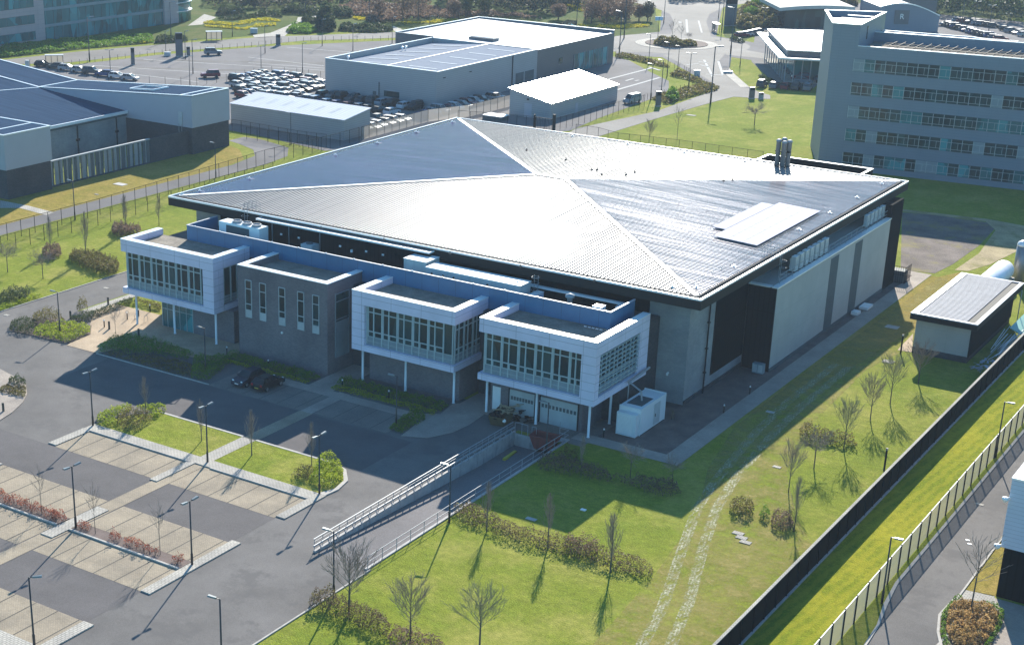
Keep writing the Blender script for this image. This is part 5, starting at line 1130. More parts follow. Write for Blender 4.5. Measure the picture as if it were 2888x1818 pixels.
for q, h, nh, dg, lab in lamps:
    if q[0] == 'top': c = G(q[1:], h); c.z = 0
    else: c = G(q)
    src = LP1 if nh == 1 else LP2
    if id(src) in used: o = copy_tree(src)
    else: o = src; used.add(id(src))
    o.location = c; o.rotation_euler = (0, 0, R(dg)); s = h/6.0; o.scale = (max(1, s*.9), max(1, s*.9), s)
    tag(o, lab, 'street lamp', 'street lamps')
# ================================================================ FENCES
def fence(name, label, pts, h=2.45, step=2.6, meshm='mesh', rail=True, pw=.06, pmat='postb', z=0.0, rec=0):
    pts = [Vector((p[0], p[1], z)) for p in pts]; t = thing(name, label, 'fence', pts[0])
    post = None; mb = MB(); rl = MB(); n = 0
    for a, b in zip(pts[:-1], pts[1:]):
        Ls = (b-a).length; k = max(1, round(Ls/step)); d = (b-a)/k
        if meshm: mb.quad(a+Vector((0,0,.05)), b+Vector((0,0,.05)), b+Vector((0,0,h-.02)), a+Vector((0,0,h-.02)))
        if rail: rl.beam(a+Vector((0,0,h)), b+Vector((0,0,h)), .05)
        for i in range(k+ (1 if b is pts[-1] else 0)):
            p = a+d*i
            if n < 99:
                if post is None: post = MB().box(p.x-pw/2, p.x+pw/2, p.y-pw/2, p.y+pw/2, z, z+h+.04).build('post', M[pmat], t); p0 = p; base_loc = post.location.copy()
                else: c = post.copy(); COL.objects.link(c); c.parent = t; c.location = base_loc+(p-p0)
            n += 1
    if meshm: mb.build('mesh_panel', M[meshm], t)
    if rail: rl.build('top_rail', M[pmat], t)
    return t
fence('mesh_fence', 'tall dark mesh fence along the service road behind the left lawn', [(-40.2,-40), (-40.5,28), (-42,53), (-43.3,72), (-42.2,90), (-42.4,99.5)], 2.6, 2.75)
fence('mesh_fence', 'row of pale mesh fence panels beside the packed cars and the warehouse', [(-42.6,100.5), (-42.7,124), (-39.0,134), (-38.4,150)], 2.5, 2.7, 'meshr')
fence('mesh_fence', 'dark mesh fence at the back of the left lawn, nearer the camera than its twin', [(-36,-40), (-36.1,45), (-36.6,66)], 2.35, 2.75)
fence('mesh_fence', 'dark mesh fence standing close in front of the long low shed', [(-74,91), (-62,90.6), (-50,90), (-43.5,90.5)], 2.5, 2.6)
fence('mesh_fence', 'second dark mesh fence on the grass in front of the long low shed', [(-60,87), (-50,87.6), (-43.5,88)], 2.4, 2.6)
fence('mesh_fence', 'tall dark mesh fence along the right side of the glaring shed', [(-17.5,131.5), (-16.3,150), (-15.4,168)], 2.6, 2.3)
fence('mesh_fence', 'dark mesh fence running from the compound towards the gate', [(-38,128), (-28,131), (-22,132), (-17.5,131.5)], 2.3, 2.4)
fence('mesh_fence', 'dark mesh fence just behind the back eave of the big roof', [(-12.7,131.8), (-7.5,131.4), (-2,129)] + [tuple(G(q)[:2]) for q in ((3,1,1300,1320), (3,1,1650,1362), (3,1,2130,1430), (3,1,2408,1470))], 2.0, 3.0)
gt = thing('vehicle_gate', 'dark metal sliding gate between two heavy posts beside the glaring shed', 'gate', (-17.5, 131.5, 0))
MB().box(-17.75, -17.2, 131.2, 131.6, 0, 3.4).build('gate_post', M['dark'], gt); MB().box(-22.3, -22.0, 131.6, 131.9, 0, 2.8).build('gate_post', M['dark'], gt)
mb = MB(); x = -22
while x < -17.8: mb.box(x, x+.05, 131.5, 131.55, .2, 2.3); x += .35
mb.box(-22, -17.8, 131.48, 131.57, 2.3, 2.4).box(-22, -17.8, 131.48, 131.57, .1, .2); mb.build('gate_leaf', M['dark'], gt)
fence('post_fence', 'thin post fence behind the packed car lot', [(-156,121), (-139,119.5), (-128,119), (-117,121), (-108,127), (-106,135), (-106.8,146), (-105,150.5), (-99,152.5), (-88,152)], 1.8, 3.2, None, False)
fence('post_fence', 'line of small posts between the far car park and the main road', [tuple(G(q)[:2]) for q in ((1,1,650,590), (1,1,1400,500), (1,1,2408,415), (2,1,300,385), (2,1,700,370), (2,1,1340,365))], 1.2, 2.2, None, False)
fence('post_fence', 'line of small posts along the scrub bed below the roundabout', [tuple(G(q)[:2]) for q in ((3,1,1080,500), (3,1,1400,560), (3,1,1700,640), (3,1,1900,780))], 1.2, 2.2, None, False)
fence('post_fence', 'short row of posts at the kerb of the yard beside the silver van', [tuple(G(q)[:2]) for q in ((3,1,1290,920), (3,1,1480,870), (3,1,1840,775))], 1.2, 2.0, None, False)
rf_ = fence('mesh_fence', 'tall pale mesh fence with black posts along the right hand road', [(99.7,-52), (99.7,70)], 2.5, 2.75, 'meshr', False, .13)
MB().box(99.66, 99.74, -52, 70, 2.48, 2.52).build('top_wire', M['steel'], rf_)
bf = thing('board_fence', 'solid black boarded fence with a pale top rail crossing the right hand lawn', 'fence', (93.6, 0, 0))
mb = MB().box(93.5, 93.62, -60, 110, 0, 2.35)
y = -60
while y < 110: mb.box(93.62, 93.70, y, y+.1, 0, 2.3); y += 2.4
mb.build('boards', M['boardb'], bf); MB().box(93.42, 93.66, -60, 110, 2.35, 2.42).build('top_rail', M['flag'], bf); MB().box(93.62, 93.8, -60, 110, 0, .12).build('base_board', M['concrete'], bf)
# ---------------- ramp railings
cr = thing('crash_barrier', 'galvanised guard rail with curved brackets on the car park side of the ramp', 'railing', (57.5, -28, .2))
y = -45
while y <= -11.4: MB().beam((57.35, y, .2), (57.35, y, 1.25), .04).build('post', M['steel'], cr); y += 1.2
mb = MB().box(57.3, 57.4, -45.1, -11.4, 1.22, 1.26).box(57.33, 57.37, -45.1, -11.4, .95, .98); mb.build('hand_rail', M['steel'], cr)
MB().box(57.50, 57.62, -45.4, -11.4, .66, .80).build('crash_beam', M['steel'], cr)
mb = MB(); y = -44.6
while y < -11.4:
    pr = None; mb = MB()
    for k in range(6):
        a = k/5; p = (57.56+.16*math.sin(a*math.pi), y, .66-a*.62)
        if pr: mb.beam(pr, p, .06)
        pr = p
    y += 1.2; mb.build('bracket', M['steel'], cr)
mb = MB()
for x in (57.5, 58.3, 59.0, 59.5, 60.0): mb.tube((x, -11.2, 0), (x, -11.2, 1.2), .03, n=6)
mb.tube((57.5,-11.2,1.2), (59.0,-11.2,1.2), .03, n=6).tube((59.5,-11.2,1.2), (60.0,-11.2,1.2), .03, n=6).build('end_rail', M['steel'], cr)
hr = thing('hand_railing', 'thin galvanised hand railing on the lawn side of the ramp', 'railing', (62.9, -28, .1))
y = -44.9
while y <= -9.6: MB().tube((62.93, y, .1), (62.93, y, 1.15), .028, n=6).build('post', M['steel'], hr); y += 2.15
mb = MB().tube((62.93,-44.9,1.15), (62.93,-9.7,1.15), .032, n=6).tube((62.93,-44.9,.62), (62.93,-9.7,.62), .028, n=6)
for z in (1.15, .62): mb.tube((62.93,-9.7,z), (61.9,-9.7,z), .03, n=6)
mb.tube((61.9,-9.7,.1), (61.9,-9.7,1.8), .03, n=6); mb.build('hand_rail', M['steel'], hr)
# ================================================================ TREES
def branch(mb, p, d, L, r, depth, rnd, up=.12, spread=.55, kids=4, tip=.012):
    n = 3; q = p; rr = r
    for i in range(n):
        d = (d+Vector((rnd.gauss(0,.10), rnd.gauss(0,.10), up*.5+rnd.gauss(0,.05)))).normalized(); q2 = q+d*(L/n); r2 = max(tip, rr*.68)
        mb.tube(q, q2, rr, r2, 4 if rr > .03 else 3, False)
        if depth > 0:
            for k in range(kids if i else max(1, kids//2)):
                ax = Vector((rnd.gauss(0,1), rnd.gauss(0,1), rnd.gauss(0,.4))).normalized(); dd = (d+ax*spread*rnd.uniform(.7,1.2)+Vector((0,0,up))).normalized()
                branch(mb, q+(q2-q)*rnd.random(), dd, L*rnd.uniform(.38,.62), max(tip, r2*.6), depth-1, rnd, up, spread, kids, tip)
        q, rr = q2, r2
def tree_proto(kind, seed, mat='twig'):
    rnd = random.Random(seed); r = thing('bare_tree', None, None, (0,0,0)); tr = MB(); cr_ = MB(); h = 6.0
    if kind == 'oval':
        tr.tube((0,0,0), (.02,0,1.4), .075, .06, 7).tube((.02,0,1.4), (.0,.03,5.6), .055, .012, 6)
        for i in range(38):
            t = (i+rnd.random())/38; z = 1.1+t*4.1; L = (1.75*(1-t)**.8+.35)*rnd.uniform(.75,1.1); a = rnd.random()*6.28
            branch(cr_, Vector((0,0,z)), Vector((math.cos(a)*.38, math.sin(a)*.38, 1)).normalized(), L, .018, 1, rnd, .25, .35, 3, .0085)
    elif kind == 'spread':
        tr.tube((0,0,0), (.03,.02,1.9), .08, .065, 7).tube((.03,.02,1.9), (.0,.06,4.6), .055, .018, 6)
        for i in range(17):
            t = i/17; z = 1.5+t*2.6; L = (2.5-1.2*t)*rnd.uniform(.85,1.1); a = i*2.4+rnd.random()
            branch(cr_, Vector((.02,.02,z)), Vector((math.cos(a)*.75, math.sin(a)*.75, .9)).normalized(), L, .03, 2, rnd, .10, .5, 3, .0085)
    elif kind == 'round':
        tr.tube((0,0,0), (.02,.0,2.6), .07, .06, 7)
        for i in range(16):
            a = i*2.4; branch(cr_, Vector((.02,0,2.3+.05*i)), Vector((math.cos(a), math.sin(a), rnd.uniform(.1,1.3))).normalized(), rnd.uniform(1.3,1.9), .026, 2, rnd, .03, .7, 3, .0085)
    else:  # sapling
        tr.tube((0,0,0), (.03,.02,2.6), .05, .04, 6).tube((.03,.02,2.6), (.05,.05,5.4), .035, .012, 5)
        for i in range(11):
            z = 2.4+i*.22; a = i*2.4; branch(cr_, Vector((.03,.03,z)), Vector((math.cos(a)*.7, math.sin(a)*.7, .9)).normalized(), rnd.uniform(1.1,1.9), .02, 1, rnd, .05, .45, 3, .011)
    tr.build('trunk', M['bark'], r, local=True); cr_.build('crown', M[mat], r, local=True)
    return r
TP = {'oval': [tree_proto('oval', 1), tree_proto('oval', 2)], 'spread': [tree_proto('spread', 3, 'twigg'), tree_proto('spread', 4)], 'round': [tree_proto('round', 5)], 'sapling': [tree_proto('sapling', 6), tree_proto('sapling', 7)]}
TU = set(); rt = random.Random(11)
def place_tree(q, h, kind, lab, wd=1.0, v=None):
    L_ = TP[kind]; v = rt.randrange(len(L_)) if v is None else v; src = L_[v % len(L_)]
    if (kind, v % len(L_)) in TU: o = copy_tree(src)
    else: o = src; TU.add((kind, v % len(L_)))
    c = G(q) if len(q) == 4 else Vector((q[0], q[1], 0)); s = h/6.0
    o.location = c; o.rotation_euler = (0, 0, rt.random()*6.28); o.scale = (s*wd, s*wd, s); tag(o, lab, 'tree', 'bare trees')
trees = [
 ((2,4,912,1230), 6.6, 'spread', 'wide bare tree standing in the left end of the bottom hedge beside the lamp', 1.1),
 ((2,4,1470,1470), 5.9, 'spread', 'bare spreading tree in the middle of the bottom hedge', .95),
 ((2,4,2095,1530), 5.6, 'spread', 'bare bushy tree at the bottom edge right of the bottom hedge', 1.1),
 ((3,4,465,630), 5.6, 'oval', 'slim oval bare tree rising from the middle of the long lawn hedge', 1.0),
 ((3,4,1030,850), 6.0, 'oval', 'slim oval bare tree with a clear shadow near the right end of the lawn hedge', 1.1),
 ((3,3,2165-1400,1400), 4.4, 'oval', 'faint bare tree in the shade behind the left end of the long lawn hedge', .8),
 ((2,4,2160,480), 5.2, 'oval', 'slim bare tree in the left part of the long lawn hedge beside the lamp', 1.0),
 ((3,3,1210,1440), 4.6, 'round', 'pale bushy sapling in the building shadow in front of the perimeter path', .9),
 ((3,3,1590,1490), 3.6, 'round', 'small pale sapling in the shade near the path corner', .8),
 ((1,3,1320,860), 4.6, 'oval', 'oval bare tree in the shrub bed at the left end of the near islands', 1.0),
 ((1,3,1825,1110), 5.0, 'oval', 'oval bare tree on the left grass island', .8),
 ((1,3,2280,1240), 5.3, 'oval', 'oval bare tree at the left of the right grass island', .95),
 ((2,3,575,1330), 5.0, 'oval', 'bare tree in the shrub at the right end of the right grass island', .8),
 ((1,4,380,330), 4.6, 'sapling', 'thin sapling among the russet shrubs at the far left', .8),
 ((1,4,865,510), 4.7, 'sapling', 'thin sapling left of the single russet shrubs', .8),
 ((1,4,1452,700), 4.9, 'sapling', 'thin sapling near the right end of the russet planting strip', .8),
 ((1,3,1050,170), 4.2, 'sapling', 'thin dark sapling on the sunny entrance paving', .8),
 ((1,3,1465,370), 3.6, 'sapling', 'pale staked sapling in the shaded hedge before the entrance', .6),
 ((1,2,1140,660), 6.2, 'oval', 'tall bare tree behind the left white box, second from the roof corner', .9),
 ((1,2,1440,600), 5.0, 'oval', 'bare tree closest to the left roof corner', .9),
 ((1,2,780,890), 7.2, 'oval', 'tallest bare tree on the left lawn, growing from the reddish shrub', .85),
 ((1,2,460,840), 5.6, 'oval', 'bare tree growing from the small reddish shrub on the left lawn', .9),
 ((1,2,390,1080), 4.8, 'round', 'round headed bare tree on a thin stem on the left lawn', 1.0),
 ((1,2,70,1020), 5.2, 'round', 'round headed bare tree at the far left edge of the lawn', 1.0),
 ((4,3,1195,770), 6.4, 'spread', 'bare tree nearest the worn track end, left of the shed shadow', .75),
 ((4,3,1015,915), 5.7, 'spread', 'bare tree in the right lawn with a straight shadow, third from the shed', .8),
 ((4,3,775,1180), 6.2, 'spread', 'bare tree rising from the right end of the shrub row in the right lawn', .7),
 ((4,3,1450,580), 5.4, 'spread', 'bare tree in the shadow in front of the small plant shed', 1.1),
 ((4,3,505,1350), 4.9, 'round', 'round headed bare tree on a thin stem by the shrub row in the right lawn', 1.1),
 ((4,4,275,125), 5.6, 'spread', 'bare tree left of the round headed tree in the right lawn', .7),
 ((4,4,325,480), 5.8, 'oval', 'bare tree at the right end of the low hedge beside the black fence', .8),
 ((4,4,1920,1220), 6.9, 'sapling', 'leaning bare tree in the ornamental grass bed at the lower right', 1.3),
 ((3,1,1380,1300), 5.0, 'spread', 'bare tree at the left end of the far lawn behind the big roof', .8),
 ((3,1,1635,1270), 6.9, 'sapling', 'tall thin bare tree on the far lawn beside the access road', .8),
 ((3,1,2335,1135), 5.6, 'round', 'round bare tree on the far lawn near the office block', 1.4),
 ((3,1,1585,395), 6.5, 'sapling', 'thin bare tree on the roundabout', 1.2), ((3,1,1670,400), 5.5, 'sapling', 'second thin bare tree on the roundabout', 1.2), ((3,1,1740,375), 3, 'round', 'small bushy tree behind the roundabout clump', 1.0),
 ((4,2,2300-1200,60), 4.0, 'spread', 'low bare tree at the foot of the office block', .8),
]
for q, h, k, lab, wd in trees: place_tree(q, h, k, lab, wd)
# ================================================================ SHRUBS AND HEDGES
def inpoly(x, y, P):
    c = False; j = len(P)-1
    for i in range(len(P)):
        if (P[i][1] > y) != (P[j][1] > y) and x < (P[j][0]-P[i][0])*(y-P[i][1])/(P[j][1]-P[i][1])+P[i][0]: c = not c
        j = i
    return c
def edge_d(x, y, P):
    m_ = 1e9
    for i in range(len(P)):
        a = P[i]; b = P[(i+1)%len(P)]; dx, dy = b[0]-a[0], b[1]-a[1]; t = max(0, min(1, ((x-a[0])*dx+(y-a[1])*dy)/(dx*dx+dy*dy+1e-9))); m_ = min(m_, math.hypot(x-a[0]-t*dx, y-a[1]-t*dy))
    return m_
def leafmass(P, h, n, size, seed, z0=.05, bumps=1.2, edge=.45, low=.15, flat=False):
    rnd = random.Random(seed); mb = MB(); xs = [p[0] for p in P]; ys = [p[1] for p in P]; c = 0; g = 0
    while c < n and g < n*20:
        g += 1; x = rnd.uniform(min(xs), max(xs)); y = rnd.uniform(min(ys), max(ys))
        if not inpoly(x, y, P): continue
        e = min(1, edge_d(x, y, P)/edge+.25)
        k = noise.noise(Vector((x*bumps, y*bumps, seed*3.1))); top = h*(math.sqrt(e))*(.80+.75*k)
        u = rnd.random(); z = z0+top*(low+(1-low)*(u**.45)); s = size*rnd.uniform(.6,1.4)
        a = Vector((rnd.gauss(0,1), rnd.gauss(0,1), rnd.gauss(0,.7))).normalized(); b = a.cross(Vector((rnd.gauss(0,1), rnd.gauss(0,1), rnd.gauss(0,1)))).normalized(); p = Vector((x, y, z))
        mb.quad(p-a*s*.5, p+b*s*.3, p+a*s*.5, p-b*s*.3); c += 1
    return mb
def wpoly(pts): return [tuple(G(q)[:2]) if len(q) == 4 else q for q in pts]
def shrub(name, label, pts, h, mat, dens=55, size=.22, cat='shrub', group=None, core='l_dark', seed=None, bumps=1.2, edge=.45, stems=False, z0=.05):
    P = wpoly(pts); xs = [p[0] for p in P]; ys = [p[1] for p in P]
    if size < .4: size *= .62; dens *= 2.1; bumps *= 1.6
    A_ = abs(sum(P[i][0]*P[(i+1)%len(P)][1]-P[(i+1)%len(P)][0]*P[i][1] for i in range(len(P)))/2)
    seed = seed or int(abs(P[0][0]*7+P[0][1]*3)) % 997; cx_, cy_ = sum(xs)/len(P), sum(ys)/len(P)
    t = thing(name, label, cat, (cx_, cy_, 0), 0, group)
    leafmass(P, h, min(30000, int(A_*dens*(1 if h < 1.2 else h))), size, seed, z0, bumps, edge).build('foliage', M[mat], t)
    rnd = random.Random(seed); mb = MB(); k = 0
    for i in range(int(A_*(5 if stems else 2.2))+6):
        x = rnd.uniform(min(xs), max(xs)); y = rnd.uniform(min(ys), max(ys))
        if inpoly(x, y, P): mb.tube((x, y, 0), (x+rnd.gauss(0,.12), y+rnd.gauss(0,.12), h*rnd.uniform(.5,.85)), .02 if stems else .025, .008, 3, False); k += 1
    if k: mb.build('stems', M['bark'], t)
    return t
def blob(c, rx, ry, n=12, rot=0): return [(c[0]+rx*math.cos(2*math.pi*i/n), c[1]+ry*math.sin(2*math.pi*i/n)) for i in range(n)]
shrub('ground_hedge', 'bright lime hedge in the bed between the service road and the entrance paving', [(1,3,420,60),(1,3,640,40),(1,3,820,80),(1,3,815,135),(1,3,620,220),(1,3,300,150),(1,3,320,90)], .7, 'l_lime', 90)
shrub('shrub', 'dark rounded bushes at the left end of the lime hedge bed', [(1,3,80,110),(1,3,110,40),(1,3,250,10),(1,3,340,50),(1,3,300,145),(1,3,180,150)], .9, 'l_dark', 80)
shrub('shrub', 'loose pale green bush behind the lime hedge bed', [(1,2,290,1500),(1,2,300,1440),(1,2,430,1400),(1,2,560,1450),(1,2,600,1500),(1,3,420,60)], 1.3, 'l_mixed', 60)
shrub('shrub', 'airy yellow green bush beside the low dark hedge at the service road', [(1,2,690,1390),(1,2,720,1350),(1,2,790,1350),(1,2,800,1385),(1,2,740,1400)], 1.9, 'l_mixed', 60)
shrub('hedge', 'low dark hedge behind the sunny entrance paving with cycle stands', [(1,2,640,1480),(1,2,640,1450),(1,2,900,1385),(1,2,1190,1275),(1,2,1210,1310),(1,2,920,1420),(1,2,760,1490)], .8, 'l_dark', 110)
shrub('hedge', 'low brownish hedge behind the columns of the left white box', [(1,2,1215,1285),(1,2,1460,1330),(1,2,1460,1375),(1,2,1215,1310)], .8, 'l_mixed', 110)
shrub('hedge', 'long green hedge in shade between the asphalt and the entrance', [(1,3,880,290),(1,3,1000,200),(1,3,1170,165),(1,3,1420,220),(1,3,1760,330),(1,3,1690,380),(1,3,1420,330),(1,3,1180,330),(1,3,1000,300),(1,3,930,315)], .9, 'l_green', 90, core='l_green')
shrub('hedge', 'brownish low planting in shade in front of the long green hedge', [(1,3,1000,305),(1,3,1180,340),(1,3,1420,345),(1,3,1690,400),(1,3,1760,450),(1,3,1720,540),(1,3,1300,425),(1,3,960,325)], .45, 'l_mixed', 60)
shrub('hedge', 'green hedge patch in shade left of the two parked black cars', [(1,3,1730,470),(1,3,1760,345),(1,3,2050,360),(1,3,2090,400),(1,3,1980,500),(1,3,1870,575),(1,3,1730,535)], .8, 'l_green', 90)
shrub('hedge', 'green hedge along the foot of the brick block', [(18.6,-11.9),(18.6,-10.1),(31.6,-10.1),(31.6,-12.0)], .75, 'l_green', 110)
shrub('hedge', 'low lighter green edging in front of the brick block hedge', [(19,-12.7),(19,-12.0),(31.5,-12.05),(31.5,-12.7)], .4, 'l_lime', 120)
shrub('hedge', 'green hedge along the foot of the middle white box', [(34.3,-10.9),(34.0,-9.0),(48.0,-9.0),(48.2,-10.9)], .75, 'l_green', 110)
shrub('hedge', 'low lighter green edging in front of the middle white box hedge', [(34.6,-12.4),(34.4,-11.0),(47.8,-11.0),(48.2,-12.3)], .4, 'l_lime', 90)
shrub('hedge', 'small square green hedge at the right end of the shaded parking bays', [(2,3,1265,1000),(2,3,1470,850),(2,3,1520,840),(2,3,1605,880),(2,3,1600,920),(2,3,1390,1045)], .6, 'l_green', 110)
shrub('shrub', 'lime topped hedge wrapping the left end of the near shrub island', [(1,3,865,930),(1,3,900,880),(1,3,1040,820),(1,3,1200,800),(1,3,1180,850),(1,3,1050,900),(1,3,1050,980),(1,3,940,985)], .75, 'l_lime', 110)
shrub('shrub', 'brown twiggy shrub in the middle of the near shrub island', [(1,3,1060,980),(1,3,1070,900),(1,3,1190,850),(1,3,1330,870),(1,3,1390,930),(1,3,1230,1040),(1,3,1130,1020)], 1.1, 'l_mixed', 70)
shrub('shrub', 'yellow green shrub at the right of the near shrub island', [(1,3,1220,810),(1,3,1500,800),(1,3,1510,840),(1,3,1440,900),(1,3,1380,910),(1,3,1340,860)], .8, 'l_lime', 90)
shrub('shrub', 'lime shrub mass rounding the right end of the grass islands', [(2,3,540,1500),(2,3,640,1280),(2,3,740,1250),(2,3,830,1310),(2,3,865,1400),(2,4,860,20),(2,4,760,110),(2,4,620,90),(2,4,550,50)], .95, 'l_lime', 100)
shrub('shrub', 'dark brown shrub left of the lime mass at the end of the grass islands', [(2,3,385,1440),(2,3,480,1370),(2,3,610,1370),(2,3,560,1480),(2,4,540,50),(2,4,400,10)], 1.0, 'l_mixed', 80)
for i, x in enumerate((20.5, 22.2, 23.9, 25.6, 27.2, 28.9, 30.6, 32.3, 34.0, 35.1)): shrub('russet_shrub', f'russet leaved shrub in the left planting strip, {ORD[i]} from the left of its row', blob((x, -53.5), .85, .55), 1.15, 'l_red', 110, .2, group='russet shrubs in the car park', stems=True, seed=100+i)
for i, (x, w_, lb_) in enumerate(((38.2, .75, 'right beside the crossing path and lamp'), (42.0, .65, 'left of the middle group'), (43.9, .8, 'largest, in the middle of its row'), (45.0, .5, 'just right of the largest one'), (45.9, .4, 'small one by the thin sapling'), (46.8, .25, 'tiny one under the sapling'), (49.3, .6, 'last one before the row end lamp'))): shrub('russet_shrub', 'russet leaved shrub in the right planting strip, '+lb_, blob((x, -53.5), w_, .5), 1.1, 'l_red', 110, .2, group='russet shrubs in the car park', stems=True, seed=120+i)
shrub('shrub', 'dark round bush at the left edge kerb island', [(1,3,75,600),(1,3,90,560),(1,3,160,550),(1,3,235,570),(1,3,235,620),(1,3,140,628)], .9, 'l_dark', 110)
shrub('shrub', 'low yellow green planting at the left edge kerb island', [(1,3,0,630),(1,3,70,600),(1,3,130,630),(1,3,240,630),(1,3,230,720),(1,3,120,700),(1,3,0,670)], .5, 'l_mixed', 100)
shrub('shrub', 'reddish bush beneath the left bare tree on the left lawn', [(1,2,380,850),(1,2,430,820),(1,2,550,820),(1,2,560,880),(1,2,480,925),(1,2,390,905)], 1.2, 'l_brown', 80, .28)
shrub('shrub', 'wide brown and green bush on the left lawn beside the service road', [(1,2,620,900),(1,2,680,860),(1,2,900,890),(1,2,1080,960),(1,2,1080,1030),(1,2,1010,1060),(1,2,850,1030),(1,2,660,950)], 1.3, 'l_mixed', 80, .28)
shrub('shrub', 'reddish bush just left of the white box on the lawn', [(1,2,1010,640),(1,2,1050,615),(1,2,1280,650),(1,2,1260,690),(1,2,1080,710),(1,2,1020,690)], 1.3, 'l_brown', 80, .28)
shrub('shrub', 'dark evergreen bush at the left edge beside the service road', [(1,2,0,1250),(1,2,130,1210),(1,2,280,1210),(1,2,240,1280),(1,2,110,1310),(1,2,0,1330)], 1.2, 'l_dark', 80, .25)
shrub('shrub', 'yellow green low planting in front of the dark evergreen bush', [(1,2,120,1310),(1,2,290,1225),(1,2,395,1250),(1,2,200,1310),(1,2,0,1380),(1,2,0,1340)], .5, 'l_lime', 80)
long1 = [(2,4,1850,300),(2,4,2000,240),(2,4,2200,340),(3,4,60,420),(3,4,480,540),(3,4,900,640),(3,4,1230,740),(3,4,1420,840),(3,4,1400,920),(3,4,1150,880),(3,4,700,740),(3,4,300,640),(3,4,0,540),(2,4,2200,500),(2,4,1900,400)]
shrub('hedge', 'long brown and green hedge crossing the sunny lawn', long1, .9, 'l_twig', 60, .22, 'hedge', stems=True)
shrub('hedge', 'reddish patch of hedge in the middle of the long lawn hedge', [(3,4,600,660),(3,4,640,590),(3,4,780,600),(3,4,930,640),(3,4,900,740),(3,4,700,720)], 1.35, 'l_brown', 70, .2, 'hedge', stems=True)
shrub('hedge', 'thick dark hedge along the bottom edge of the picture', [(2,4,540,1170),(2,4,600,1090),(2,4,760,1080),(2,4,880,1160),(2,4,1200,1280),(2,4,1300,1380),(2,4,1250,1480),(2,4,1000,1370),(2,4,850,1300),(2,4,580,1200)], 1.3, 'l_twig', 80, .22, 'hedge', stems=True)
shrub('hedge', 'reddish brown hedge end at the bottom edge beside the bushy bare tree', [(2,4,1260,1470),(2,4,1320,1380),(2,4,1450,1400),(2,4,1750,1500),(2,4,1800,1600),(2,4,1300,1600)], 1.1, 'l_brown', 80, .22, 'hedge', stems=True)
shrub('hedge', 'dark brown hedge in shade between the ramp and the lawn shadow', [(3,3,360,1330),(3,3,450,1250),(3,3,700,1300),(3,3,1000,1400),(3,3,1050,1500),(3,3,800,1450),(3,3,400,1380)], 1.0, 'l_brown', 60, .24)
shrub('hedge', 'dark reddish hedge in the big shadow on the lawn', [(3,3,1080,1450),(3,3,1200,1480),(3,4,1300,20),(3,4,1600,60),(3,4,1680,150),(3,4,1500,190),(3,4,1180,80),(3,4,1000,0)], 1.0, 'l_brown', 60, .24)
shrub('shrub', 'pale yellowish bush in shade beside the hand railing of the ramp', [(3,3,550,1250),(3,3,640,1210),(3,3,750,1240),(3,3,720,1310),(3,3,600,1300)], 1.2, 'l_mixed', 60, .24)
shrub('shrub', 'row of twiggy bushes with bare trees in the right lawn', [(4,3,370,1010),(4,3,430,980),(4,3,640,1050),(4,3,860,1100),(4,3,900,1180),(4,3,700,1160),(4,3,480,1120),(4,3,380,1080)], 1.0, 'l_mixed', 60, .26)
shrub('shrub', 'round green shrub beside the three loose slabs', [(3,4,2100,270),(3,4,2160,230),(3,4,2310,240),(3,4,2340,320),(3,4,2280,380),(3,4,2130,350)], 1.1, 'l_mixed', 80, .24)
shrub('shrub', 'small dark green bush between the round shrub and the low hedge', [(4,4,0,360),(4,4,30,310),(4,4,100,320),(4,4,110,370),(4,4,50,400)], 1.1, 'l_green', 80, .24)
shrub('hedge', 'short reddish hedge with bare stems beside the black fence', [(4,4,110,400),(4,4,140,340),(4,4,300,370),(4,4,320,470),(4,4,240,510),(4,4,120,460)], 1.15, 'l_brown', 90, .22, stems=True)
shrub('ornamental_grass', 'bed of straw coloured ornamental grass at the lower right', [(4,4,1720,1200),(4,4,1840,1130),(4,4,2100,1180),(4,4,2190,1260),(4,4,2170,1350),(4,4,2080,1480),(4,4,1950,1560),(4,4,1780,1560),(4,4,1700,1400)], .8, 'l_ochre', 110, .3, 'grass bed')
shrub('hedge', 'curved green hedge around the left side of the ornamental grass bed', [(4,4,1660,1240),(4,4,1780,1090),(4,4,1850,1110),(4,4,1740,1200),(4,4,1700,1300),(4,4,1690,1420),(4,4,1740,1560),(4,4,1680,1560),(4,4,1645,1400)], .7, 'l_green', 120, .22)
shrub('hedge', 'green hedge along the right side of the ornamental grass bed', [(4,4,1950,1140),(4,4,2130,1170),(4,4,2230,1250),(4,4,2190,1380),(4,4,2080,1560),(4,4,2040,1540),(4,4,2150,1350),(4,4,2170,1260),(4,4,2080,1190)], .8, 'l_green', 120, .22)
slab('kerb', wpoly([(4,4,1630,1240),(4,4,1780,1080),(4,4,1800,1090),(4,4,1650,1260),(4,4,1640,1400),(4,4,1690,1600),(4,4,1660,1600),(4,4,1615,1400)]), .13, M['kerb'])
struct('planting_bed', wpoly([(4,4,1650,1250),(4,4,1800,1090),(4,4,2130,1160),(4,4,2230,1260),(4,4,2080,1600),(4,4,1700,1600),(4,4,1640,1400)]), .08, M['gravelg'])
struct('dry_grass', wpoly([(4,4,1870,1010),(4,4,2260,450),(4,4,2220,700),(4,4,2150,1065)]), .03, M['dry'])
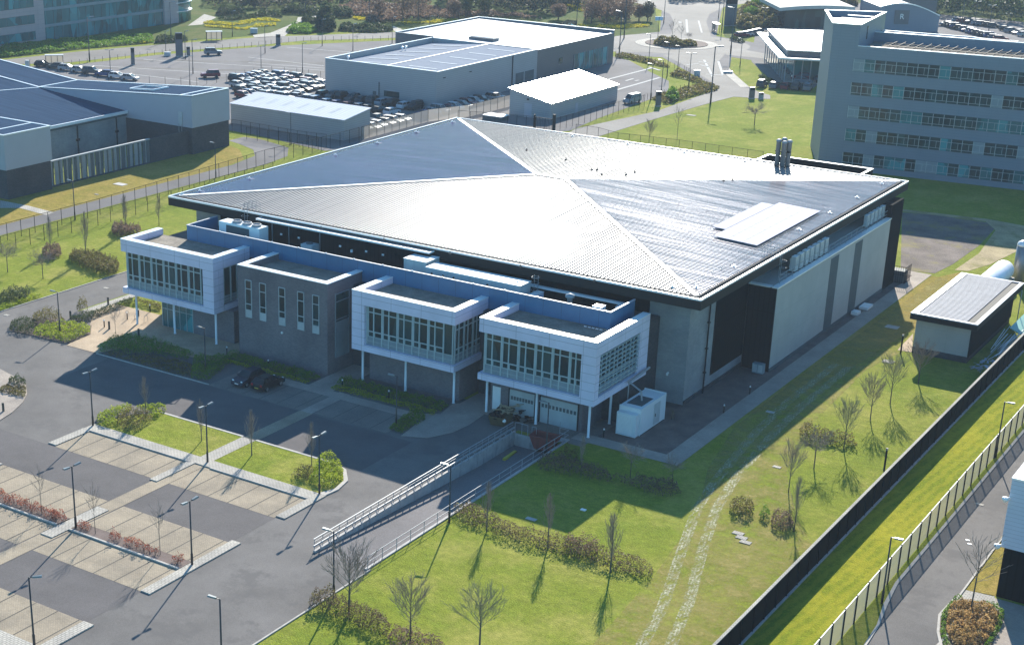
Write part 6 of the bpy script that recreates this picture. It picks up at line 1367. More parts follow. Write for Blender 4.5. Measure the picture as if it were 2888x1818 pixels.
# far shrubs, flower drifts and woods
far = [
 ('hedge', 'long dark planting in front of the green glass facade', [(1,1,0,480),(1,1,0,420),(1,1,420,385),(1,1,900,340),(1,1,1380,330),(1,1,1390,390),(1,1,700,450),(1,1,0,530)], 1.0, 'l_green'),
 ('shrub', 'dark bushes at the foot of the tall dark totem', [(1,1,1400,400),(1,1,1420,350),(1,1,1690,355),(1,1,1700,380),(1,1,1560,395)], 1.4, 'l_dark'),
 ('shrub', 'dark shrubs below the curved sunshades of the glass office', [(1,1,1950,140),(1,1,1990,110),(1,1,2220,110),(1,1,2230,140),(1,1,2050,150)], 2.0, 'l_dark'),
 ('hedge', 'dark curving hedge above the daffodil bank', [(1,1,1965,180),(1,1,2200,160),(1,1,2408,120),(2,1,300,135),(2,1,310,165),(2,1,160,150),(1,1,2300,165),(1,1,2100,190)], 1.2, 'l_dark'),
 ('shrub', 'oval dark green shrub bed beside the garden path junction', [(2,1,340,290),(2,1,400,240),(2,1,560,240),(2,1,625,290),(2,1,560,312),(2,1,420,312)], 1.5, 'l_green'),
 ('evergreen_tree', 'large rounded dark evergreen among the shrubs left of the showroom', [(2,1,600,270),(2,1,640,220),(2,1,770,220),(2,1,795,280),(2,1,700,300)], 5.5, 'l_dark'),
 ('shrub', 'dark shrubs at the head of the garden path', [(2,1,480,205),(2,1,500,180),(2,1,600,185),(2,1,620,215),(2,1,540,220)], 2.0, 'l_dark'),
 ('shrub', 'dark rounded shrub mass above the lawn left of the showroom', [(2,1,735,150),(2,1,760,110),(2,1,930,125),(2,1,950,160),(2,1,850,172)], 2.5, 'l_dark'),
 ('shrub', 'dark shrub left of the long low hedge near the showroom', [(2,1,815,285),(2,1,840,240),(2,1,940,245),(2,1,950,290)], 1.8, 'l_dark'),
 ('hedge', 'long dark hedge beside the main road left of the showroom', [(2,1,910,295),(2,1,930,260),(2,1,1100,265),(2,1,1310,265),(2,1,1310,290),(2,1,1120,302)], 1.6, 'l_dark'),
 ('hedge', 'dark hedge with a red tinge behind the small lawn', [(2,1,1060,200),(2,1,1080,180),(2,1,1330,180),(2,1,1340,205),(2,1,1150,215)], 1.6, 'l_brown'),
 ('hedge', 'long dark shrub bank below the wood at the upper left', [(2,1,290,130),(2,1,340,95),(2,1,500,100),(2,1,660,125),(2,1,640,145),(2,1,450,140)], 2.0, 'l_dark'),
 ('shrub', 'dark clump in the middle of the small roundabout', [(3,1,1425,415),(3,1,1430,385),(3,1,1600,390),(3,1,1810,405),(3,1,1815,430),(3,1,1600,440)], 1.9, 'l_mixed'),
 ('shrub', 'green scrub along the post line beside the yard', [(3,1,1080,500),(3,1,1250,510),(3,1,1420,560),(3,1,1560,600),(3,1,1560,620),(3,1,1380,585),(3,1,1200,540),(3,1,1080,530)], .9, 'l_mixed'),
 ('shrub', 'long scrub bed between the access road and the yard', [(3,1,1560,690),(3,1,1640,640),(3,1,1760,690),(3,1,1900,760),(3,1,2020,800),(3,1,1980,830),(3,1,1700,900),(3,1,1540,950),(3,1,1400,900),(3,1,1560,840),(3,1,1840,770),(3,1,1700,720)], .9, 'l_mixed'),
 ('shrub', 'rounded green bush at the lower end of the scrub bed', [(3,1,1530,900),(3,1,1550,860),(3,1,1630,860),(3,1,1650,910),(3,1,1600,940)], 2.2, 'l_green'),
 ('shrub', 'low dark scrub beneath the thin conifers right of the roundabout', [(3,1,2110,370),(3,1,2130,345),(3,1,2250,385),(3,1,2220,400)], 1.3, 'l_dark'),
 ('shrub', 'brown and green scrub beyond the tall dark totem', [(3,1,2170,250),(3,1,2180,130),(3,1,2300,60),(3,1,2408,50),(4,1,60,110),(4,1,200,150),(4,1,180,260),(4,1,0,262),(3,1,2300,290)], 3.0, 'l_mixed'),
 ('shrub', 'dark scrub under the glass showroom at the lawn edge', [(4,1,0,700),(4,1,60,760),(4,1,180,800),(4,1,420,830),(4,1,420,800),(4,1,180,775),(4,1,60,700)], 1.2, 'l_dark'),
 ('shrub', 'rough planting behind the curved showroom at the top', [(4,1,0,30),(4,1,60,-10),(4,1,500,-20),(4,1,900,20),(4,1,900,60),(4,1,300,40)], 3.5, 'l_mixed'),
]
for nm, lab, pts, h, mt in far: shrub(nm, lab, pts, h, mt, 14 if h < 3 else 9, .55 if h < 3 else .7, 'tree' if 'tree' in nm else nm, edge=1.5, bumps=.35)
def stuff(name, label, pts, h, mat, n, size, bumps=.2, edge=2, cat=None):
    P = wpoly(pts); cx_ = sum(p[0] for p in P)/len(P); cy_ = sum(p[1] for p in P)/len(P)
    o = leafmass(P, h, n, size, int(abs(cx_)) % 991, .05, bumps, edge).build(name, M[mat], None, origin=(cx_, cy_, 0)); tag(o, label, cat or name.replace('_', ' '), kind='stuff'); return o
daff = [([(1,1,1840,205),(1,1,1900,195),(1,1,2100,215),(1,1,2250,185),(1,1,2408,165),(2,1,290,185),(2,1,290,200),(2,1,80,190),(1,1,2260,215),(1,1,2110,235),(1,1,1850,220)], 'upper drift of daffodils on the bank by the glass office'),
 ([(1,1,1850,232),(1,1,2080,245),(1,1,2180,262),(1,1,2300,235),(2,1,60,222),(2,1,250,215),(2,1,250,235),(2,1,40,255),(1,1,2220,275),(1,1,2050,262),(1,1,1850,245)], 'lower drift of daffodils on the bank by the glass office'),
 ([(1,1,1180,385),(1,1,1240,350),(1,1,1340,352),(1,1,1385,380),(1,1,1300,400)], 'patch of daffodils beside the dark planting of the glass office'),
 ([(2,1,945,170),(2,1,960,152),(2,1,1110,165),(2,1,1120,185),(2,1,1000,188)], 'small daffodil patch above the lawn left of the showroom'),
 ([(2,1,1380,205),(2,1,1600,205),(2,1,1760,185),(2,1,1900,178),(2,1,1900,192),(2,1,1700,212),(2,1,1400,220)], 'daffodil line behind the left roof edge of the showroom'),
 ([(3,1,620,38),(3,1,730,32),(3,1,825,55),(3,1,790,110),(3,1,700,95)], 'daffodils in a clearing above the pond'),
 ([(3,1,735,228),(3,1,880,240),(3,1,940,232),(3,1,1100,232),(3,1,1385,222),(3,1,1385,245),(3,1,1150,262),(3,1,960,255),(3,1,740,245)], 'daffodil line on the lawn between pond and roundabout')]
for pts, lab in daff: stuff('daffodils', lab, pts, .35, 'l_daff', 2600, .4, .5, .3, 'flowers')
stuff('reeds', 'straw brown reeds and twigs around the pond and the wood edge', [(2,1,700,120),(2,1,900,60),(2,1,1100,60),(2,1,1340,60),(2,1,1900,120),(2,1,2408,150),(3,1,430,190),(3,1,100,165),(2,1,1980,170),(2,1,1500,185),(2,1,1340,190),(2,1,900,150)], 1.8, 'l_brown', 9000, .8)
stuff('wood', 'brown leafless wood beyond the pond', [(3,1,790,210),(3,1,830,60),(3,1,1180,40),(3,1,1230,190),(3,1,1100,215)], 6, 'l_brown', 6000, .8)
stuff('wood', 'dark wood along the top edge above the showroom', [(2,1,1700,90),(2,1,1750,-60),(3,1,1100,-80),(3,1,1130,30),(3,1,780,60),(3,1,600,130),(3,1,430,150),(3,1,0,120),(2,1,2100,110)], 8, 'l_wood', 14000, 1.1)
stuff('wood', 'hazy scrub wood along the top edge at the upper left', [(1,1,1850,60),(1,1,1850,-60),(2,1,200,-120),(2,1,1500,-160),(2,1,1700,-60),(2,1,1650,30),(2,1,1200,50),(2,1,800,60),(2,1,500,90),(2,1,100,95),(1,1,2200,90)], 4, 'l_wood', 14000, 1.0)
stuff('wood', 'green brown wood filling the upper right corner', [(4,1,1350,120),(4,1,1000,40),(4,1,1000,-120),(4,1,2600,-200),(4,1,2700,260),(4,1,2200,200),(4,1,1700,160)], 9, 'l_woodg', 20000, 1.3)
stuff('wood', 'dark wooded strip at the top centre beyond the junction', [(3,1,1560,20),(3,1,1560,-120),(4,1,-200,-160),(4,1,900,-160),(4,1,900,-30),(4,1,0,-30),(3,1,2000,5)], 7, 'l_wood', 12000, 1.2)
# bare far trees standing out of the wood
def farcrown(q, h, r, mat, name, lab, rnd_s):
    c = G(q); t = thing(name, lab, 'tree', c); rnd = random.Random(rnd_s); mb = MB()
    for i in range(1500):
        v = Vector((rnd.gauss(0,1), rnd.gauss(0,1), rnd.gauss(0,1))).normalized()*(rnd.random()**.4); p = Vector((c.x+v.x*r*(1+.3*noise.noise(v*2)), c.y+v.y*r, h*.58+v.z*h*.42)); s = .45*rnd.uniform(.6,1.4)
        a = Vector((rnd.gauss(0,1), rnd.gauss(0,1), rnd.gauss(0,1))).normalized(); b = a.cross(Vector((rnd.gauss(0,1), rnd.gauss(0,1), rnd.gauss(0,1)))).normalized(); mb.quad(p-a*s*.5, p+b*s*.3, p+a*s*.5, p-b*s*.3)
    mb.build('crown', M[mat], t); MB().tube((c.x, c.y, 0), (c.x, c.y, h*.7), .22, .08, 6).build('trunk', M['bark'], t)
for i, (q, h, r, mt, lab) in enumerate((
 ((2,1,1400,190), 9, 3.4, 'l_brown', 'tall brown leafless tree left of the showroom roof'), ((2,1,1540,185), 10, 4, 'l_brown', 'tallest brown leafless tree above the showroom roof'), ((2,1,1180,175), 7, 3, 'l_brown', 'brown leafless tree behind the small daffodil patch'),
 ((2,1,1860,170), 6, 2.4, 'l_brown', 'small pale brown tree between the brown wood and the conifers'), ((2,1,1970,155), 7, 2.4, 'l_dark', 'dark conifer left of its twin above the showroom'), ((2,1,2140,155), 7, 2.4, 'l_dark', 'dark conifer right of its twin above the showroom'),
 ((3,1,860,210), 9, 3.6, 'l_brown', 'purple brown leafless tree beside the daffodil clearing'), ((3,1,1000,215), 10, 4, 'l_brown', 'broad leafless tree in the middle of the brown wood'), ((3,1,1170,200), 9, 3.5, 'l_brown', 'leafless tree at the right edge of the brown wood'),
 ((3,1,1290,190), 5, 2, 'l_brown', 'slender tree at the lawn corner beside the road'), ((3,1,1370,190), 6, 2.2, 'l_wood', 'slender dark tree next to the footpath at the junction'), ((3,1,560,180), 5, 2.6, 'l_brown', 'reddish tree overhanging the pond'),
 ((2,1,500,60), 7, 3, 'l_wood', 'hazy tree left of the garden path at the top'), ((2,1,720,70), 7, 3, 'l_brown', 'hazy brown tree at the top near the winding path'), ((1,1,2300,70), 6, 3, 'l_wood', 'hazy tree right of the curved glass at the top'),
 ((3,1,2300,190), 4.5, 2.6, 'l_green', 'yellow green tree beyond the tall dark totem'), ((3,1,2370,120), 5, 2.8, 'l_green', 'light green tree near the top right of the junction'))):
    farcrown(q, h, r, mt, 'bare_tree' if 'brown' in mt or 'wood' in mt else 'evergreen_tree', lab, 300+i)
# ================================================================ CARS
CARCOL = {'silver': (0.30,0.31,0.33), 'white': (0.55,0.55,0.56), 'black': (0.012,0.013,0.016), 'grey': (0.16,0.17,0.19), 'blue': (0.03,0.06,0.18), 'dark red': (0.16,0.015,0.025), 'red': (0.42,0.03,0.03), 'dark blue': (0.010,0.015,0.030), 'dark grey': (0.06,0.065,0.07), 'pale blue': (0.30,0.38,0.45)}
for k, c in CARCOL.items():
    mt, nt, b = base('car_'+k.replace(' ', '_'), .45, 0, .25); b.inputs['Base Color'].default_value = (*c, 1); b.inputs['Coat Weight'].default_value = .25; b.inputs['Coat Roughness'].default_value = .05; M['car_'+k] = mt
def sect(mb, prof, hw, top_in=0.0):
    """extrude a closed side profile [(x,z)] to half width hw (a number, or one per point)"""
    n = len(prof); k = len(mb.v)
    for s in (-1, 1):
        for i, (x, z) in enumerate(prof): mb.v.append((x, s*(hw[i] if isinstance(hw, list) else hw), z))
    mb.f.append(tuple(k+i for i in range(n))); mb.f.append(tuple(k+n+i for i in range(n))[::-1])
    for i in range(n): mb.f.append((k+i, k+n+i, k+n+(i+1)%n, k+(i+1)%n))
KIND = {  # length, body profile (x,z), widths; glasshouse bottom and top (x0,x1 at zb, x0,x1 at zt)
 'hatchback': (4.0, [(-2.0,.35),(-1.98,.85),(-1.9,1.0),(-1.2,1.02),(.55,.98),(1.55,.84),(1.92,.70),(2.0,.5),(2.0,.3),(-1.95,.28)], (-1.85,.95,-1.45,.25,.98,1.45)),
 'estate': (4.5, [(-2.25,.35),(-2.25,.9),(-2.15,1.02),(-1.2,1.04),(.7,1.0),(1.8,.86),(2.18,.72),(2.25,.5),(2.25,.3),(-2.2,.28)], (-2.1,1.05,-1.75,.3,1.0,1.47)),
 'off-roader': (4.6, [(-2.3,.45),(-2.3,1.1),(-2.2,1.2),(-1.2,1.2),(.85,1.17),(2.0,1.05),(2.25,.9),(2.3,.6),(2.3,.4),(-2.25,.38)], (-2.15,1.0,-1.95,.45,1.15,1.80)),
 'van': (4.9, [(-2.45,.4),(-2.45,1.2),(-2.4,1.3),(-1.2,1.3),(1.2,1.25),(2.2,1.0),(2.4,.8),(2.45,.55),(2.45,.35),(-2.4,.35)], (-2.35,1.75,-2.3,.9,1.25,2.0))}
def car_proto(kind, near=False):
    L, prof, (a0, a1, b0, b1, zb, zt) = KIND[kind]; r = thing('parked_car', None, None, (0,0,0)); hw = .86
    body = MB(); sect(body, prof, [hw-.04 if z > .95 or z < .32 or abs(x) > L/2-.03 else hw for x, z in prof])
    # roof skin and pillars carry the body colour
    body.v += [(b0,-.62,zt),(b1,-.62,zt),(b1,.62,zt),(b0,.62,zt),(b0+.05,-.58,zt+.05),(b1-.1,-.58,zt+.05),(b1-.1,.58,zt+.05),(b0+.05,.58,zt+.05)]; k = len(body.v)-8
    for f in ((0,3,2,1),(4,5,6,7),(0,1,5,4),(1,2,6,5),(2,3,7,6),(3,0,4,7)): body.f.append(tuple(k+i for i in f))
    for s in (-1, 1):
        for (xa, xb) in ((a0+.03, b0+.04), (a1-.05, b1-.02), ((a0+a1)/2-.05, (b0+b1)/2-.05)): body.beam((xa, s*.80, zb), (xb, s*.625, zt+.01), .07, .05)
    bo = body.build('body', M['car_silver'], r, local=True)
    gl = MB(); gl.v += [(a0,-.79,zb-.02),(a1,-.79,zb-.02),(a1,.79,zb-.02),(a0,.79,zb-.02),(b0,-.61,zt),(b1,-.61,zt),(b1,.61,zt),(b0,.61,zt)]
    for f in ((0,3,2,1),(4,5,6,7),(0,1,5,4),(1,2,6,5),(2,3,7,6),(3,0,4,7)): gl.f.append(f)
    gl.build('windows', M['carglass'], r, local=True)
    wr = .31 if kind in ('hatchback', 'estate') else .37
    for sx in (-1, 1):
        for sy in (-1, 1):
            w = MB().lathe([(wr-.05,-.1),(wr,-.07),(wr,.07),(wr-.05,.1)], (sx*L*.30, sy*.79, wr), 14, 'y').build('wheel', M['tyre'], r, local=True)
            if near: rr = MB().lathe([(wr*.62,-.02),(wr*.55,.02)], (sx*L*.30, sy*.89, wr), 12, 'y').build('rim', M['rim'], None); rr.parent = w
    if near:
        for s in (-1, 1):
            MB().lathe([(.05,-.03),(.16,0),(.12,.06)], (L/2-.14, s*.62, .70), 10, 'x').build('headlight', M['cap'], r, local=True)
            MB().box(-L/2-.01, -L/2+.06, s*.62-.12, s*.62+.12, .72, .95).build('tail_light', M['car_red'], r, local=True)
            MB().box(.55, .72, s*.93-.09, s*.93+.09, .95, 1.06).build('wing_mirror', M['car_black'], r, local=True)
        MB().box(L/2, L/2+.015, -.26, .26, .42, .53).build('number_plate', M['cap'], r, local=True)
        MB().box(-L/2-.015, -L/2, -.26, .26, .45, .56).build('number_plate', M['yellow'], r, local=True)
    for ch in r.children:
        if ch.name.startswith('body'): ch.material_slots[0].link = 'OBJECT'
    return r
CP = {k: car_proto(k) for k in KIND}; CUSED = set()
def car(x, y, rz, kind, colour, label, group, proto=None):
    src = proto or CP[kind]
    if proto is None and kind in CUSED: o = copy_tree(src)
    else:
        o = src
        if proto is None: CUSED.add(kind)
    o.location = (x, y, .025); o.rotation_euler = (0, 0, R(rz)); tag(o, label, 'car', group)
    for ch in o.children:
        if ch.name.startswith('body'): ch.material_slots[0].link = 'OBJECT'; ch.material_slots[0].material = M['car_'+colour]
    return o
nearh = car_proto('hatchback', True); car(26.1, -16.2, -92, 'hatchback', 'dark blue', 'dark blue hatchback parked nose out in the shaded bays, left of the black car', None, nearh)
nearb = car_proto('hatchback', True); car(28.7, -16.0, 90, 'hatchback', 'black', 'small black car parked tail out in the shaded bays beside the dark blue hatchback', None, nearb)
c = G((1,1,1930,500)); car(c.x, c.y, 48, 'off-roader', 'grey', 'large grey off-roader alone at the post line of the far car park', None)
c = G((1,1,1905,705)); car(c.x, c.y, 228, 'off-roader', 'dark red', 'dark red off-roader alone in the far car park in front of the packed cars', None)
c = G((3,1,1228,935)); car(c.x, c.y, 262, 'van', 'silver', 'silver people carrier parked inside the compound fence beside the glaring shed', None)
rc = random.Random(21); pal = ['silver', 'silver', 'silver', 'white', 'black', 'grey', 'grey', 'blue', 'dark grey', 'dark grey', 'silver', 'grey', 'dark red', 'dark blue', 'black', 'dark grey', 'blue', 'dark grey']
kinds = ['hatchback', 'hatchback', 'hatchback', 'estate', 'estate', 'off-roader']
def row(x0, y0, dx, dy, n, rz, desc, grp, jit=.25, skip=0.0, scale=1):
    cnt = {}
    for i in range(n):
        if rc.random() < skip: continue
        k = rc.choice(kinds); c_ = rc.choice(pal); key = (k, c_); cnt[key] = cnt.get(key, 0)+1; o_ = ORD[i] if i < 12 else ('thirteenth', 'fourteenth', 'fifteenth')[i-12]
        car(x0+dx*i+rc.uniform(-jit, jit), y0+dy*i+rc.uniform(-jit, jit)*.4, rz+rc.choice((0, 180))*(1 if rc.random() < .3 else 0)+rc.uniform(-3, 3), k, c_, f'{c_} {k}, {o_} from the near end of the {desc}', grp)
G1 = 'cars packed in the lot behind the long low shed'
for j, (x, ya, n, ds) in enumerate(((-104.0, 136.5, 5, 'leftmost row of the packed lot'), (-99.2, 131.0, 8, 'second row of the packed lot'), (-94.4, 126.5, 9, 'third row of the packed lot'), (-89.6, 121.5, 11, 'fourth row of the packed lot'), (-84.8, 118.5, 11, 'fifth row of the packed lot'))):
    row(x, ya, 0, 2.55, n, 0, ds, G1)
row(-80.2, 114.0, 0, 2.6, 7, 0, 'sixth row of the packed lot', G1)
row(-77.0, 133.6, 2.75, 0, 10, 90, 'row at the warehouse wall', 'cars parked in front of the warehouse')
row(-75.5, 126.0, 2.8, 0, 9, 90, 'second warehouse row', 'cars parked in front of the warehouse', skip=.1)
row(-71.0, 117.5, 2.8, 0, 9, 90, 'third warehouse row', 'cars parked in front of the warehouse', skip=.1)
row(-46.3, 128.0, .05, 2.8, 11, 0, 'warehouse side row', 'cars parked beside the warehouse side wall', skip=.15)
row(-47.0, 104.5, 0, 2.7, 7, 0, 'row behind the pale fence', 'cars parked behind the pale fence panels')
row(-154, 119.5+4, 4.2, -.15, 8, 20, 'row behind the folded roof', 'cars parked behind the left grey building')
row(.5, 221, -1.85, 3.4, 8, 20, 'outer canopy row', 'cars shown inside the glass showroom'); row(5.5, 223, -1.85, 3.4, 8, 60, 'inner canopy row', 'cars shown inside the glass showroom')
c = G((4,1,270,810)); row(c.x-6, c.y-1, 2.6, .6, 6, 100, 'row below the showroom', 'cars parked outside the glass showroom')
c = G((3,1,2290,330)); row(c.x-1, c.y-3, .3, 2.6, 5, 60, 'bunch beside the canopy', 'cars parked left of the glaring canopy')
a, b = G((4,1,1700,235)), G((4,1,2190,370)); d = (b-a)/14; row(a.x, a.y, d.x, d.y, 15, 20, 'front row, far right lot', 'cars in the far right car lot')
a, b = G((4,1,1740,215)), G((4,1,2100,270)); d = (b-a)/8; row(a.x+1, a.y+5, d.x, d.y, 8, 20, 'back row, far right lot', 'cars in the far right car lot', skip=.2)
a, b = G((4,1,2240,280)), G((4,1,2400,330)); d = (b-a)/3; row(a.x, a.y, d.x, d.y, 4, 60, 'right bunch, far right lot', 'cars in the far right car lot')
# ================================================================ SKIPS, BOLLARDS AND SMALL THINGS
def hexm(pts): m_ = MB(); m_.v = [tuple(p) for p in pts]; m_.f = [(0,3,2,1),(0,1,5,4),(1,2,6,5),(2,3,7,6),(3,0,4,7)]; return m_
def skip(name, label, c, rz, mat, L_=3.4, wd=1.7, h=1.15):
    t = thing(name, label, 'skip', c, rz); a, b, w0, w1 = L_/2-.55, L_/2, wd/2-.1, wd/2
    m_ = hexm([(-a,-w0,.05),(a,-w0,.05),(a,w0,.05),(-a,w0,.05),(-b,-w1,h),(b,-w1,h),(b,w1,h),(-b,w1,h)]); m2 = hexm([(-a+.05,-w0+.05,.12),(a-.05,-w0+.05,.12),(a-.05,w0-.05,.12),(-a+.05,w0-.05,.12),(-b+.06,-w1+.05,h),(b-.06,-w1+.05,h),(b-.06,w1-.05,h),(-b+.06,w1-.05,h)])
    n = len(m_.v); m_.v += m2.v; m_.f += [tuple(n+i for i in f[::-1]) for f in m2.f]; m_.build('body', mat, t, local=True)
    rimm = MB()
    for p, q in (((-b,-w1),(b,-w1)), ((b,-w1),(b,w1)), ((b,w1),(-b,w1)), ((-b,w1),(-b,-w1))): rimm.beam((*p,h), (*q,h), .07)
    rimm.build('rim', mat, t, local=True); return t
sk = skip('skip', 'yellow brown skip piled with timber and black bags in front of the garage doors', (54.9, -9.6, .03), R(100), paint('drab_skip', (0.10,0.075,0.035), .7, dirt=.5))
rs = random.Random(3)
mb = MB()
for i in range(26): p = Vector((55.1+rs.uniform(-.6,.6), -8.6+rs.uniform(-1.0,1.0), 1.0+rs.random()*.7)); q = p+Vector((rs.uniform(-1,1), rs.uniform(-.8,.8), rs.uniform(-.15,.2))); mb.beam(p, q, rs.uniform(.1,.3), .04)
o = mb.build('waste_timber', M['timber'], None, origin=(55.1, -8.6, 1)); tag(o, 'heap of broken boards piled on the yellow brown skip', 'waste wood')
mb = MB()
for (x, y, z, r_) in ((54.4,-10.6,1.1,.45), (55.0,-10.9,1.05,.4), (54.9,-10.2,1.25,.4)): mb.lathe([(r_*.3,-r_*.6),(r_,-r_*.2),(r_*.9,r_*.25),(r_*.25,r_*.6)], (x,y,z), 9)
o = mb.build('rubbish_bags', M['dark'], None, origin=(54.7,-10.5,1.1)); tag(o, 'black rubbish bags at the near end of the yellow brown skip', 'rubbish bags')
o = MB().lathe([(.05,-.2),(.2,-.1),(.18,.1),(.05,.2)], (56.0,-10.9,.9), 9).build('white_bag', M['cap'], None, True, origin=(56.0,-10.9,.9)); tag(o, 'small white bag hanging at the skip corner', 'bag')
mb = MB()
for i in range(14): p = Vector((56.3+rs.uniform(-.7,.7), -7.9+rs.uniform(-.7,.7), .1+rs.random()*.9)); q = p+Vector((rs.uniform(-.8,.8), rs.uniform(-.8,.8), rs.uniform(-.3,.3))); mb.beam(p, q, rs.uniform(.2,.5), .06)
o = mb.build('waste_heap', M['dark'], None, origin=(56.3,-7.9,0)); tag(o, 'dark heap of waste between the skip and the first garage door', 'waste heap')
rd_ = skip('skip', 'dull red skip standing at the foot of the dock beside the ramp end wall', (61.3, -11.6, -.6), R(5), M['redskip'], 2.9, 1.7, 1.4)
for i in range(2): pass
ya_, yb_ = G((3,3,68,1268), -1.12), G((3,3,172,1195), -1.22)
o = MB().beam(ya_, yb_, .3, .22).build('wheel_stop', M['yellow'], None, origin=tuple(ya_)); tag(o, 'yellow wheel stop lying on the floor of the ramp', 'wheel stop')
bp = thing('bollard_light', None, None, (0,0,0)); MB().lathe([(.07,0),(.07,.85)], (0,0,0), 8).build('post', M['postb'], bp, local=True); MB().lathe([(.085,.85),(.085,.98),(.05,1.02)], (0,0,0), 8).build('lamp_head', M['cap'], bp, local=True)
bl = [((1,3,2055,320), 'beside the columns path, left of the brick block'), ((2,3,183,440), 'in the hedge in front of the brick block'), ((2,3,853,620), 'at the left end of the middle box hedge'), ((2,3,1273,720), 'in the pale edging of the middle box hedge'), ((3,3,970,1070), 'under the corner of the right white box'), ((3,3,2057,850), 'on the perimeter path edge near the generator'), ((3,3,2292,680), 'farther along the perimeter path edge'),
      ((1,3,2130,90), 'in the dark recess left of the brick block'), ((1,2,1360,1380), 'on the sunny entrance paving, farthest right'), ((1,2,1257,1420), 'on the sunny entrance paving, in the middle'), ((1,2,1153,1450), 'on the sunny entrance paving, left of the middle one'), ((1,3,945,75), 'on the sunny entrance paving, nearest the lime hedge'), ((3,3,1345,690), 'behind the generator container')]
for i, (q, l_) in enumerate(bl):
    o = bp if i == 0 else copy_tree(bp); o.location = G(q); tag(o, 'short white topped bollard light '+l_, 'bollard light', 'white topped bollard lights')
bb = thing('bollard', None, None, (0,0,0)); MB().lathe([(.13,0),(.13,1.0),(.10,1.05)], (0,0,0), 10).build('post', M['bark'], bb, local=True); MB().lathe([(.132,.9),(.132,.93)], (0,0,0), 10).build('band', M['dark'], bb, local=True)
for i, (q, l_) in enumerate((((1,3,990,92), 'near the thin sapling on the entrance paving'), ((1,3,1257,160), 'in shade at the edge of the entrance paving'), ((1,2,980,1315), 'beside the pale footpath by the service road, right hand one'), ((1,2,640,1440), 'beside the pale footpath by the service road, left hand one'), ((1,3,32,840), 'on the kerb island at the left edge'), ((3,3,1595,905), 'behind the generator container in the gravel'))):
    o = bb if i == 0 else copy_tree(bb); o.location = G(q); tag(o, 'brown wooden bollard '+l_, 'bollard', 'wooden bollards')
tp = thing('marker_post', None, None, (0,0,0)); MB().lathe([(.10,0),(.10,2.2)], (0,0,0), 8).build('post', M['dark'], tp, local=True); MB().lathe([(.13,2.2),(.13,2.4)], (0,0,0), 8).build('cap', M['flag'], tp, local=True)
for i, (q, l_) in enumerate((((4,3,1140,1370), 'beside the black boarded fence'), ((4,3,1290,310), 'on the paved patch by the small plant shed'))):
    o = tp if i == 0 else copy_tree(tp); o.location = G(q); tag(o, 'black marker post with pale cap '+l_, 'post', 'black marker posts')
def totem(q, w_, h, lab, mat='metalwall2', d_=.5, rz=.8):
    c = G(q); t = thing('totem_sign', lab, 'sign', c, rz, 'totem signs'); MB().box(-w_/2, w_/2, -d_/2, d_/2, .2, h).build('panel', M[mat], t, local=True); MB().box(-w_/2-.1, w_/2+.1, -d_/2-.1, d_/2+.1, 0, .2).build('base', M['concrete'], t, local=True); MB().box(-w_/2+.1, w_/2-.1, -d_/2-.03, -d_/2, h*.72, h*.95).build('sign_face', M['postb'], t, local=True)
totem((1,1,1625,515), 1.8, 6.0, 'tall dark totem sign at the car park entrance'); totem((1,1,1706,510), .9, 2.4, 'short dark sign just right of the tall dark totem'); totem((1,1,1205,590), .9, 4.2, 'dark sign board on a pole between the bus shelter and the totem'); totem((2,1,272,415), 1.2, 3.0, 'dark totem sign on the verge behind the far car park'); totem((3,1,2112,238), 3.6, 9.0, 'very tall dark totem sign beyond the roundabout'); totem((3,1,1462,965), 1.1, 3.3, 'slim grey totem beside the white barrier line'); totem((3,1,2310,895), 1.2, 2.6, 'dark sign board at the right bend of the access road'); totem((4,1,25,900), 1.0, 1.5, 'low grey green sign at the corner of the far lawn', 'winpanel')
def shelter(q, lab, L_=4.4, rz=.8):
    c = G(q); t = thing('bus_shelter', lab, 'bus shelter', c, rz, 'bus shelters'); MB().box(-L_/2, L_/2, -.8, .8, 2.35, 2.5).build('roof', M['door'], t, local=True); MB().box(-L_/2+.1, L_/2-.1, .62, .66, .3, 2.2).build('glass_panel', M['meshr'], t, local=True); mb = MB()
    for x in (-L_/2+.15, -L_/6, L_/6, L_/2-.15): mb.box(x-.06, x+.06, .58, .70, 0, 2.35)
    for x in (-L_/2+.15, L_/2-.15): mb.box(x-.06, x+.06, -.7, -.58, 0, 2.35)
    mb.build('frame', M['postb'], t, local=True); MB().box(-L_/3, L_/3, .25, .55, .45, .5).build('bench', M['door'], t, local=True)
shelter((1,1,495,590), 'glass bus shelter at the left beside the main road'); shelter((1,1,1940,368), 'bus shelter in front of the daffodil bank'); shelter((3,1,1985,290), 'narrow bus shelter above the roundabout', 4.4, 2.2)
for q, lab, w_, h in (((1,1,1518,510), 'low pale utility cabinet beside the tall dark totem', 1.6, 1.0), ((3,1,1815,690), 'dark utility cabinet beside the road below the roundabout', 1.4, 1.4), ((3,1,2095,665), 'low grey road grille box on the pavement right of the roundabout', 2.2, .5), ((1,1,2300,305), 'pale blue cabinet below the daffodil bank', 2.0, 1.4), ((1,1,250,610), 'pale green cabinet beside the left bus shelter', .9, 1.6)):
    c = G(q); t = thing('utility_cabinet', lab, 'cabinet', c, .5); MB().box(-w_/2, w_/2, -.35, .35, .1, h).build('casing', M['door'], t, local=True); MB().box(-w_/2+.05, w_/2-.05, -.3, .3, 0, .1).build('plinth', M['concrete'], t, local=True); MB().box(-w_/2-.04, w_/2+.04, -.39, .39, h, h+.06).build('lid', M['cap'], t, local=True)
t = thing('roof_hatch_box', 'low dark box with a white top behind the back corner of the big roof', 'tank', G((2,1,2240,1085)))
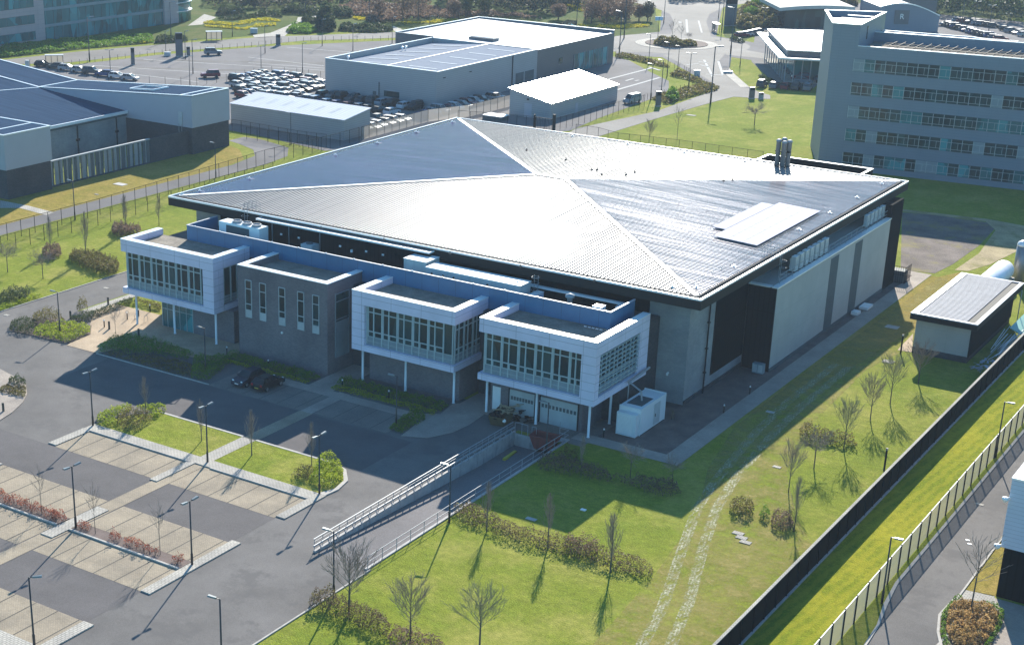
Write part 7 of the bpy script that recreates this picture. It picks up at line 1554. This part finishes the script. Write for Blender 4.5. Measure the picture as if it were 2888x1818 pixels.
c = G((2,1,2240,1085)); MB().box(c.x-2.2, c.x+2.2, c.y-1.6, c.y+1.6, 0, .9).build('casing', M['strip'], t); MB().box(c.x-2.3, c.x+2.3, c.y-1.7, c.y+1.7, .9, 1.05).build('lid', M['cap'], t)
t = thing('cage', 'dark metal cage of gas bottles against the end of the pale side wall', 'cage', (72.2, 69.2, 0)); mb = MB()
for i in range(9): mb.box(70.6+i*.3, 70.64+i*.3, 67.5, 67.54, 0, 2.4)
for z in (0.1, 1.2, 2.35): mb.box(70.6, 73.1, 67.5, 67.54, z, z+.05).box(73.06, 73.1, 67.5, 70, z, z+.05)
for i in range(9): mb.box(73.06, 73.1, 67.5+i*.3, 67.54+i*.3, 0, 2.4)
mb.build('bars', M['dark'], t); MB().box(70.9, 72.8, 68, 69.6, 0, 1.6).build('locker', M['strip'], t)
t = thing('ground_box', 'small white box on the plinth beside the pale side wall', 'box', (72.6, 53, 0)); MB().box(72.0, 73.2, 52.0, 54.2, .2, .5).build('lid', M['cap'], t); MB().box(72.1, 73.1, 52.1, 54.1, 0, .2).build('base', M['concrete'], t)
t = thing('ground_box', 'smaller white box just left of the other on the plinth of the side wall', 'box', (72.5, 49.5, 0)); MB().box(72.0, 72.9, 49.0, 50.2, .2, .6).build('lid', M['cap'], t); MB().box(72.1, 72.8, 49.1, 50.1, 0, .2).build('base', M['concrete'], t)
t = thing('meter_cabinet', 'small pale green electrical cabinet in the dark corner where the side wing begins', 'cabinet', (70.9, 21.2, 0)); MB().box(70.2, 71.5, 20.7, 21.4, .15, 1.3).build('casing', M['winpanel'], t); MB().box(70.25, 70.8, 20.66, 20.7, .3, 1.2).box(70.9, 71.45, 20.66, 20.7, .3, 1.2).build('door', M['door'], t)
mb = MB(); mb.lathe([(.12,0),(.12,.3)], (70.4, 21.9, 9.5), 8)
# cycle stands on the entrance paving
for i in range(4):
    x, y = -2.8+i*1.6, -7.0; pr = None; mb = MB()
    for k in range(9):
        a = math.pi*k/8; p = (x, y-.35*math.cos(a), .35+.5*math.sin(a) if 0 < k < 8 else 0)
        if pr: mb.tube(pr, p, .025, n=6)
        pr = p
    o = mb.build('cycle_stand', M['steel'], None, origin=(x, y, 0)); tag(o, f'steel hoop cycle stand on the sunny entrance paving, {ORD[i]} from the left', 'cycle stand', 'cycle stands')
# poles and scrap beside the small plant shed
rp = random.Random(8)
for i in range(16):
    x = 90.6+rp.random()*1.9; y0 = 40.5+rp.random()*6; L_ = rp.uniform(5, 10); dx = rp.uniform(-.5, 1.1); z = .1+.07*i
    o = MB().tube((x, y0, z), (min(93.2, x+dx), y0+L_, z+rp.uniform(0, .5)), .05, n=6).build('scaffold_pole', M['whitep'] if i % 3 else M['door'], None, origin=(x, y0, z))
    tag(o, 'long grey pole lying in the tangled pile between the small shed and the black fence', 'pole', 'poles piled beside the small shed')
mb = MB()
for i in range(40):
    p = Vector((90.2+rp.random()*2.6, 36.6+rp.random()*4, .05+rp.random()*.5)); mb.beam(p, p+Vector((rp.uniform(-.7,.7), rp.uniform(-.7,.7), rp.uniform(-.2,.3))), rp.uniform(.05,.35), .04)
o = mb.build('scrap_heap', M['lbwhite'], None, origin=(91.5, 38, 0)); tag(o, 'heap of pale scrap and bent sheets at the near end of the pole pile', 'scrap', kind='stuff')
o = hexm([(90.9,52,1.3),(93.2,52,.3),(93.2,60,.3),(90.9,60,1.3),(90.9,52,1.4),(93.2,52,.45),(93.2,60,.45),(90.9,60,1.4)]); o.f.append((4,5,6,7)); o = o.build('tarpaulin', paint('green_sheet', (0.25,0.5,0.42), .5), None, origin=(92, 56, .5)); tag(o, 'pale green sheet lying over the far end of the pole pile', 'tarpaulin')
# small items on the flat roofs
for nm, lab, x, y, z in (('roof_debris', 'white scrap on the gravel roof of the right white box', 60.6, -3.2, 10.05), ('roof_debris', 'white scrap on the gravel roof of the left white box', 12.3, -4.2, 10.05)):
    mb = MB()
    for i in range(5): mb.box(x+i*.45, x+i*.45+.3, y, y+.12, z, z+.08)
    o = mb.build(nm, M['cap'], None, origin=(x, y, z)); tag(o, lab, 'debris')
t = thing('roadside_sign', 'small pale blue direction sign at the left of the roundabout', 'sign', G((3,1,1462,330))); c = G((3,1,1462,330)); MB().tube((c.x,c.y,0), (c.x,c.y,5.4), .08).build('post', M['postb'], t); MB().obox(c, (.8,.6), 2.2, .1, 4.4, 5.5).build('sign_face', paint('sign_blue', (0.3,0.5,0.62), .5), t)
# ================================================================ AIR
hz_ = MB().box(-700, 420, -260, 900, -3.0, 75); ho = hz_.build('haze', None, None); ho.data.materials.clear()
hm = bpy.data.materials.new('haze'); hm.use_nodes = True; nt = hm.node_tree; nt.nodes.remove(nt.nodes['Principled BSDF']); pv = nt.nodes.new('ShaderNodeVolumePrincipled')
pv.inputs['Density'].default_value = 0.00016; pv.inputs['Color'].default_value = (0.72, 0.85, 1.0, 1); pv.inputs['Anisotropy'].default_value = 0.0
nt.links.new(pv.outputs[0], nt.nodes['Material Output'].inputs['Volume']); ho.data.materials.append(hm); tag(ho, 'thin blue morning haze over the business park', 'haze', kind='stuff')
S.cycles.volume_max_steps = 64
